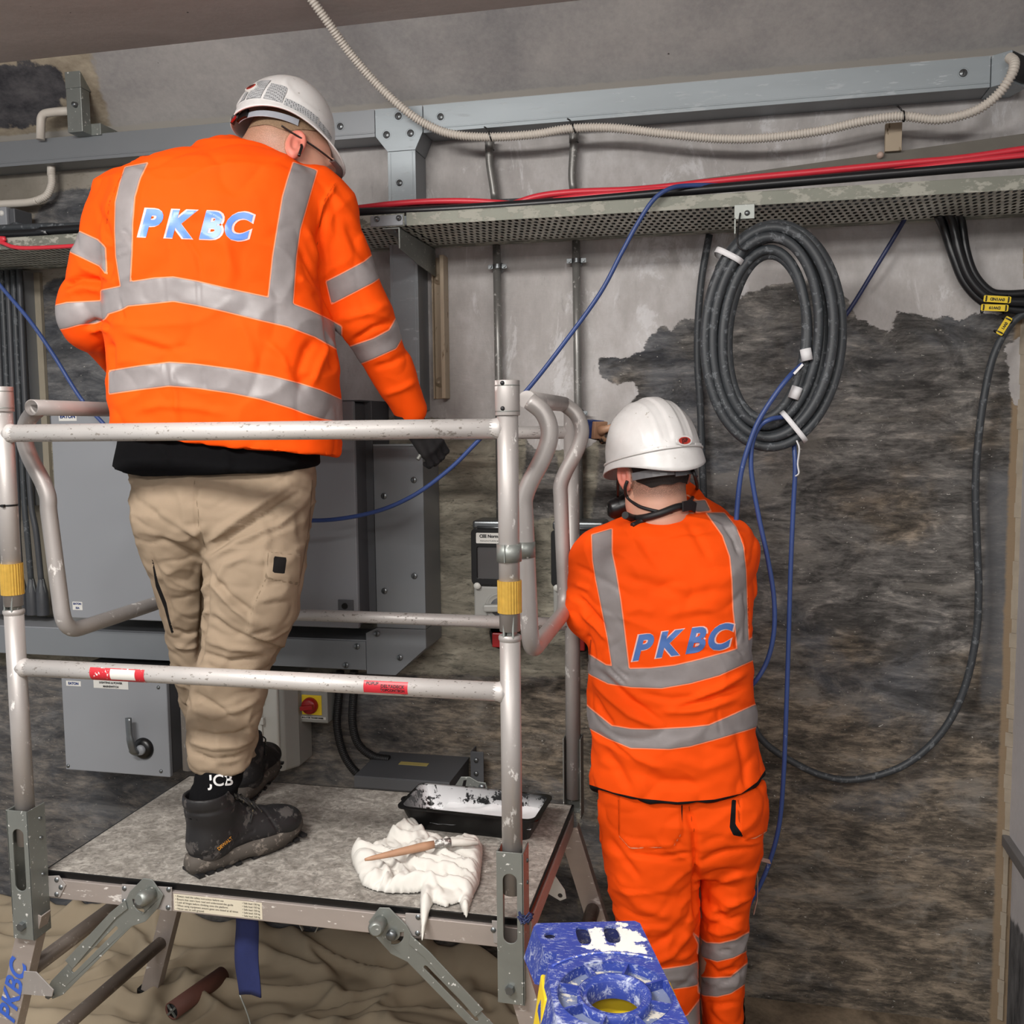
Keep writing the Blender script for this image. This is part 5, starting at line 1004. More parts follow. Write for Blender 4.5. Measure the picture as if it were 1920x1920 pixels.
# ------------------------------------------------------------------ people: smooth bodies and clothes grown from distance fields
import openvdb
CY, SY = math.cos(_yaw), math.sin(_yaw)
HF = V((-SY, CY, 0)); HR = V((CY, SY, 0))
class Fig:
    """a figure's own frame: u to its right as seen from behind, v away from its back, w up"""
    def __init__(s, origin): s.o = V(origin)
    def p(s, px, py, d):
        """figure coordinates of the point seen at px,py lying d metres out from the back-of-figure viewpoint"""
        r = ray(px, py); q = CAM+r*(d/r.dot(HF))-s.o; return np.array([q.dot(HR), q.dot(HF), q.z])
    def world(s, P): P = np.atleast_2d(P); return np.stack([s.o.x+P[:, 0]*HR.x+P[:, 1]*HF.x, s.o.y+P[:, 0]*HR.y+P[:, 1]*HF.y, s.o.z+P[:, 2]], 1)
    def pix(s, P):
        W = s.world(P)-np.array(CAM); x, y, z = (W@np.array(a) for a in (RT, DN, FW)); return np.stack([960+FPX*x/z, 960+FPX*y/z], 1)
class Field:
    def __init__(s, lo, hi, h):
        s.lo = np.array(lo, float); s.h = h; s.n = np.ceil((np.array(hi)-s.lo)/h).astype(int)+1
        ax = [s.lo[i]+h*np.arange(s.n[i]) for i in range(3)]; s.X, s.Y, s.Z = (a.astype(np.float32) for a in np.meshgrid(*ax, indexing='ij')); s.d = np.full(s.X.shape, 9., np.float32)
    def cone(s, a, b, ra, rb, fl=None):
        a, b = np.array(a, float), np.array(b, float); e = b-a; L2_ = max(e@e, 1e-9)
        px_, py_, pz_ = s.X-a[0], s.Y-a[1], s.Z-a[2]; t = np.clip((px_*e[0]+py_*e[1]+pz_*e[2])/L2_, 0, 1)
        dx, dy, dz = px_-t*e[0], py_-t*e[1], pz_-t*e[2]
        if fl is not None: dx, dy, dz = dx*fl[0], dy*fl[1], dz*fl[2]
        return np.sqrt(dx*dx+dy*dy+dz*dz)-(ra+(rb-ra)*t)
    def ell(s, c, r, R=None):
        q = np.stack([s.X-c[0], s.Y-c[1], s.Z-c[2]], -1)
        if R is not None: q = q@np.array(R, np.float32).T
        q = q/np.array(r, np.float32); l = np.sqrt((q*q).sum(-1)); g = np.sqrt(((q/np.array(r, np.float32))**2).sum(-1)); return l*(l-1)/np.maximum(g, 1e-6)
    def loft(s, rows, n=2.3):
        """rows: (w, u_left, u_right, v_centre, half_depth), any order"""
        rows = sorted(rows, key=lambda r: r[0]); w_ = [r[0] for r in rows]; f = lambda i: np.interp(s.Z, w_, [r[i] for r in rows]).astype(np.float32)
        l, r, vc, b = f(1), f(2), f(3), f(4); a = np.maximum((r-l)/2, .004); x = (s.X-(l+r)/2)/a; y = (s.Y-vc)/b
        k = (np.abs(x)**n+np.abs(y)**n)**(1/n); d = (k-1)*np.minimum(a, b); return np.maximum(d, np.maximum(w_[0]-s.Z, s.Z-w_[-1]))
    def add(s, d, k=0.0):
        if k <= 0: s.d = np.minimum(s.d, d)
        else: h = np.clip(.5+.5*(s.d-d)/k, 0, 1); s.d = s.d*(1-h)+d*h-k*h*(1-h)
        return s
    def sub(s, d, k=0.0):
        d = -d; h = np.clip(.5-.5*(s.d-d)/max(k, 1e-6), 0, 1); s.d = s.d*(1-h)+d*h+k*h*(1-h); return s
    def mesh(s):
        g = openvdb.FloatGrid(background=float(.05)); g.copyFromArray(np.ascontiguousarray(np.clip(s.d, -.05, .05)).astype(np.float32))
        pts, quads = g.convertToQuads(0.0); return np.array(pts)*s.h+s.lo, np.array(quads)
def normals(P, Q):
    a = P[Q[:, 2]]-P[Q[:, 0]]; b = P[Q[:, 3]]-P[Q[:, 1]]; n = np.cross(a, b); N = np.zeros_like(P)
    for i in range(4): np.add.at(N, Q[:, i], n)
    return N/np.maximum(np.linalg.norm(N, axis=1, keepdims=True), 1e-9)
def relax(P, Q, it=2, f=.5):
    n = len(P)
    for _ in range(it):
        S = np.zeros_like(P); c = np.zeros(n)
        for i in range(4):
            j = (i+1) % 4; np.add.at(S, Q[:, i], P[Q[:, j]]); np.add.at(S, Q[:, j], P[Q[:, i]]); np.add.at(c, Q[:, i], 1); np.add.at(c, Q[:, j], 1)
        P = P*(1-f)+S/np.maximum(c, 1)[:, None]*f
    return P
def seg_d(PX, line):
    d = np.full(len(PX), 1e9); tt = np.zeros(len(PX)); line = np.array(line, float); n = len(line)-1
    for i in range(n):
        a, b = line[i], line[i+1]; e = b-a; w_ = PX-a; t = np.clip((w_@e)/max(e@e, 1e-9), 0, 1); q = w_-t[:, None]*e; dd = np.hypot(q[:, 0], q[:, 1]); m_ = dd < d; d = np.where(m_, dd, d); tt = np.where(m_, (i+t)/n, tt)
    return d, tt
def folds(F, P, N, fl, facing=True):
    """cloth folds: (polyline, width, height in mm); negative heights are creases"""
    PX = F.pix(P); W = F.world(P)-np.array(CAM); W /= np.linalg.norm(W, axis=1, keepdims=True)
    Nw = N[:, :1]*np.array(HR)+N[:, 1:2]*np.array(HF)+N[:, 2:]*np.array((0, 0, 1)); fc = np.clip(-(Nw*W).sum(1)*2.5, 0, 1) if facing else 1
    D = np.zeros(len(P))
    for line, wd, h in fl:
        d, t = seg_d(PX, line); D += h*.0019*np.exp(-(d/(wd*.85))**2)*np.clip(np.sin(np.pi*np.clip(t*.9+.05, 0, 1))*1.8, 0, 1)
    return P+N*(D*fc)[:, None]
def vnoise(P, sc, seed=0): return np.array([noise.noise(V((p[0]*sc[0]+seed, p[1]*sc[1]+seed*1.7, p[2]*sc[2]-seed))) for p in P])
def garment(name, F, fld, mat, parent, fl=(), px_attrs=None, nz=(), lift=(), rel=2, clip=None, label=None):
    P, Q = fld.mesh(); P = relax(P, Q, rel); N = normals(P, Q)
    if (N*(P-P.mean(0))).sum() < 0: Q = Q[:, ::-1]; N = -N
    for sc, amp, seed in nz:
        vn = vnoise(P, sc, seed); P = P+N*((np.clip(1-np.abs(vn)*3.2, 0, 1)**2 if seed >= 100 else vn)*amp)[:, None]
    if len(fl): P = folds(F, P, N, fl)
    PX = F.pix(P); scl = 2.28/FPX
    for poly, h in lift: sd = poly_sd(PX, poly)*scl; P = P+N*(h*np.clip(sd/.003+.5, 0, 1))[:, None]
    me = bpy.data.meshes.new(name); me.vertices.add(len(P)); me.vertices.foreach_set('co', F.world(P).astype(np.float32).ravel()); nq = len(Q)
    me.loops.add(nq*4); me.polygons.add(nq); me.loops.foreach_set('vertex_index', Q.astype(np.int32).ravel()); me.polygons.foreach_set('loop_start', np.arange(nq, dtype=np.int32)*4)
    me.polygons.foreach_set('use_smooth', np.ones(nq, bool)); me.update(calc_edges=True); me.validate()
    for k, polys in (px_attrs or {}).items():
        if k.startswith('line'):
            d = np.full(len(P), 1e9)
            for l in polys: d = np.minimum(d, seg_d(PX, l)[0])
            v = np.clip(d*scl, 0, .1)
        else:
            v = np.full(len(P), -1.)
            for l in polys: v = np.maximum(v, poly_sd(PX, l)*scl)
            v = np.clip(v, -.1, .1)
        add_attr(me, k, v)
    return link(name, me, mat, parent, label)
def hivis(name, base, dark_line=True):
    t = NT(name); v = t.coords(); wv = t.noise(420, 2, v); n = t.noise(5, 5, v, .6); c = t.mix(n, tuple(x*.90 for x in base), tuple(min(1, x*1.06) for x in base))
    dirt = t.step(t.noise(11, 6, v, .7), .66, .80); c = t.mix(t.math('MULTIPLY', dirt, .25), c, lin((150, 60, 30)))
    tp = t.attr('tape'); f = t.step(tp, -.0004, .0004); edge = t.math('MULTIPLY', t.step(tp, -.0030, -.0020), t.math('SUBTRACT', 1.0, f)); c = t.mix(t.math('MULTIPLY', edge, .55), c, lin((255, 176, 140)))
    sl = t.attr('line_seam'); sm = t.math('SUBTRACT', 1.0, t.step(sl, .0010, .0022)); c = t.mix(t.math('MULTIPLY', sm, .75), c, tuple(x*.35 for x in base))
    hl = t.attr('line_light'); hm = t.math('SUBTRACT', 1.0, t.step(hl, .0010, .0026)); c = t.mix(t.math('MULTIPLY', hm, .8), c, lin((255, 190, 150)))
    bk = t.attr('black'); bf = t.step(bk, -.0004, .0004); c = t.mix(bf, c, lin((24, 24, 26)))
    sn = t.noise(14, 5, v, .6); tc_ = t.mix(sn, lin((118, 112, 112)), lin((156, 150, 150))); c = t.mix(f, c, tc_)
    st = t.math('MULTIPLY', f, t.math('SUBTRACT', 1.0, t.step(tp, .0018, .0026))); c = t.mix(t.math('MULTIPLY', st, .35), c, lin((120, 106, 104)))
    t.set(c, t.math('SUBTRACT', .8, t.math('MULTIPLY', f, .38)), 0, t.math('ADD', .15, t.math('MULTIPLY', f, .3)))
    t.b.inputs['Sheen Weight'].default_value = 0
    t.bump(t.math('ADD', t.math('MULTIPLY', wv, .25), t.math('ADD', t.math('MULTIPLY', f, 1.2), t.math('MULTIPLY', sn, .4))), .35, .0012); return t.m
ORANGE = (1.0, .088, .002)
M['hv1'] = hivis('orange high visibility polyester', ORANGE); M['hv2'] = hivis('orange high visibility cotton', (1.0, .085, .003))
def khaki_mat():
    t = NT('khaki cotton twill'); v = t.coords(); c = t.mix(t.noise(6, 5, v), lin((132, 116, 97)), lin((156, 138, 118))); sl = t.attr('line_seam'); sm = t.math('SUBTRACT', 1.0, t.step(sl, .0008, .0018)); c = t.mix(t.math('MULTIPLY', sm, .6), c, lin((92, 78, 62)))
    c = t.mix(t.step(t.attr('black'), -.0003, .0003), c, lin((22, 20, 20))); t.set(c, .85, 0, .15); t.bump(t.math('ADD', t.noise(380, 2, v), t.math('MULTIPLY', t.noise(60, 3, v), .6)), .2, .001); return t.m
M['khaki'] = khaki_mat(); M['black_cotton'] = plain('black cotton', (11, 11, 13), .95, 0, .3, 120, .1, spec=.12)
def skin_mat():
    t = NT('skin'); v = t.coords(); c = t.mix(t.noise(22, 5, v), lin((190, 138, 116)), lin((216, 168, 146))); c = t.mix(t.math('MULTIPLY', t.step(t.noise(9, 3, v), .5, .7), .35), c, lin((204, 118, 104))); c = t.mix(t.math('MULTIPLY', t.attr('flush'), .6), c, lin((206, 96, 84)))
    h = t.math('MULTIPLY', t.step(t.attr('stubble'), -.012, .016), t.step(t.noise(700, 3, v, .7), .22, .58)); c = t.mix(t.math('MULTIPLY', h, .68), c, t.mix(t.attr('haircol'), lin((116, 92, 68)), lin((34, 26, 22)))); t.set(c, .5, 0, .4)
    t.b.inputs['Subsurface Weight'].default_value = .12; t.b.inputs['Subsurface Scale'].default_value = .008; t.bump(t.noise(160, 4, v), .1, .001); return t.m
M['skin'] = skin_mat(); M['glove'] = plain('black work glove', (26, 26, 28), .7, 0, .3, 60, .2)
def letters(txt, F, garment_obj, cx, cy, size_px, ang, shear, spacing, mat, parent, name, bold=.030, yscale=1.0, lab=None):
    """printed letters laid on the cloth: one mesh per letter"""
    bpy.context.view_layer.update(); dg = bpy.context.evaluated_depsgraph_get(); bv = BVHTree.FromObject(garment_obj, dg); Mi = garment_obj.matrix_world
    # widths
    x = 0; items = []
    for ch in txt:
        me = to_mesh_text(ch, 1.0, bold, shear, align='LEFT'); xs = [v.co.x for v in me.vertices]; items.append((me, x-min(xs))); x += max(xs)-min(xs)+spacing
    tot = x-spacing; ca, sa = math.cos(ang), math.sin(ang)
    for me, off in items:
        bm = bmesh.new(); bm.from_mesh(me); bmesh.ops.triangulate(bm, faces=bm.faces)
        for _ in range(7):
            es = [e for e in bm.edges if e.calc_length() > .045]
            if not es: break
            bmesh.ops.subdivide_edges(bm, edges=es, cuts=1); bmesh.ops.triangulate(bm, faces=bm.faces)
        bad = []
        for v in bm.verts:
            X_ = (v.co.x+off-tot/2)*size_px; Y_ = v.co.y*size_px*yscale; px = cx+X_*ca-Y_*sa*-1*0+(-Y_)*0+Y_*0+0; px = cx+X_*ca+Y_*sa*0; py = cy-X_*sa-Y_*1.0
            d_ = ray(px, py).normalized(); h = bv.ray_cast(CAM, d_)
            if h[0] is None: bad.append(v); continue
            v.co = h[0]-d_*.0016
        if bad: bmesh.ops.delete(bm, geom=bad, context='VERTS')
        bm.to_mesh(me); bm.free(); me.polygons.foreach_set('use_smooth', [True]*len(me.polygons)); link(name, me, mat, parent, lab)
def head_field(c, R, h=.004, neck=None, extra=None):
    """R rows: right, forward, up of the head; c: centre between the ears"""
    c = np.array(c); R = np.array(R); T = lambda x, y, z: c+R[0]*x+R[1]*y+R[2]*z
    pts = [T(*q) for q in ((-.12, -.14, -.16), (.12, .16, .16), (.12, -.14, -.16), (-.12, .16, .16), (-.12, -.14, .16), (.12, .16, -.16), (.12, -.14, .16), (-.12, .16, -.16))]
    if neck is not None: pts += [np.array(q)+s_*.09 for q in neck for s_ in (-1, 1)]
    F_ = Field(np.min(pts, 0)-.02, np.max(pts, 0)+.02, h)
    F_.add(F_.ell(T(0, -.012, .035), (.076, .098, .092), R)); F_.add(F_.ell(T(0, .030, -.030), (.062, .070, .085), R), .03)
    F_.add(F_.cone(T(-.045, .02, -.075), T(0, .075, -.100), .026, .022), .03); F_.add(F_.cone(T(.045, .02, -.075), T(0, .075, -.100), .026, .022), .03)
    F_.add(F_.cone(T(0, .090, .012), T(0, .112, -.030), .009, .014), .012); F_.add(F_.ell(T(0, .086, .026), (.052, .016, .012), R), .015)
    F_.add(F_.ell(T(0, .092, -.060), (.025, .012, .007), R), .008); F_.add(F_.ell(T(0, .089, -.070), (.022, .012, .007), R), .006); F_.sub(F_.ell(T(0, .104, -.0645), (.023, .007, .0018), R), .003)
    for s_ in (-1, 1): F_.sub(F_.ell(T(s_*.032, .098, .008), (.017, .012, .010), R), .010)
    if neck is not None: F_.add(F_.cone(neck[0], neck[1], .060, .068), .035)
    for s_ in (-1, 1):   # ears: a cupped shell, concha and lobe
        Re = np.array([R[0]*s_*.92-R[1]*.39, R[1]*.92*1+R[0]*s_*.39, R[2]]); ce = T(s_*.082, -.008, -.002)
        e_ = Field.ell(F_, ce, (.013, .024, .036), Re); F_.add(e_, .006); F_.sub(F_.ell(ce+R[0]*s_*.011-R[1]*.000+R[2]*.003, (.009, .0145, .024), Re), .004); F_.add(F_.ell(ce+R[0]*s_*.004+R[1]*.004-R[2]*.004, (.006, .005, .012), Re), .004); F_.add(F_.ell(ce-R[2]*.030+R[1]*.004, (.007, .009, .009), Re), .006)
    return F_, T
def skin_obj(name, F, fld, parent, stub_c, R, hair=0, rel=1, stub_rng=(.0, .0)):
    P, Q = fld.mesh(); P = relax(P, Q, rel, .4); N = normals(P, Q)
    if (N*(P-P.mean(0))).sum() < 0: Q = Q[:, ::-1]
    me = bpy.data.meshes.new(name); me.vertices.add(len(P)); me.vertices.foreach_set('co', F.world(P).astype(np.float32).ravel()); nq = len(Q)
    me.loops.add(nq*4); me.polygons.add(nq); me.loops.foreach_set('vertex_index', Q.astype(np.int32).ravel()); me.polygons.foreach_set('loop_start', np.arange(nq, dtype=np.int32)*4); me.polygons.foreach_set('use_smooth', np.ones(nq, bool)); me.update(calc_edges=True)
    L = (P-np.array(stub_c))@np.array(R).T     # right, forward, up
    hairline = np.where(L[:, 1] < -.01, L[:, 2]+.055+.25*np.clip(-L[:, 1], 0, .1), L[:, 2]-.02-(L[:, 1]+.01)*.5); near_ear = np.abs(L[:, 0]) > .079
    add_attr(me, 'stubble', np.where(near_ear, -.02, np.clip(hairline, -.05, .05))); add_attr(me, 'haircol', np.full(len(P), float(hair))); add_attr(me, 'flush', np.clip((np.abs(L[:, 0])-.078)/.006, 0, 1)*(np.abs(L[:, 2]) < .06)*(np.abs(L[:, 0]) < .13))
    return link(name, me, M['skin'], parent)
def hair_cap(F, c, R, parent, mat, z0=-.045, lab=None):
    c = np.array(c); R = np.array(R); T = lambda x, y, z: c+R[0]*x+R[1]*y+R[2]*z; vs = []; nu, nv = 64, 20; P = []
    for j in range(nv+1):
        for i in range(nu):
            a = 2*math.pi*i/nu; f = math.cos(a); zlo = z0 if f < -.2 else (z0+(f+.2)/1.2*.085); zlo += .0015*math.sin(9*a); z = zlo+(.125-zlo)*(j/nv); zz = (z-.035)/.094; k = math.sqrt(max(0, 1-min(1, zz*zz))) if zz > 0 else math.sqrt(max(.0, 1-.55*zz*zz))
            P.append(T(.0785*k*math.sin(a), (-.012+.0995*k*f), z))
    W = F.world(np.array(P)); mb = MB().add([tuple(p) for p in W], [(j*nu+i, j*nu+(i+1) % nu, (j+1)*nu+(i+1) % nu, (j+1)*nu+i) for j in range(nv) for i in range(nu)], True); return obj('hair', mb, mat, parent, label=lab)
def helmet(F, C, R, parent, drop_back, drop_front, drop_side, brim, style, a_=.137, b_=.113, c_=.122, gut=True):
    """hard hat shell: R rows right, forward, up"""
    C = np.array(C); R = np.array(R); nA = 144; P = []; lv = []
    for k in range(7): lv.append(('s', 1-k/6))          # skirt from rim up to the gutter
    for k in range(1, 25): lv.append(('d', math.pi/2*k/24))
    for kind, t in lv:
        for i in range(nA):
            a = 2*math.pi*i/nA; f, s_ = math.cos(a), math.sin(a); drop = drop_side+(drop_back-drop_side)*max(0, -f)**2+(drop_front-drop_side)*max(0, f)**2
            rx, ry = b_, a_
            if kind == 's':
                u_ = -drop*t; fl = 1+.035*t; x, y, z = rx*s_*fl, ry*f*fl, u_
                if f > 0: y += brim*max(0, f)**1.6*t**.8; z += -.006*t*max(0, f)**2+.010*t*(1-abs(s_))*0
                if style == 2: g_ = 1+(.022 if t > .02 else 0); x *= g_; y *= g_
            else:
                ct, st = math.cos(t)**.86, math.sin(t); x, y, z = rx*s_*ct, ry*f*ct, c_*st
                if style == 2:
                    for xr, wr, hr in ((0, .017, .0035), (.042, .006, .002), (-.042, .006, .002), (.072, .005, .002), (-.072, .005, .002)):
                        if abs(x-xr) < wr and st > .10: k_ = min(1, (wr-abs(x-xr))/.004)*min(1, (st-.10)/.1); z += hr*k_*st; y += hr*k_*ct*(1 if f > 0 else -1); x += 0
                else:
                    hr = .004*max(0, 1-abs(x)/.03)**.5 if abs(x) < .03 else 0; z += hr*st; y += hr*ct*f
                    q = ((y-.03)/.075)**2+((z-.075)/.05)**2
                    if .7 < q < 1.15 and abs(x) > .03: x *= 1+.025*math.sin(math.pi*(q-.7)/.45)
            P.append(C+R[0]*x+R[1]*y+R[2]*z)
    W = F.world(np.array(P)); n = len(lv); fs = [(j*nA+i, j*nA+(i+1) % nA, (j+1)*nA+(i+1) % nA, (j+1)*nA+i) for j in range(n-1) for i in range(nA)]
    mb = MB().add([tuple(p) for p in W], fs, True); h = obj('hard_hat', mb, M['helmet'], parent, weld=False); sd_ = h.modifiers.new('s', 'SOLIDIFY'); sd_.thickness = .0035; sd_.offset = -1
    return h
def helm_mat():
    t = NT('glossy off white plastic'); n = t.noise(50, 5); c = t.mix(t.step(t.noise(90, 3), .68, .72), t.mix(n, lin((206, 204, 202)), lin((222, 221, 220))), lin((176, 172, 166))); t.set(c, .32, 0, .5); return t.m
M['helmet'] = helm_mat()
def hand(F, c, fd, pn, th, parent, mat, name='hand', size=1.0, curl=1.1, h=.0028, arm=None):
    """fd: direction of the knuckles, pn: palm normal (towards the palm side), th: thumb side; returns the object"""
    fd, pn, th = (np.array(q, float) for q in (fd, pn, th)); fd /= np.linalg.norm(fd); pn -= fd*(pn@fd); pn /= np.linalg.norm(pn); th = th-fd*(th@fd)-pn*(th@pn); th /= np.linalg.norm(th); c = np.array(c)
    F_ = Field(c-.14, c+.14, h); k = size
    F_.add(F_.cone(c-fd*.035*k+th*.018*k, c+fd*.030*k+th*.026*k, .016*k, .014*k)); F_.add(F_.cone(c-fd*.035*k-th*.018*k, c+fd*.026*k-th*.028*k, .016*k, .013*k), .012); F_.add(F_.cone(c-fd*.04*k, c+fd*.032*k, .020*k, .015*k), .014)
    F_.add(F_.cone(c-fd*.085*k, c-fd*.035*k, .028*k, .026*k), .015)
    for i, (off, L_) in enumerate(((.030, .92), (.010, 1.0), (-.010, .95), (-.029, .76))):
        p = c+fd*.036*k+th*off*k; a = .35; r = .0093*k
        for j, l in enumerate((.042, .027, .021)):
            d = fd*math.cos(a)+pn*math.sin(a); q = p+d*l*L_*k; F_.add(F_.cone(p, q, r, r*.92), .004 if j else .008); p = q; r *= .93; a += curl*(.85 if j == 0 else .8)
    p = c-fd*.018*k+th*.030*k; q = p+(th*.030+fd*.018+pn*.022)*k; F_.add(F_.cone(p, q, .0135*k, .011*k), .010); q2 = q+(fd*.022+pn*.020-th*.004)*k; F_.add(F_.cone(q, q2, .011*k, .0095*k), .004)
    if arm is not None: F_.add(F_.cone(c-fd*.085*k, np.array(arm), .028*k, .034*k), .01)
    P, Q = F_.mesh(); P = relax(P, Q, 1, .4); W = F.world(P); mb = MB(); N = normals(P, Q)
    if (N*(P-P.mean(0))).sum() < 0: Q = Q[:, ::-1]
    mb.add([tuple(p) for p in W], [tuple(int(i) for i in q) for q in Q], True); return obj(name, mb, mat, parent, weld=False)
def orth(f, up): f = np.array(f, float); f /= np.linalg.norm(f); up = np.array(up, float); up -= f*(up@f); up /= np.linalg.norm(up); return np.array([np.cross(f, up), f, up])
def tubeF(F, pts, r, mat, name, parent, n=10, flat=None, sm=6, lab=None, bevel=0):
    return obj(name, MB().tube(smooth_path([V(q) for q in F.world(np.array(pts))], sm), r, n, flat=flat), mat, parent, label=lab)

# ================================================================== the tall worker on the platform
f1 = Fig((-1.02, 2.10, ZD)); D1 = 2.30
man = thing('person', 'tall person from behind in orange hi-vis jacket and khaki trousers, standing on the platform', 'person', tuple(f1.o))
def rows(F, l, depth, flip=False): return [(F.p((a+b)/2, y, depth+dv)[2], F.p(a, y, depth+dv)[0], F.p(b, y, depth+dv)[0], F.p(a, y, depth+dv)[1], h) for y, a, b, dv, h in l]
# jacket
J = Field(f1.p(90, 250, D1)+np.array([0, -.27, .02]) - np.array([0, 0, .86]), f1.p(830, 250, D1)+np.array([0, .40, .04]), .0055)
J.add(J.loft(rows(f1, [(262, 422, 452, .05, .045), (268, 400, 466, .045, .06), (276, 380, 484, .04, .075), (288, 350, 514, .03, .095), (297, 312, 536, .025, .11), (307, 272, 560, .02, .122), (322, 238, 590, .01, .138), (345, 218, 608, .0, .15), (400, 207, 606, -.01, .16), (470, 203, 602, -.01, .165), (560, 203, 608, 0, .165), (620, 206, 622, 0, .165), (690, 212, 634, 0, .165), (760, 215, 636, .0, .165), (866, 218, 635, .01, .165)], D1), 2.5))
sh_l, el_l, wr_l = f1.p(236, 378, D1+.02), f1.p(168, 588, D1+.03), f1.p(262, 712, D1+.26)
sh_r, el_r, wr_r = f1.p(594, 385, D1+.02), f1.p(683, 590, D1+.10), f1.p(768, 765, D1+.22)
J.add(J.cone(sh_l, el_l, .078, .070), .035); J.add(J.cone(el_l, wr_l, .068, .050), .02); J.add(J.cone(el_l+np.array([-.004, .02, .035]), el_l+np.array([.0, .02, -.03]), .066, .062), .02)
J.add(J.cone(sh_r, el_r, .076, .068), .03); J.add(J.cone(el_r, wr_r, .067, .040), .03); J.add(J.cone(f1.p(735, 690, D1+.17), wr_r, .052, .041), .02)
J.add(J.cone(f1.p(590, 345, D1+.02), f1.p(622, 395, D1+.03), .045, .055), .03)
# hem plane, neck opening
hemn = f1.p(640, 856, D1)[2]; heml = f1.p(200, 812, D1)[2]; x0h, x1h = f1.p(200, 812, D1)[0], f1.p(640, 856, D1)[0]
hem = (heml+(hemn-heml)*(J.X-x0h)/(x1h-x0h))-J.Z; torso_zone = J.X < x1h+.012; J.d = np.where(torso_zone, np.maximum(J.d, hem), J.d)
J.sub(J.cone(f1.p(500, 278, D1+.075), f1.p(520, 236, D1+.13), .050, .065), .012)
tape1 = [[(235, 314), (276, 306), (262, 335), (252, 370), (248, 420), (247, 470), (243, 540), (228, 545), (218, 480), (216, 430), (217, 380), (225, 345)],
    [(550, 305), (594, 320), (585, 350), (575, 385), (562, 430), (555, 480), (548, 578), (503, 562), (512, 480), (520, 430), (530, 370), (540, 335)],
    [(190, 545), (228, 537), (245, 529), (290, 522), (325, 520), (370, 528), (420, 540), (503, 558), (545, 569), (580, 582), (612, 597), (640, 612), (640, 660), (628, 652), (590, 631), (540, 612), (480, 598), (420, 583), (370, 572), (325, 564), (290, 568), (240, 573), (228, 580), (190, 592)],
    [(205, 696), (260, 687), (317, 680), (365, 683), (440, 693), (510, 706), (560, 719), (601, 732), (645, 752), (645, 792), (601, 784), (570, 774), (547, 765), (490, 748), (437, 737), (370, 727), (317, 723), (260, 730), (205, 738)],
    [(140, 433), (150, 435), (183, 450), (197, 464), (200, 514), (187, 498), (126, 469)],
    [(100, 574), (125, 568), (201, 564), (203, 589), (196, 598), (180, 605), (150, 608), (124, 615), (106, 618)],
    [(612, 528), (640, 514), (683, 491), (700, 477), (712, 468), (735, 508), (722, 514), (698, 530), (667, 546), (640, 560), (622, 569)],
    [(648, 653), (700, 635), (730, 619), (742, 598), (750, 590), (768, 622), (757, 628), (742, 653), (700, 672), (664, 686)]]
fl1 = [([(196, 400), (203, 460), (204, 520)], 7, -7), ([(185, 390), (196, 450), (200, 500)], 5, -5), ([(215, 360), (200, 400), (196, 440)], 8, 4), ([(604, 395), (600, 450), (606, 520), (614, 600), (624, 690)], 7, -8),
    ([(628, 347), (606, 380), (597, 440)], 4, 4), ([(575, 430), (590, 470), (607, 505)], 7, 4), ([(565, 470), (585, 510), (606, 545)], 6, -4), ([(560, 520), (590, 550)], 8, 4),
    ([(118, 535), (150, 522), (198, 528)], 7, -8), ([(122, 552), (155, 540), (200, 545)], 8, 5), ([(150, 500), (180, 512), (198, 520)], 6, 4), ([(160, 612), (180, 602), (203, 612)], 6, -8), ([(170, 622), (190, 614), (205, 622)], 6, 5), ([(205, 640), (205, 700)], 9, -8),
    ([(590, 640), (575, 655), (560, 700), (570, 730)], 12, -5), ([(620, 640), (600, 680), (585, 720)], 9, 5), ([(345, 440), (370, 480), (378, 520)], 5, -2.5), ([(320, 690), (330, 740), (335, 790)], 5, 3), ([(300, 440), (330, 400), (380, 395)], 20, 3),
    ([(230, 620), (300, 640), (340, 660)], 10, 3), ([(260, 770), (300, 760), (370, 765), (420, 775)], 8, 3), ([(450, 600), (470, 650), (480, 690)], 10, 2), ([(420, 430), (430, 500), (425, 540)], 12, 2.5), ([(250, 640), (300, 655), (360, 650)], 7, -2.5), ([(500, 640), (530, 670), (540, 700)], 8, 3),
    ([(640, 600), (680, 590), (730, 570)], 8, 3), ([(660, 640), (700, 615), (745, 600)], 6, -4), ([(650, 420), (672, 470), (700, 500)], 9, -3), ([(700, 690), (735, 680), (765, 660)], 7, -3), ([(720, 740), (750, 730), (780, 715)], 7, 3), ([(610, 350), (655, 400), (690, 460)], 10, 3), ([(275, 330), (262, 400), (258, 470)], 7, 2), ([(230, 430), (240, 440), (246, 450)], 4, -2), ([(220, 480), (240, 470)], 4, 2.5),
    ([(225, 560), (228, 585), (232, 600)], 3, -2.5), ([(372, 525), (375, 575)], 3, -2), ([(305, 520), (308, 570)], 3, -2), ([(310, 680), (316, 725)], 3, -2.5), ([(382, 690), (384, 730)], 3, -2), ([(640, 700), (660, 740)], 4, -3)]
jacket = garment('hi_vis_jacket', f1, J, M['hv1'], man, fl1, {'tape': tape1, 'line_seam': [[(629, 343), (610, 372), (600, 420), (594, 460)], [(234, 322), (222, 340), (205, 380), (200, 420)]], 'line_light': [[(-30, -30), (-20, -20)]], 'black': [[(-50, -50), (-40, -50), (-40, -40)]]},
    [((5, 5, 5), .006, 3), ((14, 10, 18), .0028, 9), ((40, 30, 44), .0009, 5), ((6, 6, 9), .0045, 103), ((9, 9, 7), -.0035, 107)], [(p, .0012) for p in tape1])
M['print_blue'] = (lambda t: (t.set(t.mix(t.noise(9, 3), lin((60, 112, 200)), lin((120, 160, 226))), .38, 0, .5), t.m)[1])(NT('blue printed vinyl'))
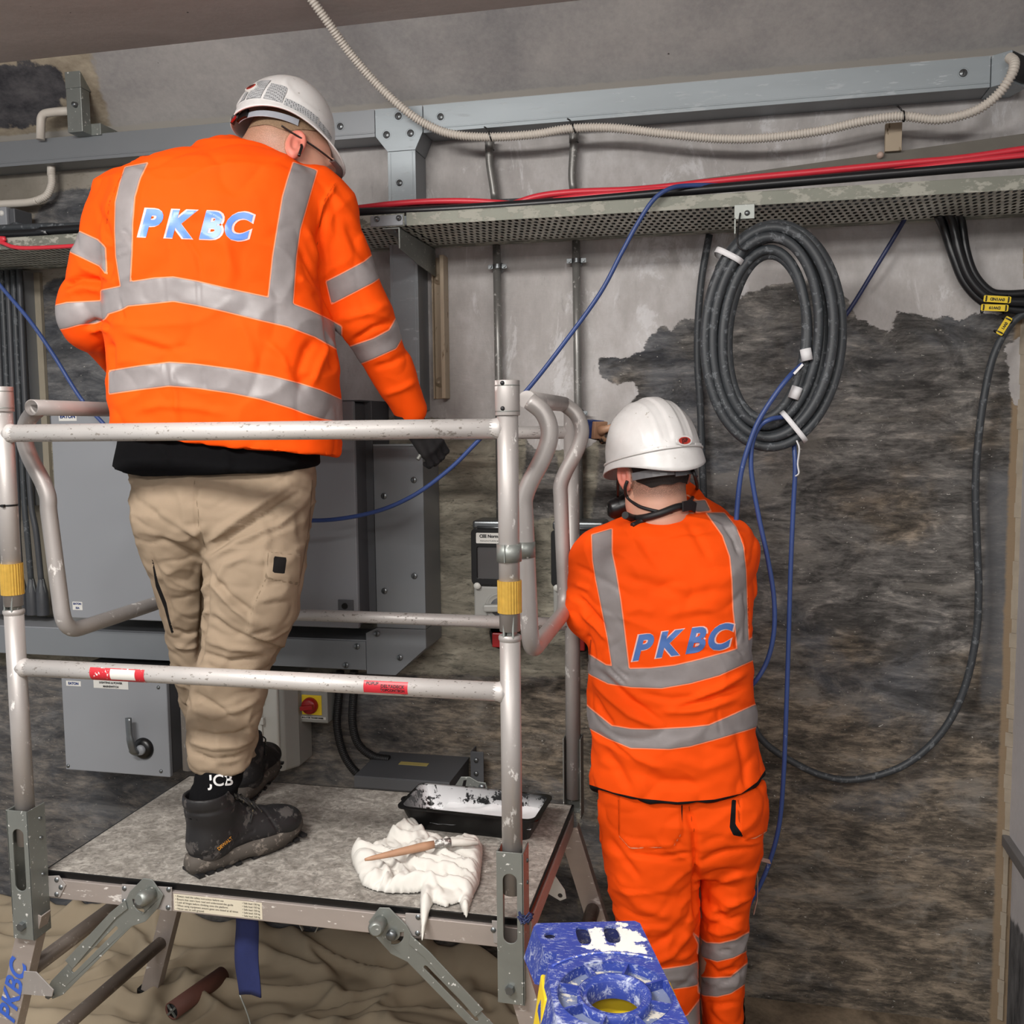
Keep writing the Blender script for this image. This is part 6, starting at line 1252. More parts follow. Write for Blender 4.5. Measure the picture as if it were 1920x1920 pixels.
M['print_edge'] = plain('white print outline', (236, 190, 184), .5)
letters('PKBC', f1, jacket, 368, 424, 68, math.radians(-2.2), .26, .0, M['print_edge'], jacket, 'printed_outline', .074)
for c_ in jacket.children:
    for v in c_.data.vertices: v.co += (v.co-CAM).normalized()*.0007
letters('PKBC', f1, jacket, 368, 424, 68, math.radians(-2.2), .26, .060, M['print_blue'], jacket, 'printed_letter', .044)
# black shirt showing under the hem
S = Field(f1.p(210, 905, D1)+np.array([-.02, -.22, -.02]), f1.p(640, 800, D1)+np.array([.0, .22, .05]), .006)
S.add(S.loft(rows(f1, [(790, 232, 606, .01, .140), (830, 228, 602, .01, .147), (860, 222, 598, .01, .153), (900, 216, 600, .01, .156)], D1), 2.5))
xa_, xb_ = f1.p(218, 876, D1)[0], f1.p(600, 876, D1)[0]; t_ = np.clip((S.X-xa_)/(xb_-xa_), 0, 1); S.d = np.maximum(S.d, f1.p(400, 888, D1)[2]+(.020*(2*t_-1)**2-.012*t_**3*0+.012*(1-t_)**3*0)-.004*np.sin(t_*9)-S.Z)
garment('shirt', f1, S, M['black_cotton'], man, [([(222, 868), (300, 884), (400, 886), (520, 884), (596, 868)], 3, -2), ([(300, 835), (320, 870)], 8, 3), ([(420, 835), (430, 880)], 9, 3), ([(540, 835), (560, 870)], 8, 4)], None, [((9, 9, 9), .005, 4)])
# trousers: pelvis, near leg, far leg
T_ = Field(f1.p(235, 1450, 2.35)+np.array([0, -.25, -.02]), f1.p(610, 860, 2.35)+np.array([.02, .36, .04]), .0055)
T_.add(T_.loft(rows(f1, [(868, 250, 590, .005, .112), (900, 252, 590, .0, .126), (940, 254, 588, .0, .138), (985, 265, 582, .0, .138), (1010, 271, 579, .01, .122), (1040, 282, 572, .03, .095), (1075, 296, 556, .05, .05)], D1), 2.4))
T_.add(T_.loft(rows(f1, [(960, 400, 580, -.02, .10), (1040, 386, 572, -.05, .112), (1100, 385, 566, -.06, .106), (1160, 386, 554, -.06, .098), (1215, 378, 522, -.06, .090), (1260, 364, 503, -.065, .082), (1310, 357, 497, -.075, .076), (1350, 354, 488, -.08, .073), (1400, 356, 478, -.085, .068), (1428, 358, 474, -.085, .066), (1438, 366, 470, -.085, .062)], D1), 2.3), .012)
hipf, kneef, anf = f1.p(350, 1010, 2.34), f1.p(372, 1225, 2.44), f1.p(440, 1425, 2.52)
T_.add(T_.loft(rows(f1, [(960, 262, 400, .005, .125), (1040, 279, 405, .03, .118), (1100, 296, 408, .06, .108), (1150, 313, 415, .09, .098), (1200, 322, 420, .13, .090), (1250, 328, 425, .14, .080), (1300, 338, 440, .17, .074), (1350, 352, 462, .21, .070), (1400, 372, 482, .24, .066), (1432, 392, 490, .245, .064), (1438, 398, 486, .245, .06)], D1), 2.3), .022)
pocket = [(503, 1036), (560, 1040), (556, 1100), (555, 1150), (540, 1180), (530, 1214), (480, 1196), (462, 1188), (470, 1150), (480, 1120), (498, 1090), (498, 1080)]
flt = [([(372, 900), (366, 940), (370, 985), (385, 1030)], 3, -4), ([(385, 1020), (430, 985), (480, 950), (540, 910)], 9, 7), ([(395, 1035), (440, 1000), (500, 965), (560, 925)], 6, -6), ([(400, 1045), (450, 1015), (520, 985), (575, 940)], 7, 5), ([(380, 1030), (350, 1000), (310, 975), (272, 950)], 8, -5), ([(290, 960), (330, 985), (372, 1010)], 9, 5), ([(385, 1060), (384, 1140), (372, 1240)], 6, -10),
    ([(300, 1010), (340, 1030), (380, 1050)], 7, -4), ([(285, 1040), (310, 1110), (330, 1170)], 4, -3), ([(390, 1070), (430, 1120), (475, 1150)], 8, -5), ([(395, 1090), (440, 1140), (480, 1170)], 7, 5), ([(390, 1150), (430, 1180), (470, 1200)], 6, -4), ([(385, 1200), (430, 1215), (490, 1220)], 6, 4), ([(380, 1225), (430, 1240), (495, 1232)], 5, -5), ([(375, 1255), (420, 1265), (490, 1250)], 7, 4), ([(365, 1300), (400, 1320), (440, 1350)], 6, -4), ([(360, 1330), (400, 1345), (450, 1330), (485, 1310)], 6, 4),
    ([(358, 1370), (400, 1380), (440, 1378), (475, 1365)], 5, -6), ([(356, 1390), (400, 1402), (445, 1398), (475, 1385)], 6, 5), ([(360, 1412), (400, 1424), (440, 1420), (468, 1408)], 4, -4), ([(480, 960), (500, 1010), (490, 1060)], 12, 3), ([(560, 960), (565, 1010)], 8, -3), ([(300, 1060), (330, 1090), (375, 1110)], 6, 3), ([(325, 1180), (350, 1190), (380, 1185)], 5, -4), ([(328, 1210), (350, 1215), (378, 1210)], 5, 4), ([(330, 1250), (345, 1262), (365, 1260)], 5, -4), ([(400, 1100), (420, 1060), (470, 1040)], 7, 3), ([(330, 905), (345, 950), (350, 990)], 12, 3), ([(455, 905), (470, 940)], 14, -2), ([(505, 1180), (470, 1190)], 5, -3), ([(345, 1290), (355, 1330)], 5, -3)]
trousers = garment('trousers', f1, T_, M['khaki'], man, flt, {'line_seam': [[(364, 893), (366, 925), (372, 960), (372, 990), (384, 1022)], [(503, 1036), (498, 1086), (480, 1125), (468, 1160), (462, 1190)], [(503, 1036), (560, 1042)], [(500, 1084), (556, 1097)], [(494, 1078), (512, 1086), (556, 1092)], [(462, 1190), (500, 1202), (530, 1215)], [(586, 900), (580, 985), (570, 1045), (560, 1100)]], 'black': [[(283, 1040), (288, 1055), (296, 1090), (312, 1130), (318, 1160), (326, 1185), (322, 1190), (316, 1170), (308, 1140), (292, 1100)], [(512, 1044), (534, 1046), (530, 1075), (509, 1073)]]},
    [((8, 8, 8), .005, 2), ((22, 18, 26), .0028, 6), ((50, 40, 60), .0009, 1), ((9, 9, 16), .0042, 102), ((12, 12, 20), -.0030, 111)], [(pocket, .006), ([(500, 1034), (562, 1038), (558, 1098), (498, 1084)], .003)])
# body (one surface): legs, torso, arms, neck and head
Rh = orth((.85, .35, -.38), (.30, .38, .87)); hc = f1.p(544, 303, D1+.03); hch = f1.p(530, 285, D1+.03)
H1, TH = head_field(hc, Rh, .0034, (f1.p(522, 290, D1+.05), f1.p(490, 312, D1+.045)))
B = Field(f1.p(160, 1520, 2.35)+np.array([0, -.2, 0]), f1.p(800, 330, 2.35)+np.array([0, .4, .02]), .012)
B.add(B.loft(rows(f1, [(335, 330, 560, .03, .07), (420, 240, 580, .0, .11), (600, 240, 590, 0, .12), (860, 260, 580, 0, .11), (1000, 290, 560, 0, .11)], D1), 2.4))
for a, b, ra, rb in ((sh_l, el_l, .05, .045), (el_l, wr_l, .045, .032), (sh_r, el_r, .05, .045), (el_r, wr_r, .042, .03), (f1.p(480, 980, 2.27), f1.p(450, 1220, 2.24), .075, .048), (f1.p(450, 1220, 2.24), f1.p(415, 1500, 2.20), .046, .026), (hipf, kneef+np.array([.01, .02, 0]), .07, .05), (kneef+np.array([.01, .02, 0]), f1.p(452, 1455, 2.54), .048, .026)): B.add(B.cone(a, b, ra, rb), .02)
B.add(B.cone(f1.p(470, 345, D1+.045), f1.p(490, 312, D1+.045), .07, .066), .02)
# merge head grid and body grid into one surface by sampling both on the head's grid below the chin
P1, Q1 = H1.mesh(); head = skin_obj('body', f1, H1, man, hc, Rh, 0)
o_ = None
Pb, Qb = B.mesh(); 
def join_mesh(dst, P, Q, F):
    bm = bmesh.new(); bm.from_mesh(dst.data); W = F.world(P); vs = [bm.verts.new(tuple(w_)) for w_ in W]
    for q in Q:
        try: fc = bm.faces.new([vs[i] for i in q]); fc.smooth = True
        except ValueError: pass
    bmesh.ops.recalc_face_normals(bm, faces=bm.faces); bm.to_mesh(dst.data); bm.free()
join_mesh(head, relax(Pb, Qb, 2), Qb, f1)
M['hair_fair'] = plain('cropped fair hair', (128, 104, 80), .8, 0, .4, 260, .3); M['hair_dark'] = plain('cropped dark hair', (30, 25, 23), .7, 0, .5, 260, .3)
hair_cap(f1, hc, Rh, head, M['hair_fair'], .022)
for s_ in (-1, 1): e = TH(s_*.030, .076, .008); obj('eye', MB().ell(f1.world(e)[0], (.010, 0, 0), (0, .010, 0), (0, 0, .010)), M['label'], head)
hc1 = hch+Rh[2]*.048-Rh[1]*.012; hat = helmet(f1, hc1, Rh, man, .032, .022, .010, .044, 1, a_=.115, b_=.104, c_=.132)
def on_hat(C, R, x, y, z): return np.array(C)+R[0]*x+R[1]*y+R[2]*z
# reflective perforated patches and the red badge at the back of the hat
def hat_patch(F, hat_o, C, R, a0, a1, z0, z1, mat, name, a_, b_, c_, off=.0012, lean=0):
    P = []; nx, nz_ = 14, 8
    for j in range(nz_+1):
        for i in range(nx+1):
            z = z0+(z1-z0)*j/nz_; a = math.radians(a0+(a1-a0)*i/nx+lean*(j/nz_)); st = max(0, min(1, z/c_)); ct = math.cos(math.asin(st))**.86; x, y = b_*math.sin(a)*ct, a_*math.cos(a)*ct; n_ = math.hypot(x, y)
            P.append(on_hat(C, R, x*(1+off/n_*1.4), y*(1+off/n_*1.4), z+off*st))
    W = F.world(np.array(P)); return obj(name, MB().add([tuple(p) for p in W], [(j*(nx+1)+i, j*(nx+1)+i+1, (j+1)*(nx+1)+i+1, (j+1)*(nx+1)+i) for j in range(nz_) for i in range(nx)], True), mat, hat_o, weld=False)
def perf_patch():
    t = NT('dotted silver reflective patch'); x = t.new('ShaderNodeTexVoronoi'); x.feature = 'F1'; x.inputs['Scale'].default_value = 240; x.inputs['Randomness'].default_value = 0.05; t.l(t.coords(), x.inputs['Vector'])
    f = t.math('SUBTRACT', 1.0, t.step(x.outputs[0], .30, .42)); t.set(t.mix(f, lin((178, 180, 182)), lin((84, 86, 90))), .35, .1); return t.m
M['perfp'] = perf_patch()
for a0, a1, z0, z1 in ((158, 190, .004, .058), (132, 154, .002, .062), (106, 128, .002, .050), (62, 104, .000, .018), (30, 60, .0, .014)): hat_patch(f1, hat, hc1, Rh, a0, a1, z0, z1, M['perfp'], 'reflective_patch', .115, .104, .132)
def badge(F, hat_o, C, R, ang, z, w_, h_, a_, b_, c_, txt, outl, k=1.0, tilt=0):
    a = math.radians(ang); st = max(0, min(1, z/c_)); ct = math.cos(math.asin(st))**.86; p = on_hat(C, R, b_*math.sin(a)*ct*k, a_*math.cos(a)*ct*k, z)
    n_ = R[0]*math.sin(a)*a_/b_+R[1]*math.cos(a)*b_/a_; n_ = n_*ct+R[2]*st*.9; n_ /= np.linalg.norm(n_); tx = np.cross(R[2], n_); tx /= np.linalg.norm(tx); ty = np.cross(n_, tx); tx, ty = tx*math.cos(tilt)+ty*math.sin(tilt), ty*math.cos(tilt)-tx*math.sin(tilt)
    tx_w, ty_w, n_w = (V(tuple(HR*q[0]+HF*q[1]+V((0, 0, q[2])))) for q in (tx, ty, n_)); pw = V(F.world(p)[0])
    ob_ = obj('badge', MB().plate(circle(0, 0, w_*1.28, 28, h_*1.42), [], pw-n_w*.003, tx_w, ty_w, n_w*.0058), M['helmet'] if outl is None else outl, hat_o, .001)
    b2 = obj('badge_face', MB().plate(circle(0, 0, w_, 28, h_), [], pw+n_w*.0026, tx_w, ty_w, n_w*.0010), plain('brick red badge', (172, 52, 40), .4), ob_)
    text(txt, h_*1.55, pw+n_w*.0037, tx_w, ty_w, M['ink'], b2, bold=.0004, spacing=1.05)
badge(f1, hat, hc1, Rh, 156, .040, .015, .009, .115, .104, .132, 'JSP', M['label'], 1.01)
# inner harness: band with buckle, ratchet wheel, brow pad
def band_pts(a0, a1, z, rx, ry, n=14, zf_=0): return [on_hat(hc1, Rh, rx*.96*math.sin(math.radians(a0+(a1-a0)*i/n)), ry*.90*math.cos(math.radians(a0+(a1-a0)*i/n)), z+zf_*i/n) for i in range(n+1)]
def strapF(F, pts, R, wd, th, mat, name, parent, up=None, lab=None):
    W = [V(q) for q in F.world(np.array(pts))]; U = V(tuple(HR*R[2][0]+HF*R[2][1]+V((0, 0, R[2][2])))) if up is None else V(up); mb = MB(); vs = []
    for i, p in enumerate(W):
        tn = (W[min(i+1, len(W)-1)]-W[max(i-1, 0)]).normalized(); n_ = tn.cross(U).normalized(); u = n_.cross(tn).normalized()
        vs += [p+u*wd/2+n_*th/2, p+u*wd/2-n_*th/2, p-u*wd/2-n_*th/2, p-u*wd/2+n_*th/2]
    fs = [(i*4+k, i*4+(k+1) % 4, (i+1)*4+(k+1) % 4, (i+1)*4+k) for i in range(len(W)-1) for k in range(4)]+[(0, 1, 2, 3), tuple(len(W)*4-4+k for k in (3, 2, 1, 0))]
    return obj(name, mb.add(vs, fs), mat, parent, .0006, label=lab)
hb = strapF(f1, band_pts(80, 172, -.012, .088, .112, 14, -.022), Rh, .016, .002, plain('grey plastic headband', (150, 154, 162), .35), 'headband', hat)
strapF(f1, band_pts(150, 172, -.026, .092, .116, 6, -.004), Rh, .022, .006, M['black'], 'adjuster', hb)
pw_ = f1.world(on_hat(hc1, Rh, .006, -.107, -.030))[0]; ax_ = HR*-Rh[1][0]+HF*-Rh[1][1]+V((0, 0, -Rh[1][2])); obj('ratchet_wheel', MB().lathe([(0, .012), (.014, .010), (.016, 0)], pw_, ax_, 14, smooth=False), M['dark'], hb)
strapF(f1, [on_hat(hc1, Rh, .012, -.115, -.044), on_hat(hc1, Rh, .030, -.111, -.041)], Rh, .008, .004, M['red_knob'], 'red_tab', hb)
strapF(f1, band_pts(20, 62, -.012, .085, .108, 10, .0), Rh, .026, .004, plain('ochre brow pad', (168, 124, 48), .7), 'brow_pad', hat)
# safety glasses arm and ear bud
gl = tubeF(f1, [TH(.0865, -.050, .020), TH(.0870, -.025, .016), TH(.0868, .005, .014), TH(.084, .045, .010), TH(.078, .080, .006)], .0036, M['black'], 'safety_glasses', man, flat=.6)
tubeF(f1, [TH(.078, .080, .006), TH(.060, .104, .004), TH(.030, .112, .002), TH(.0, .114, .002)], .009, M['glass'], 'lens', gl, flat=.25)
tubeF(f1, [TH(.092, .004, -.004), TH(.095, .006, -.012), TH(.094, .007, -.034)], .0032, M['black'], 'ear_bud', man)
# gloved hands
hr = hand(f1, f1.p(797, 822, D1+.25), (.55, .35, -.75), (-.5, .8, 0), (.3, .6, .5), man, M['glove'], 'gloved_hand', 1.0, 1.0, arm=wr_r+np.array([0, 0, .01]))
tubeF(f1, [f1.p(783, 862, D1+.24), f1.p(792, 846, D1+.25), f1.p(806, 822, D1+.27)], .0055, M['galv'], 'hand_tool', hr)
hand(f1, wr_l+np.array([.06, .10, -.01]), (.6, .75, -.1), (.5, -.5, -.4), (0, .1, 1), man, M['glove'], 'gloved_hand', 1.0, .8, arm=wr_l)
# boots: local frame along the foot
def boot(F, heel, toe, zsole, shin, parent, detail):
    heel, toe = np.array(heel), np.array(toe); e = toe-heel; L_ = np.linalg.norm(e[:2]); e = np.array([e[0], e[1], 0])/L_; s_ = np.array([-e[1], e[0], 0]); up = np.array([0, 0, 1.]); T = lambda a, b, c: heel+e*a+s_*b+up*c
    bt = thing_part = None
    F_ = Field(heel-np.array([.12, .12, .01])*1.0+np.minimum(0, e*L_), heel+np.array([.12, .12, .21])+np.maximum(0, e*L_), .0035); k = L_/.315
    F_.add(F_.cone(T(.055*k, 0, .065), T(.062*k, 0, .135), .043, .052)); F_.add(F_.cone(T(.062*k, 0, .14), T(.055*k, 0, .165), .051, .052), .01); F_.add(F_.cone(T(.06*k, 0, .06), T(.235*k, .004, .052), .040, .040, None), .035)
    F_.add(F_.ell(T(.225*k, .003, .050), (.080, .050, .036), np.array([e, s_, up])), .02); F_.add(F_.ell(T(.262*k, .0, .050), (.050, .047, .034), np.array([e, s_, up])), .012); F_.add(F_.cone(T(.10*k, 0, .125), T(.19*k, 0, .082), .030, .022), .03)
    F_.d = np.maximum(F_.d, (heel[2]+.022)-F_.Z); F_.d = np.maximum(F_.d, F_.Z-(heel[2]+.178)); F_.sub(F_.cone(T(.058*k, 0, .15), T(.055*k, 0, .2), .042, .048), .004)
    P, Q = F_.mesh(); P = relax(P, Q, 1, .4); N = normals(P, Q)
    if (N*(P-P.mean(0))).sum() < 0: Q = Q[:, ::-1]; N = -N
    A = (P-heel)@e; S_ = (P-heel)@s_; Zz = P[:, 2]-heel[2]
    g = np.zeros(len(P))
    for c0, m_, wd, am in ((.052, .15, .004, -.0016), (.148, .0, .004, -.002)): d = Zz-(c0+m_*(A-.05)*(A < .20)); g += am*np.exp(-(d/wd)**2)*(A < .16*k)
    g += .0022*(np.exp(-((A-.245*k)/.004)**2))*0-.002*np.exp(-((A-(.235*k-Zz*.35))/.003)**2)*(Zz > .03)*(A > .18*k)
    for i in range(5): d = (A-.050*k-i*.009)-(Zz-.045)*.8; g += .0018*np.exp(-(d/.0022)**2)*(Zz < .075)*(Zz > .036)*(A < .13*k)
    P = P+N*g[:, None]; mb = MB().add([tuple(q) for q in F.world(P)], [tuple(int(i) for i in q) for q in Q], True)
    up_ = obj('boot', mb, splat('scuffed black leather', (26, 25, 27), (70, 66, 64), .55, 0, .55, 22, .3, amt2=.7), parent, weld=False)
    # sole: outline extruded with treads
    outl = []
    for a in np.linspace(0, 2*math.pi, 48, endpoint=False):
        t = .5-.5*math.cos(a); x = L_*t; hw = (.041+.012*math.sin(math.pi*min(1, max(0, (t-.25)/.75)))**.8-.006*math.exp(-((t-.42)/.12)**2))*math.copysign(abs(math.sin(a))**.55, math.sin(a)); outl.append((x, hw))
    O = F.world(heel)[0]; ew, sw = HR*e[0]+HF*e[1], HR*s_[0]+HF*s_[1]
    mb = MB(); rings = []
    for z_, gx, lift_ in ((.004, -.003, 1), (.016, .001, 1), (.020, .003, 1), (.030, .002, .8), (.042, -.002, .5)):
        r_ = []
        for x, y in outl:
            toe_l = .012*max(0, (x/L_-.72)/.28)**2; ins = 1+gx/.045; arch = .006*math.exp(-((x/L_-.42)/.10)**2) if z_ < .01 else 0
            r_.append(V(O)+ew*((x-L_/2)*(1+gx/.15)+L_/2)+sw*y*ins+V((0, 0, z_+toe_l+arch)))
        rings.append(r_)
    m_ = len(outl); mb.add([p for r in rings for p in r], [(i*m_+k_, i*m_+(k_+1) % m_, (i+1)*m_+(k_+1) % m_, (i+1)*m_+k_) for i in range(4) for k_ in range(m_)]+[list(range(m_))[::-1], [4*m_+k_ for k_ in range(m_)]], True); sl = obj('sole', mb, splat('dusty grey rubber sole', (78, 72, 66), (120, 112, 104), .8, 0, .55, 40, .3), up_, weld=False)
    mb = MB()
    for i in range(13):
        x = .015+i*(L_-.03)/12
        if abs(x/L_-.42) < .06: continue
        hw = .037 if x < .1 else .044; mb.obox(V(O)+ew*x+V((0, 0, .004+.012*max(0, (x/L_-.72)/.28)**2)), ew*.0075, sw*hw, V((0, 0, .003)))
    obj('tread', mb, M['dark'], sl)
    # sock and laces
    sk = Field(np.minimum(T(.058*k, 0, .13), shin)-.08, np.maximum(T(.058*k, 0, .13), shin)+.08, .005); sk.add(sk.cone(T(.056*k, 0, .13), shin, .050, .053)); sk.d = np.maximum(sk.d, (heel[2]+.13)-sk.Z)
    Ps, Qs = sk.mesh(); Ns = normals(Ps, Qs); Ps = Ps+Ns*(np.sin(Ps[:, 2]*260)*.0014)[:, None]*(1 if (Ns*(Ps-Ps.mean(0))).sum() > 0 else -1)
    sock = obj('sock', MB().add([tuple(q) for q in F.world(Ps)], [tuple(int(i) for i in q) for q in Qs], True), M['black_cotton'], parent, weld=False)
    mb = MB(); n_ = 6
    for i in range(n_):
        t = i/(n_-1); x = (.108+.085*t)*k; z_ = .166-.070*t
        for sg in (-1, 1): mb.tube([V(q) for q in F.world(np.array([T(x, -sg*.022, z_-.004), T(x+.006, 0, z_+.008), T(x+.014*k, sg*.024, z_-.012)]))], .0030, 6)
    mb.tube(smooth_path([V(q) for q in F.world(np.array([T(.115*k, 0, .160), T(.135*k, .030, .150), T(.155*k, .026, .128), T(.125*k, .004, .158)]))], 5), .0020, 6); mb.tube(smooth_path([V(q) for q in F.world(np.array([T(.115*k, 0, .160), T(.140*k, -.035, .140), T(.160*k, -.030, .112), T(.150*k, -.034, .085)]))], 5), .0020, 6)
    obj('laces', mb, splat('flecked lace', (30, 28, 28), (190, 170, 130), .8, 0, .60, 300, .1), up_)
    return up_, sock, T, k
hn, tn_ = f1.p(352, 1648, 2.09), f1.p(562, 1578, 2.31); hn[2] = tn_[2] = .001
b1, sk1, TB, kb_ = boot(f1, hn, tn_, 0, f1.p(416, 1440, 2.215), man, True)
hf_, tf_ = f1.p(448, 1512, 2.50), f1.p(500, 1452, 2.76); hf_[2] = tf_[2] = .001; d_ = tf_-hf_; tf_ = hf_+d_/np.linalg.norm(d_)*.30
boot(f1, hf_, tf_, 0, f1.p(450, 1432, 2.54), man, False)
def surf_text(txt, px, py, size_px, ang, target, mat, parent, name='lettering', bold=.02, lab=None):
    bpy.context.view_layer.update(); bv = BVHTree.FromObject(target, bpy.context.evaluated_depsgraph_get()); me = to_mesh_text(txt, 1.0, bold); bad = 0
    for v in me.vertices:
        X_, Y_ = v.co.x*size_px, v.co.y*size_px; d_ = ray(px+X_*math.cos(ang)-Y_*math.sin(ang)*1, py-X_*math.sin(ang)-Y_*math.cos(ang)).normalized(); h = bv.ray_cast(CAM, d_)
        v.co = h[0]-d_*.0012 if h[0] is not None else CAM+d_*2.3
    return link(name, me, mat, parent, lab)
M['gold_ink'] = plain('orange gold print', (206, 142, 52), .5); M['white_ink'] = plain('white knit print', (200, 200, 200), .8)
surf_text('DEWALT', 422, 1582, 8.5, math.radians(40), b1, M['gold_ink'], b1, bold=.03, lab='orange maker lettering')
surf_text('JCB', 414, 1464, 30, math.radians(3), sk1, M['white_ink'], sk1, bold=.02, lab='white knitted lettering')

# ================================================================== the shorter worker standing on the floor
f2 = Fig((-.12, 2.33, 0)); D2 = 2.30
man2 = thing('person', 'shorter person in orange hi-vis jacket and trousers with white hard hat, facing the wall', 'person', tuple(f2.o))
K = Field(f2.p(1050, 1530, D2)+np.array([-.01, -.24, 0]), f2.p(1450, 915, D2)+np.array([.02, .46, .02]), .0052)
K.add(K.loft(rows(f2, [(956, 1258, 1292, .03, .05), (965, 1205, 1325, .025, .075), (978, 1150, 1372, .015, .10), (995, 1125, 1392, .01, .12), (1020, 1105, 1404, .005, .132), (1060, 1100, 1408, 0, .14), (1120, 1102, 1407, 0, .142), (1180, 1105, 1403, 0, .142), (1240, 1104, 1405, 0, .142), (1300, 1103, 1411, 0, .145), (1360, 1106, 1411, 0, .15), (1420, 1108, 1424, 0, .152), (1470, 1109, 1433, 0, .155), (1520, 1110, 1436, 0, .155)], D2), 2.4))
s2l, e2l, w2l = f2.p(1122, 1050, D2+.02), f2.p(1108, 1150, D2+.05), f2.p(1165, 1180, D2+.26)
s2r, e2r, w2r = f2.p(1374, 1030, D2+.03), f2.p(1330, 985, D2+.25), f2.p(1190, 850, D2+.36)
K.add(K.cone(s2l, e2l, .068, .060), .035); K.add(K.cone(e2l, w2l, .058, .045), .03); K.add(K.cone(s2r, e2r, .062, .055), .04); K.add(K.cone(e2r, w2r, .052, .04), .03)
K.add(K.cone(f2.p(1398, 1060, D2+.02), f2.p(1400, 1110, D2+.02), .020, .018), .03)
hz2 = [(1095, 1474), (1108, 1478), (1150, 1492), (1200, 1503), (1270, 1510), (1340, 1505), (1390, 1494), (1420, 1472), (1436, 1448), (1450, 1440)]
hu = [f2.p(x, y, D2-.1)[0] for x, y in hz2]; hw_ = [f2.p(x, y, D2-.1)[2] for x, y in hz2]; pg_ = np.stack([K.X.ravel(), K.Y.ravel(), K.Z.ravel()], 1); px_g = f2.pix(pg_); K.d = np.maximum(K.d, ((px_g[:, 1]-np.interp(px_g[:, 0], [q[0] for q in hz2], [q[1] for q in hz2]))*D2/FPX).reshape(K.d.shape).astype(np.float32))
K.sub(K.cone(f2.p(1244, 975, D2+.01), f2.p(1240, 930, D2+.03), .050, .062), .010)
tape2 = [[(1110, 1003), (1147, 992), (1147, 1036), (1154, 1069), (1163, 1124), (1170, 1178), (1180, 1262), (1150, 1262), (1140, 1197), (1129, 1142), (1118, 1087), (1112, 1051)],
    [(1325, 962), (1358, 962), (1380, 989), (1393, 1025), (1398, 1069), (1400, 1124), (1402, 1178), (1404, 1225), (1384, 1235), (1380, 1190), (1375, 1142), (1373, 1087), (1369, 1044), (1355, 1004)],
    [(1095, 1222), (1109, 1230), (1136, 1247), (1180, 1254), (1220, 1253), (1265, 1248), (1311, 1237), (1366, 1222), (1384, 1216), (1415, 1192), (1415, 1236), (1404, 1241), (1348, 1266), (1293, 1281), (1240, 1290), (1183, 1288), (1140, 1281), (1110, 1266), (1095, 1256)],
    [(1095, 1318), (1107, 1329), (1147, 1361), (1183, 1367), (1220, 1368), (1293, 1364), (1329, 1360), (1366, 1344), (1410, 1324), (1425, 1318), (1425, 1360), (1408, 1366), (1348, 1384), (1293, 1399), (1256, 1404), (1183, 1402), (1140, 1384), (1107, 1366), (1095, 1358)],
    [(1300, 940), (1322, 938), (1332, 958), (1305, 960)]]
fl2 = [([(1115, 1255), (1150, 1285), (1190, 1320), (1235, 1350)], 8, -6), ([(1112, 1275), (1140, 1305), (1180, 1340), (1230, 1362)], 7, 5), ([(1110, 1300), (1130, 1335), (1150, 1362)], 6, -5), ([(1300, 1310), (1350, 1290), (1400, 1260)], 7, 5), ([(1270, 1330), (1330, 1312), (1400, 1285)], 6, -5), ([(1240, 1335), (1310, 1332), (1380, 1310)], 7, 4), ([(1200, 1300), (1260, 1312), (1310, 1305)], 7, -3),
    ([(1170, 1080), (1230, 1100), (1290, 1120), (1360, 1105)], 13, -4), ([(1200, 1010), (1230, 1060), (1260, 1110)], 14, -4), ([(1150, 1030), (1190, 1060), (1210, 1110)], 12, 3), ([(1290, 980), (1310, 1010), (1330, 1050)], 10, -3), ([(1250, 1150), (1310, 1140), (1360, 1150)], 12, 3), ([(1085, 1120), (1110, 1150), (1135, 1180)], 6, -6), ([(1090, 1150), (1120, 1175), (1140, 1200)], 6, 5), ([(1100, 1190), (1108, 1210), (1112, 1240)], 6, -6), ([(1075, 1060), (1100, 1070), (1115, 1080)], 6, -3), ([(1080, 1095), (1105, 1105)], 6, 3),
    ([(1355, 980), (1375, 1010), (1385, 1040)], 4, -4), ([(1365, 975), (1388, 1010), (1395, 1040)], 3, 4), ([(1395, 1110), (1402, 1150), (1398, 1200)], 5, -4), ([(1130, 1400), (1160, 1440), (1180, 1480)], 10, -4), ([(1150, 1390), (1190, 1420), (1240, 1440)], 9, 4), ([(1110, 1370), (1150, 1395), (1190, 1425)], 6, -4), ([(1250, 1420), (1320, 1440), (1380, 1420)], 14, 3), ([(1385, 1380), (1395, 1430), (1400, 1480)], 8, -4), ([(1200, 1450), (1260, 1470), (1330, 1465)], 12, -3), ([(1140, 1250), (1160, 1270), (1175, 1285)], 3, -3), ([(1155, 1252), (1180, 1272)], 3, -2.5), ([(1388, 1180), (1380, 1210), (1395, 1230)], 4, -3), ([(1170, 1150), (1200, 1140), (1230, 1150)], 10, 2.5), ([(1345, 1330), (1352, 1380)], 3, -2)]
jk2 = garment('hi_vis_jacket', f2, K, M['hv2'], man2, fl2, {'tape': tape2, 'black': [[(hz2[i][0], hz2[i][1]-6) for i in range(len(hz2))]+[(x, y+25) for x, y in hz2[::-1]]], 'line_seam': [[(1108, 1200), (1104, 1240)], [(1402, 1120), (1404, 1180)]], 'line_light': [[(1200, 968), (1250, 958), (1300, 962)], [(1288, 928), (1328, 950)]]},
    [((6, 6, 6), .005, 13), ((15, 11, 20), .0028, 19), ((42, 32, 46), .0009, 15), ((5, 5, 9), .0050, 113), ((7, 7, 12), -.0040, 117)], [(p, .0012) for p in tape2])
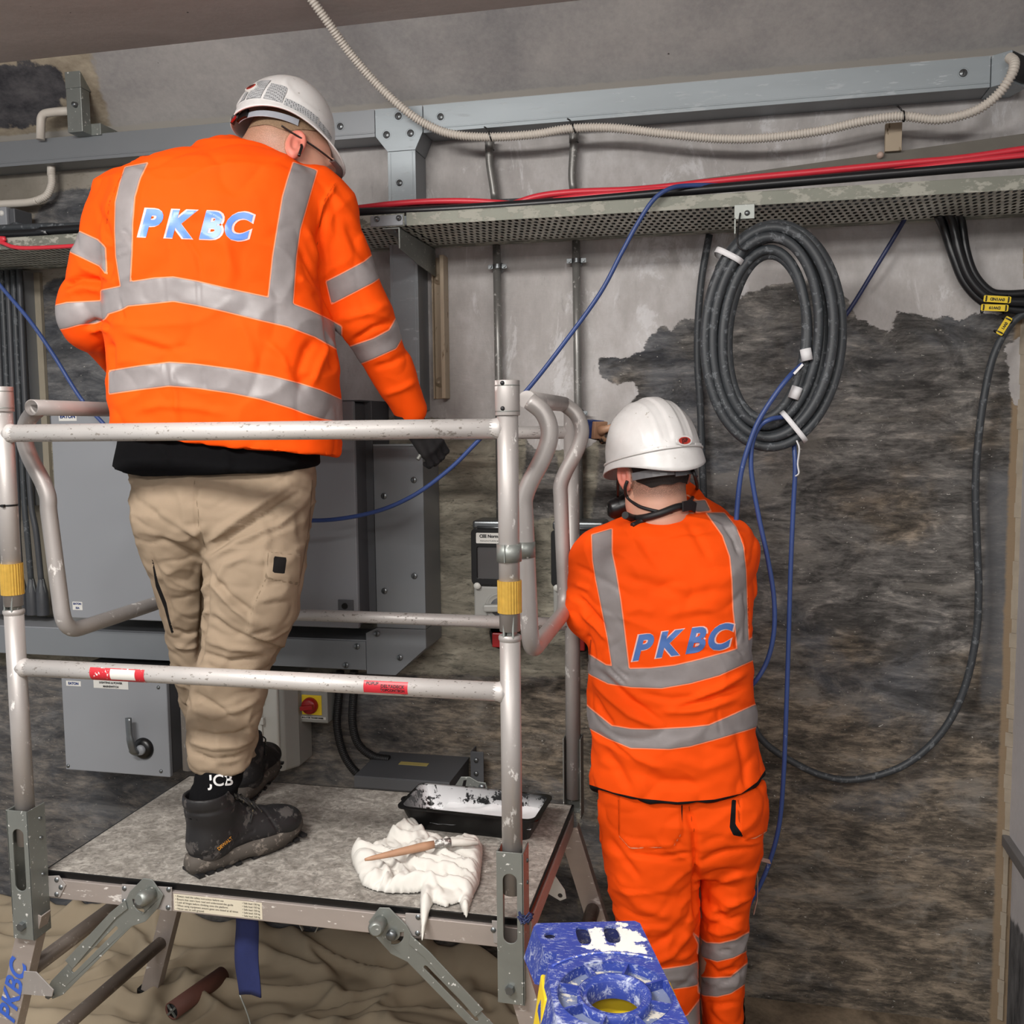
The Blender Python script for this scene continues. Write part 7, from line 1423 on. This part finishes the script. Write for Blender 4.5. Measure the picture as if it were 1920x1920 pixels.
letters('PKBC', f2, jk2, 1281, 1206, 62, math.radians(7.5), .26, .0, M['print_edge'], jk2, 'printed_outline', .066)
for c_ in jk2.children:
    for v in c_.data.vertices: v.co += (v.co-CAM).normalized()*.0007
letters('PKBC', f2, jk2, 1281, 1206, 62, math.radians(7.5), .26, .050, plain('matt blue print', (74, 112, 178), .6, 0, .06, 20), jk2, 'printed_letter', .042)
# trousers
W2 = Field(f2.p(1100, 1500, 2.3)*np.array([1, 1, 0])+np.array([0, -.24, .035]), f2.p(1460, 1455, 2.3)+np.array([0, .24, .02]), .0058)
W2.add(W2.loft(rows(f2, [(1460, 1122, 1426, .0, .13), (1510, 1124, 1430, .0, .135), (1550, 1127, 1430, .0, .135), (1585, 1132, 1424, .005, .125), (1620, 1140, 1410, .01, .09)], D2), 2.4))
W2.add(W2.loft(rows(f2, [(1500, 1130, 1295, .0, .10), (1570, 1128, 1303, -.01, .125), (1620, 1134, 1305, -.01, .118), (1680, 1146, 1307, -.01, .110), (1740, 1158, 1308, -.01, .100), (1800, 1172, 1308, -.01, .090), (1860, 1184, 1309, -.01, .084), (1960, 1196, 1312, 0, .080), (2120, 1200, 1300, .02, .072), (2240, 1196, 1290, .03, .068)], D2), 2.3), .010)
W2.add(W2.loft(rows(f2, [(1500, 1305, 1425, .02, .10), (1570, 1306, 1424, .02, .118), (1620, 1308, 1414, .03, .112), (1690, 1309, 1400, .04, .104), (1740, 1310, 1397, .05, .094), (1800, 1309, 1397, .06, .084), (1860, 1312, 1391, .06, .080), (1960, 1322, 1380, .07, .074), (2120, 1318, 1392, .08, .068), (2240, 1318, 1396, .08, .066)], D2), 2.3), .008)
pk1 = [(1163, 1480), (1277, 1480), (1278, 1560), (1262, 1587), (1182, 1590), (1162, 1567)]; pk2 = [(1384, 1480), (1440, 1460), (1440, 1555), (1415, 1570), (1398, 1573), (1384, 1560)]
tape3 = [[(1300, 1750), (1308, 1757), (1325, 1768), (1350, 1769), (1380, 1762), (1397, 1752), (1405, 1748), (1405, 1778), (1397, 1784), (1375, 1795), (1345, 1802), (1320, 1795), (1308, 1787), (1310, 1770)], [(1309, 1832), (1340, 1834), (1370, 1832), (1394, 1812), (1402, 1806), (1400, 1842), (1390, 1849), (1370, 1862), (1345, 1868), (1320, 1866), (1310, 1861)],
    [(1150, 1816), (1200, 1820), (1245, 1817), (1293, 1810), (1308, 1803), (1308, 1846), (1290, 1850), (1254, 1855), (1200, 1860), (1150, 1856)], [(1150, 1925), (1200, 1925), (1255, 1922), (1290, 1903), (1314, 1872), (1316, 1900), (1300, 1945), (1255, 1960), (1150, 1962)]]
fl3 = [([(1302, 1555), (1305, 1620), (1306, 1720)], 6, -9), ([(1180, 1600), (1240, 1608), (1300, 1600)], 6, -4), ([(1140, 1570), (1170, 1610), (1200, 1650)], 8, -4), ([(1150, 1640), (1200, 1700), (1260, 1720)], 12, 4), ([(1290, 1720), (1250, 1760), (1210, 1780)], 9, -4), ([(1300, 1740), (1260, 1790), (1230, 1805)], 8, 4), ([(1310, 1620), (1350, 1600), (1400, 1590)], 8, -4), ([(1312, 1680), (1340, 1700), (1360, 1730)], 10, -5), ([(1315, 1640), (1360, 1650), (1395, 1640)], 10, 4), ([(1390, 1690), (1360, 1705), (1330, 1710)], 7, 4), ([(1395, 1715), (1360, 1732), (1320, 1735)], 7, -4), ([(1290, 1520), (1300, 1560)], 8, -5), ([(1320, 1800), (1345, 1825), (1385, 1815)], 5, -4), ([(1320, 1740), (1350, 1752), (1390, 1742)], 6, 3), ([(1320, 1880), (1350, 1885), (1385, 1878)], 6, -3), ([(1180, 1740), (1220, 1750)], 8, 3), ([(1345, 1785), (1370, 1780)], 3, -2.5), ([(1330, 1855), (1365, 1838), (1390, 1822)], 3, -2.5)]
tr2 = garment('hi_vis_trousers', f2, W2, M['hv2'], man2, fl3, {'tape': tape3, 'line_seam': [[(1278, 1500), (1278, 1560)], [(1160, 1500), (1162, 1567)], [(1384, 1500), (1384, 1555)], [(1290, 1505), (1302, 1560)]], 'line_light': [pk1[2:]+[], [(1162, 1567), (1182, 1590), (1262, 1587)], [(1398, 1573), (1415, 1570), (1438, 1556)]], 'black': [[(1276, 1508), (1280, 1508), (1279, 1556), (1276, 1560)], [(1372, 1500), (1380, 1498), (1379, 1545), (1393, 1570), (1375, 1566), (1368, 1552)]]},
    [((7, 7, 7), .005, 23), ((18, 15, 22), .0028, 29), ((44, 36, 48), .0009, 25), ((7, 7, 14), .0048, 123), ((10, 10, 16), -.0036, 127)], [(pk1, .007), (pk2, .007)] + [(p, .001) for p in tape3])
q = [f2.p(1404, 1592, D2), f2.p(1414, 1606, D2-.02), f2.p(1430, 1612, D2-.03), f2.p(1444, 1616, D2-.02)]; strapF(f2, [np.array(a) for a in q], np.eye(3), .012, .002, M['hv2'], 'tool_loop', tr2, up=(0, 1, .4))
q = [f2.p(1404, 1592, D2), f2.p(1416, 1615, D2), f2.p(1421, 1650, D2-.01), f2.p(1420, 1685, D2), f2.p(1413, 1714, D2)]; strapF(f2, [np.array(a) for a in q], np.eye(3), .010, .002, M['hv2'], 'tool_loop', tr2, up=(0, 1, .2))
# body and head
R2h = orth((-.34, .90, -.20), (-.13, .14, .98)); hc2 = f2.p(1226, 884, D2+.02)
H2, TH2 = head_field(hc2, R2h, .0034, (f2.p(1234, 915, D2+.0), f2.p(1240, 975, D2-.005)))
B = Field(f2.p(1110, 1500, 2.3)*np.array([1, 1, 0])+np.array([-.02, -.2, .0]), f2.p(1440, 980, 2.3)+np.array([0, .4, .02]), .012)
B.add(B.loft(rows(f2, [(985, 1170, 1340, .01, .06), (1060, 1120, 1390, 0, .10), (1300, 1130, 1390, 0, .105), (1560, 1140, 1410, 0, .105)], D2), 2.4))
for a, b, ra, rb in ((s2l, e2l, .045, .042), (e2l, w2l, .04, .03), (s2r, e2r, .045, .04), (e2r, w2r, .038, .028), (f2.p(1220, 1560, 2.3), f2.p(1235, 1850, 2.29), .08, .058), (f2.p(1235, 1850, 2.29), np.array([*f2.p(1245, 1850, 2.32)[:2], .09]), .055, .038), (f2.p(1362, 1560, 2.32), f2.p(1352, 1850, 2.36), .075, .055), (f2.p(1352, 1850, 2.36), np.array([*f2.p(1355, 1850, 2.39)[:2], .09]), .052, .038)): B.add(B.cone(a, b, ra, rb), .02)
head2 = skin_obj('body', f2, H2, man2, hc2, R2h, 1); Pb, Qb = B.mesh(); join_mesh(head2, relax(Pb, Qb, 2), Qb, f2)
hair_cap(f2, hc2, R2h, head2, M['hair_dark'], -.043)
for s_ in (-1, 1): e = TH2(s_*.032, .086, .008); obj('eye', MB().ell(f2.world(e)[0], (.011, 0, 0), (0, .011, 0), (0, 0, .011)), M['label'], head2)
hcc = hc2+R2h[2]*.034-R2h[1]*.006; hat2 = helmet(f2, hcc, R2h, man2, .056, .020, .018, .030, 2, a_=.132, b_=.108, c_=.140)
rim = MB(); pts = [on_hat(hcc, R2h, .1115*math.sin(a), .1355*math.cos(a), .001) for a in np.linspace(0, 2*math.pi, 60, endpoint=False)]; rim.tube([V(q) for q in f2.world(np.array(pts))], .0028, 8, closed=True); obj('gutter', rim, M['helmet'], hat2)
badge(f2, hat2, hcc, R2h, 176, .012, .0165, .0085, .132, .108, .140, 'JSP', None, 1.045)
for a0 in (150, 206): strapF(f2, [on_hat(hcc, R2h, .1135*math.sin(math.radians(a0+d)), .137*math.cos(math.radians(a0+d)), .003) for d in (-8, -4, 0, 4, 8)], R2h, .007, .003, M['helmet'], 'rim_clip', hat2)
hb2 = strapF(f2, [on_hat(hcc, R2h, .090*math.sin(math.radians(a)), .114*math.cos(math.radians(a)), -.052-.006*math.sin(math.radians(a))) for a in range(110, 256, 10)], R2h, .018, .003, plain('grey headband plastic', (104, 104, 106), .4), 'headband', hat2)
strapF(f2, [on_hat(hcc, R2h, .092*math.sin(math.radians(a)), .118*math.cos(math.radians(a)), -.054) for a in (172, 178, 184, 190)], R2h, .022, .006, M['cab_dark'], 'adjuster', hb2)
# respirator with neck straps, chin strap
mk = Field(TH2(0, .07, -.05)-.09, TH2(0, .07, -.05)+.09, .004); mk.add(mk.ell(TH2(0, .078, -.058), (.050, .050, .048), R2h)); mk.add(mk.cone(TH2(-.048, .085, -.065), TH2(-.070, .095, -.072), .026, .024), .01); mk.add(mk.cone(TH2(.048, .085, -.065), TH2(.070, .095, -.072), .026, .024), .01)
Pm, Qm = mk.mesh(); mask = obj('respirator', MB().add([tuple(q) for q in f2.world(Pm)], [tuple(int(i) for i in q) for q in Qm], True), M['black'], man2, weld=False)
for s_ in (-1, 1):
    c0 = f2.world(TH2(s_*.068, .093, -.070))[0]; ax = V(c0)-V(f2.world(TH2(s_*.04, .080, -.062))[0]); obj('filter', MB().lathe([(0, .018), (.022, .016), (.026, .008), (.026, -.01)], c0, ax, 20), M['black'], mask); obj('filter_ring', MB().lathe([(.008, .0195), (.014, .0195), (.015, .018)], c0, ax, 20), M['galv'], mask)
def skin_path(pts_px, off=.004, dfall=D2-.06):
    bpy.context.view_layer.update(); dg = bpy.context.evaluated_depsgraph_get(); bvs = [BVHTree.FromObject(o__, dg) for o__ in (head2, jk2)]; out = []
    for px, py in pts_px:
        d_ = ray(px, py).normalized(); best = None
        for b in bvs:
            h = b.ray_cast(CAM, d_)
            if h[0] is not None and (best is None or h[3] < best[1]): best = (h[0], h[3])
        q = (best[0] if best else CAM+d_*(dfall/d_.dot(HF)))-d_*off; out.append(q)
    return out
def pstrap(px, w_, name, lab=None, off=.004): return obj(name, MB().tube(smooth_path(skin_path(px, off), 6), w_, 10), M['dark'], mask, label=lab)
pstrap([(1172, 966), (1190, 972), (1212, 970), (1240, 962), (1266, 952), (1284, 948)], .0090, 'neck_strap')
pstrap([(1185, 985), (1205, 976), (1235, 964), (1260, 958)], .006, 'neck_strap')
pstrap([(1176, 902), (1172, 916), (1176, 932), (1196, 948), (1220, 956), (1240, 960)], .004, 'head_strap')
pstrap([(1297, 878), (1304, 896), (1307, 916), (1298, 934), (1284, 946)], .0045, 'chin_strap', off=.008)
strapF(f2, [f2.p(1280, 950, D2-.07), f2.p(1296, 947, D2-.04), f2.p(1304, 952, D2-.02)], np.eye(3), .024, .004, M['dark'], 'neck_strap', mask, up=(0, 0, 1))
tubeF(f2, [TH2(-.080, -.01, .03), TH2(-.086, .02, .0), TH2(-.076, .06, -.045)], .004, M['black'], 'head_strap', mask)
# hands: one raised to the wall with a blue brush, one low in front
hp = f2.p(1128, 812, D2+.33); hd2 = hand(f2, hp, (-.75, .45, .20), (.1, .2, -1), (0, .6, .6), man2, splat('dark stained work glove', (52, 44, 40), (150, 116, 90), .8, 0, .52, 60, .2), 'gloved_hand', 1.0, 1.0, arm=w2r)
hand(f2, w2l+np.array([.06, .06, .0]), (.6, .6, .1), (.2, -.6, -.7), (.2, .1, 1), man2, M['glove'], 'gloved_hand', 1.0, .8, arm=w2l)
br = thing('hand_brush', 'brush with blue bristles held to the wall left of the shorter worker helmet', 'brush', V(f2.world(f2.p(1112, 805, 2.62))[0]))
W_ = lambda x, y, d: V(f2.world(f2.p(x, y, d))[0])
a_, b_ = W_(1121, 806, 2.60), W_(1098, 803, 2.64); obj('bristles', MB().beam(a_, b_, .05, .048, up=(0, 0, 1)), plain('navy blue bristles', (34, 54, 110), .8, 0, .5, 120, .5), br, .003)
obj('ferrule', MB().beam(W_(1127, 807, 2.59), a_, .046, .046, up=(0, 0, 1)), M['wood'], br, .002); obj('handle', MB().tube([W_(1127, 807, 2.59), W_(1135, 805, 2.58), W_(1150, 800, 2.56)], [.016, .010, .008], 12), M['wood'], br)
# boots of the shorter worker (below the frame of the photograph, on the floor)
for (px, dd, sx) in ((1245, 2.30, -1), (1355, 2.37, 1)):
    c0 = f2.p(px, 1850, dd); h_ = np.array([c0[0]+.01*sx*0, c0[1]-.075, .001]); t_ = h_+np.array([.04*sx, .30, 0]); boot(f2, h_, t_, 0, np.array([c0[0], c0[1], .26]), man2, False)
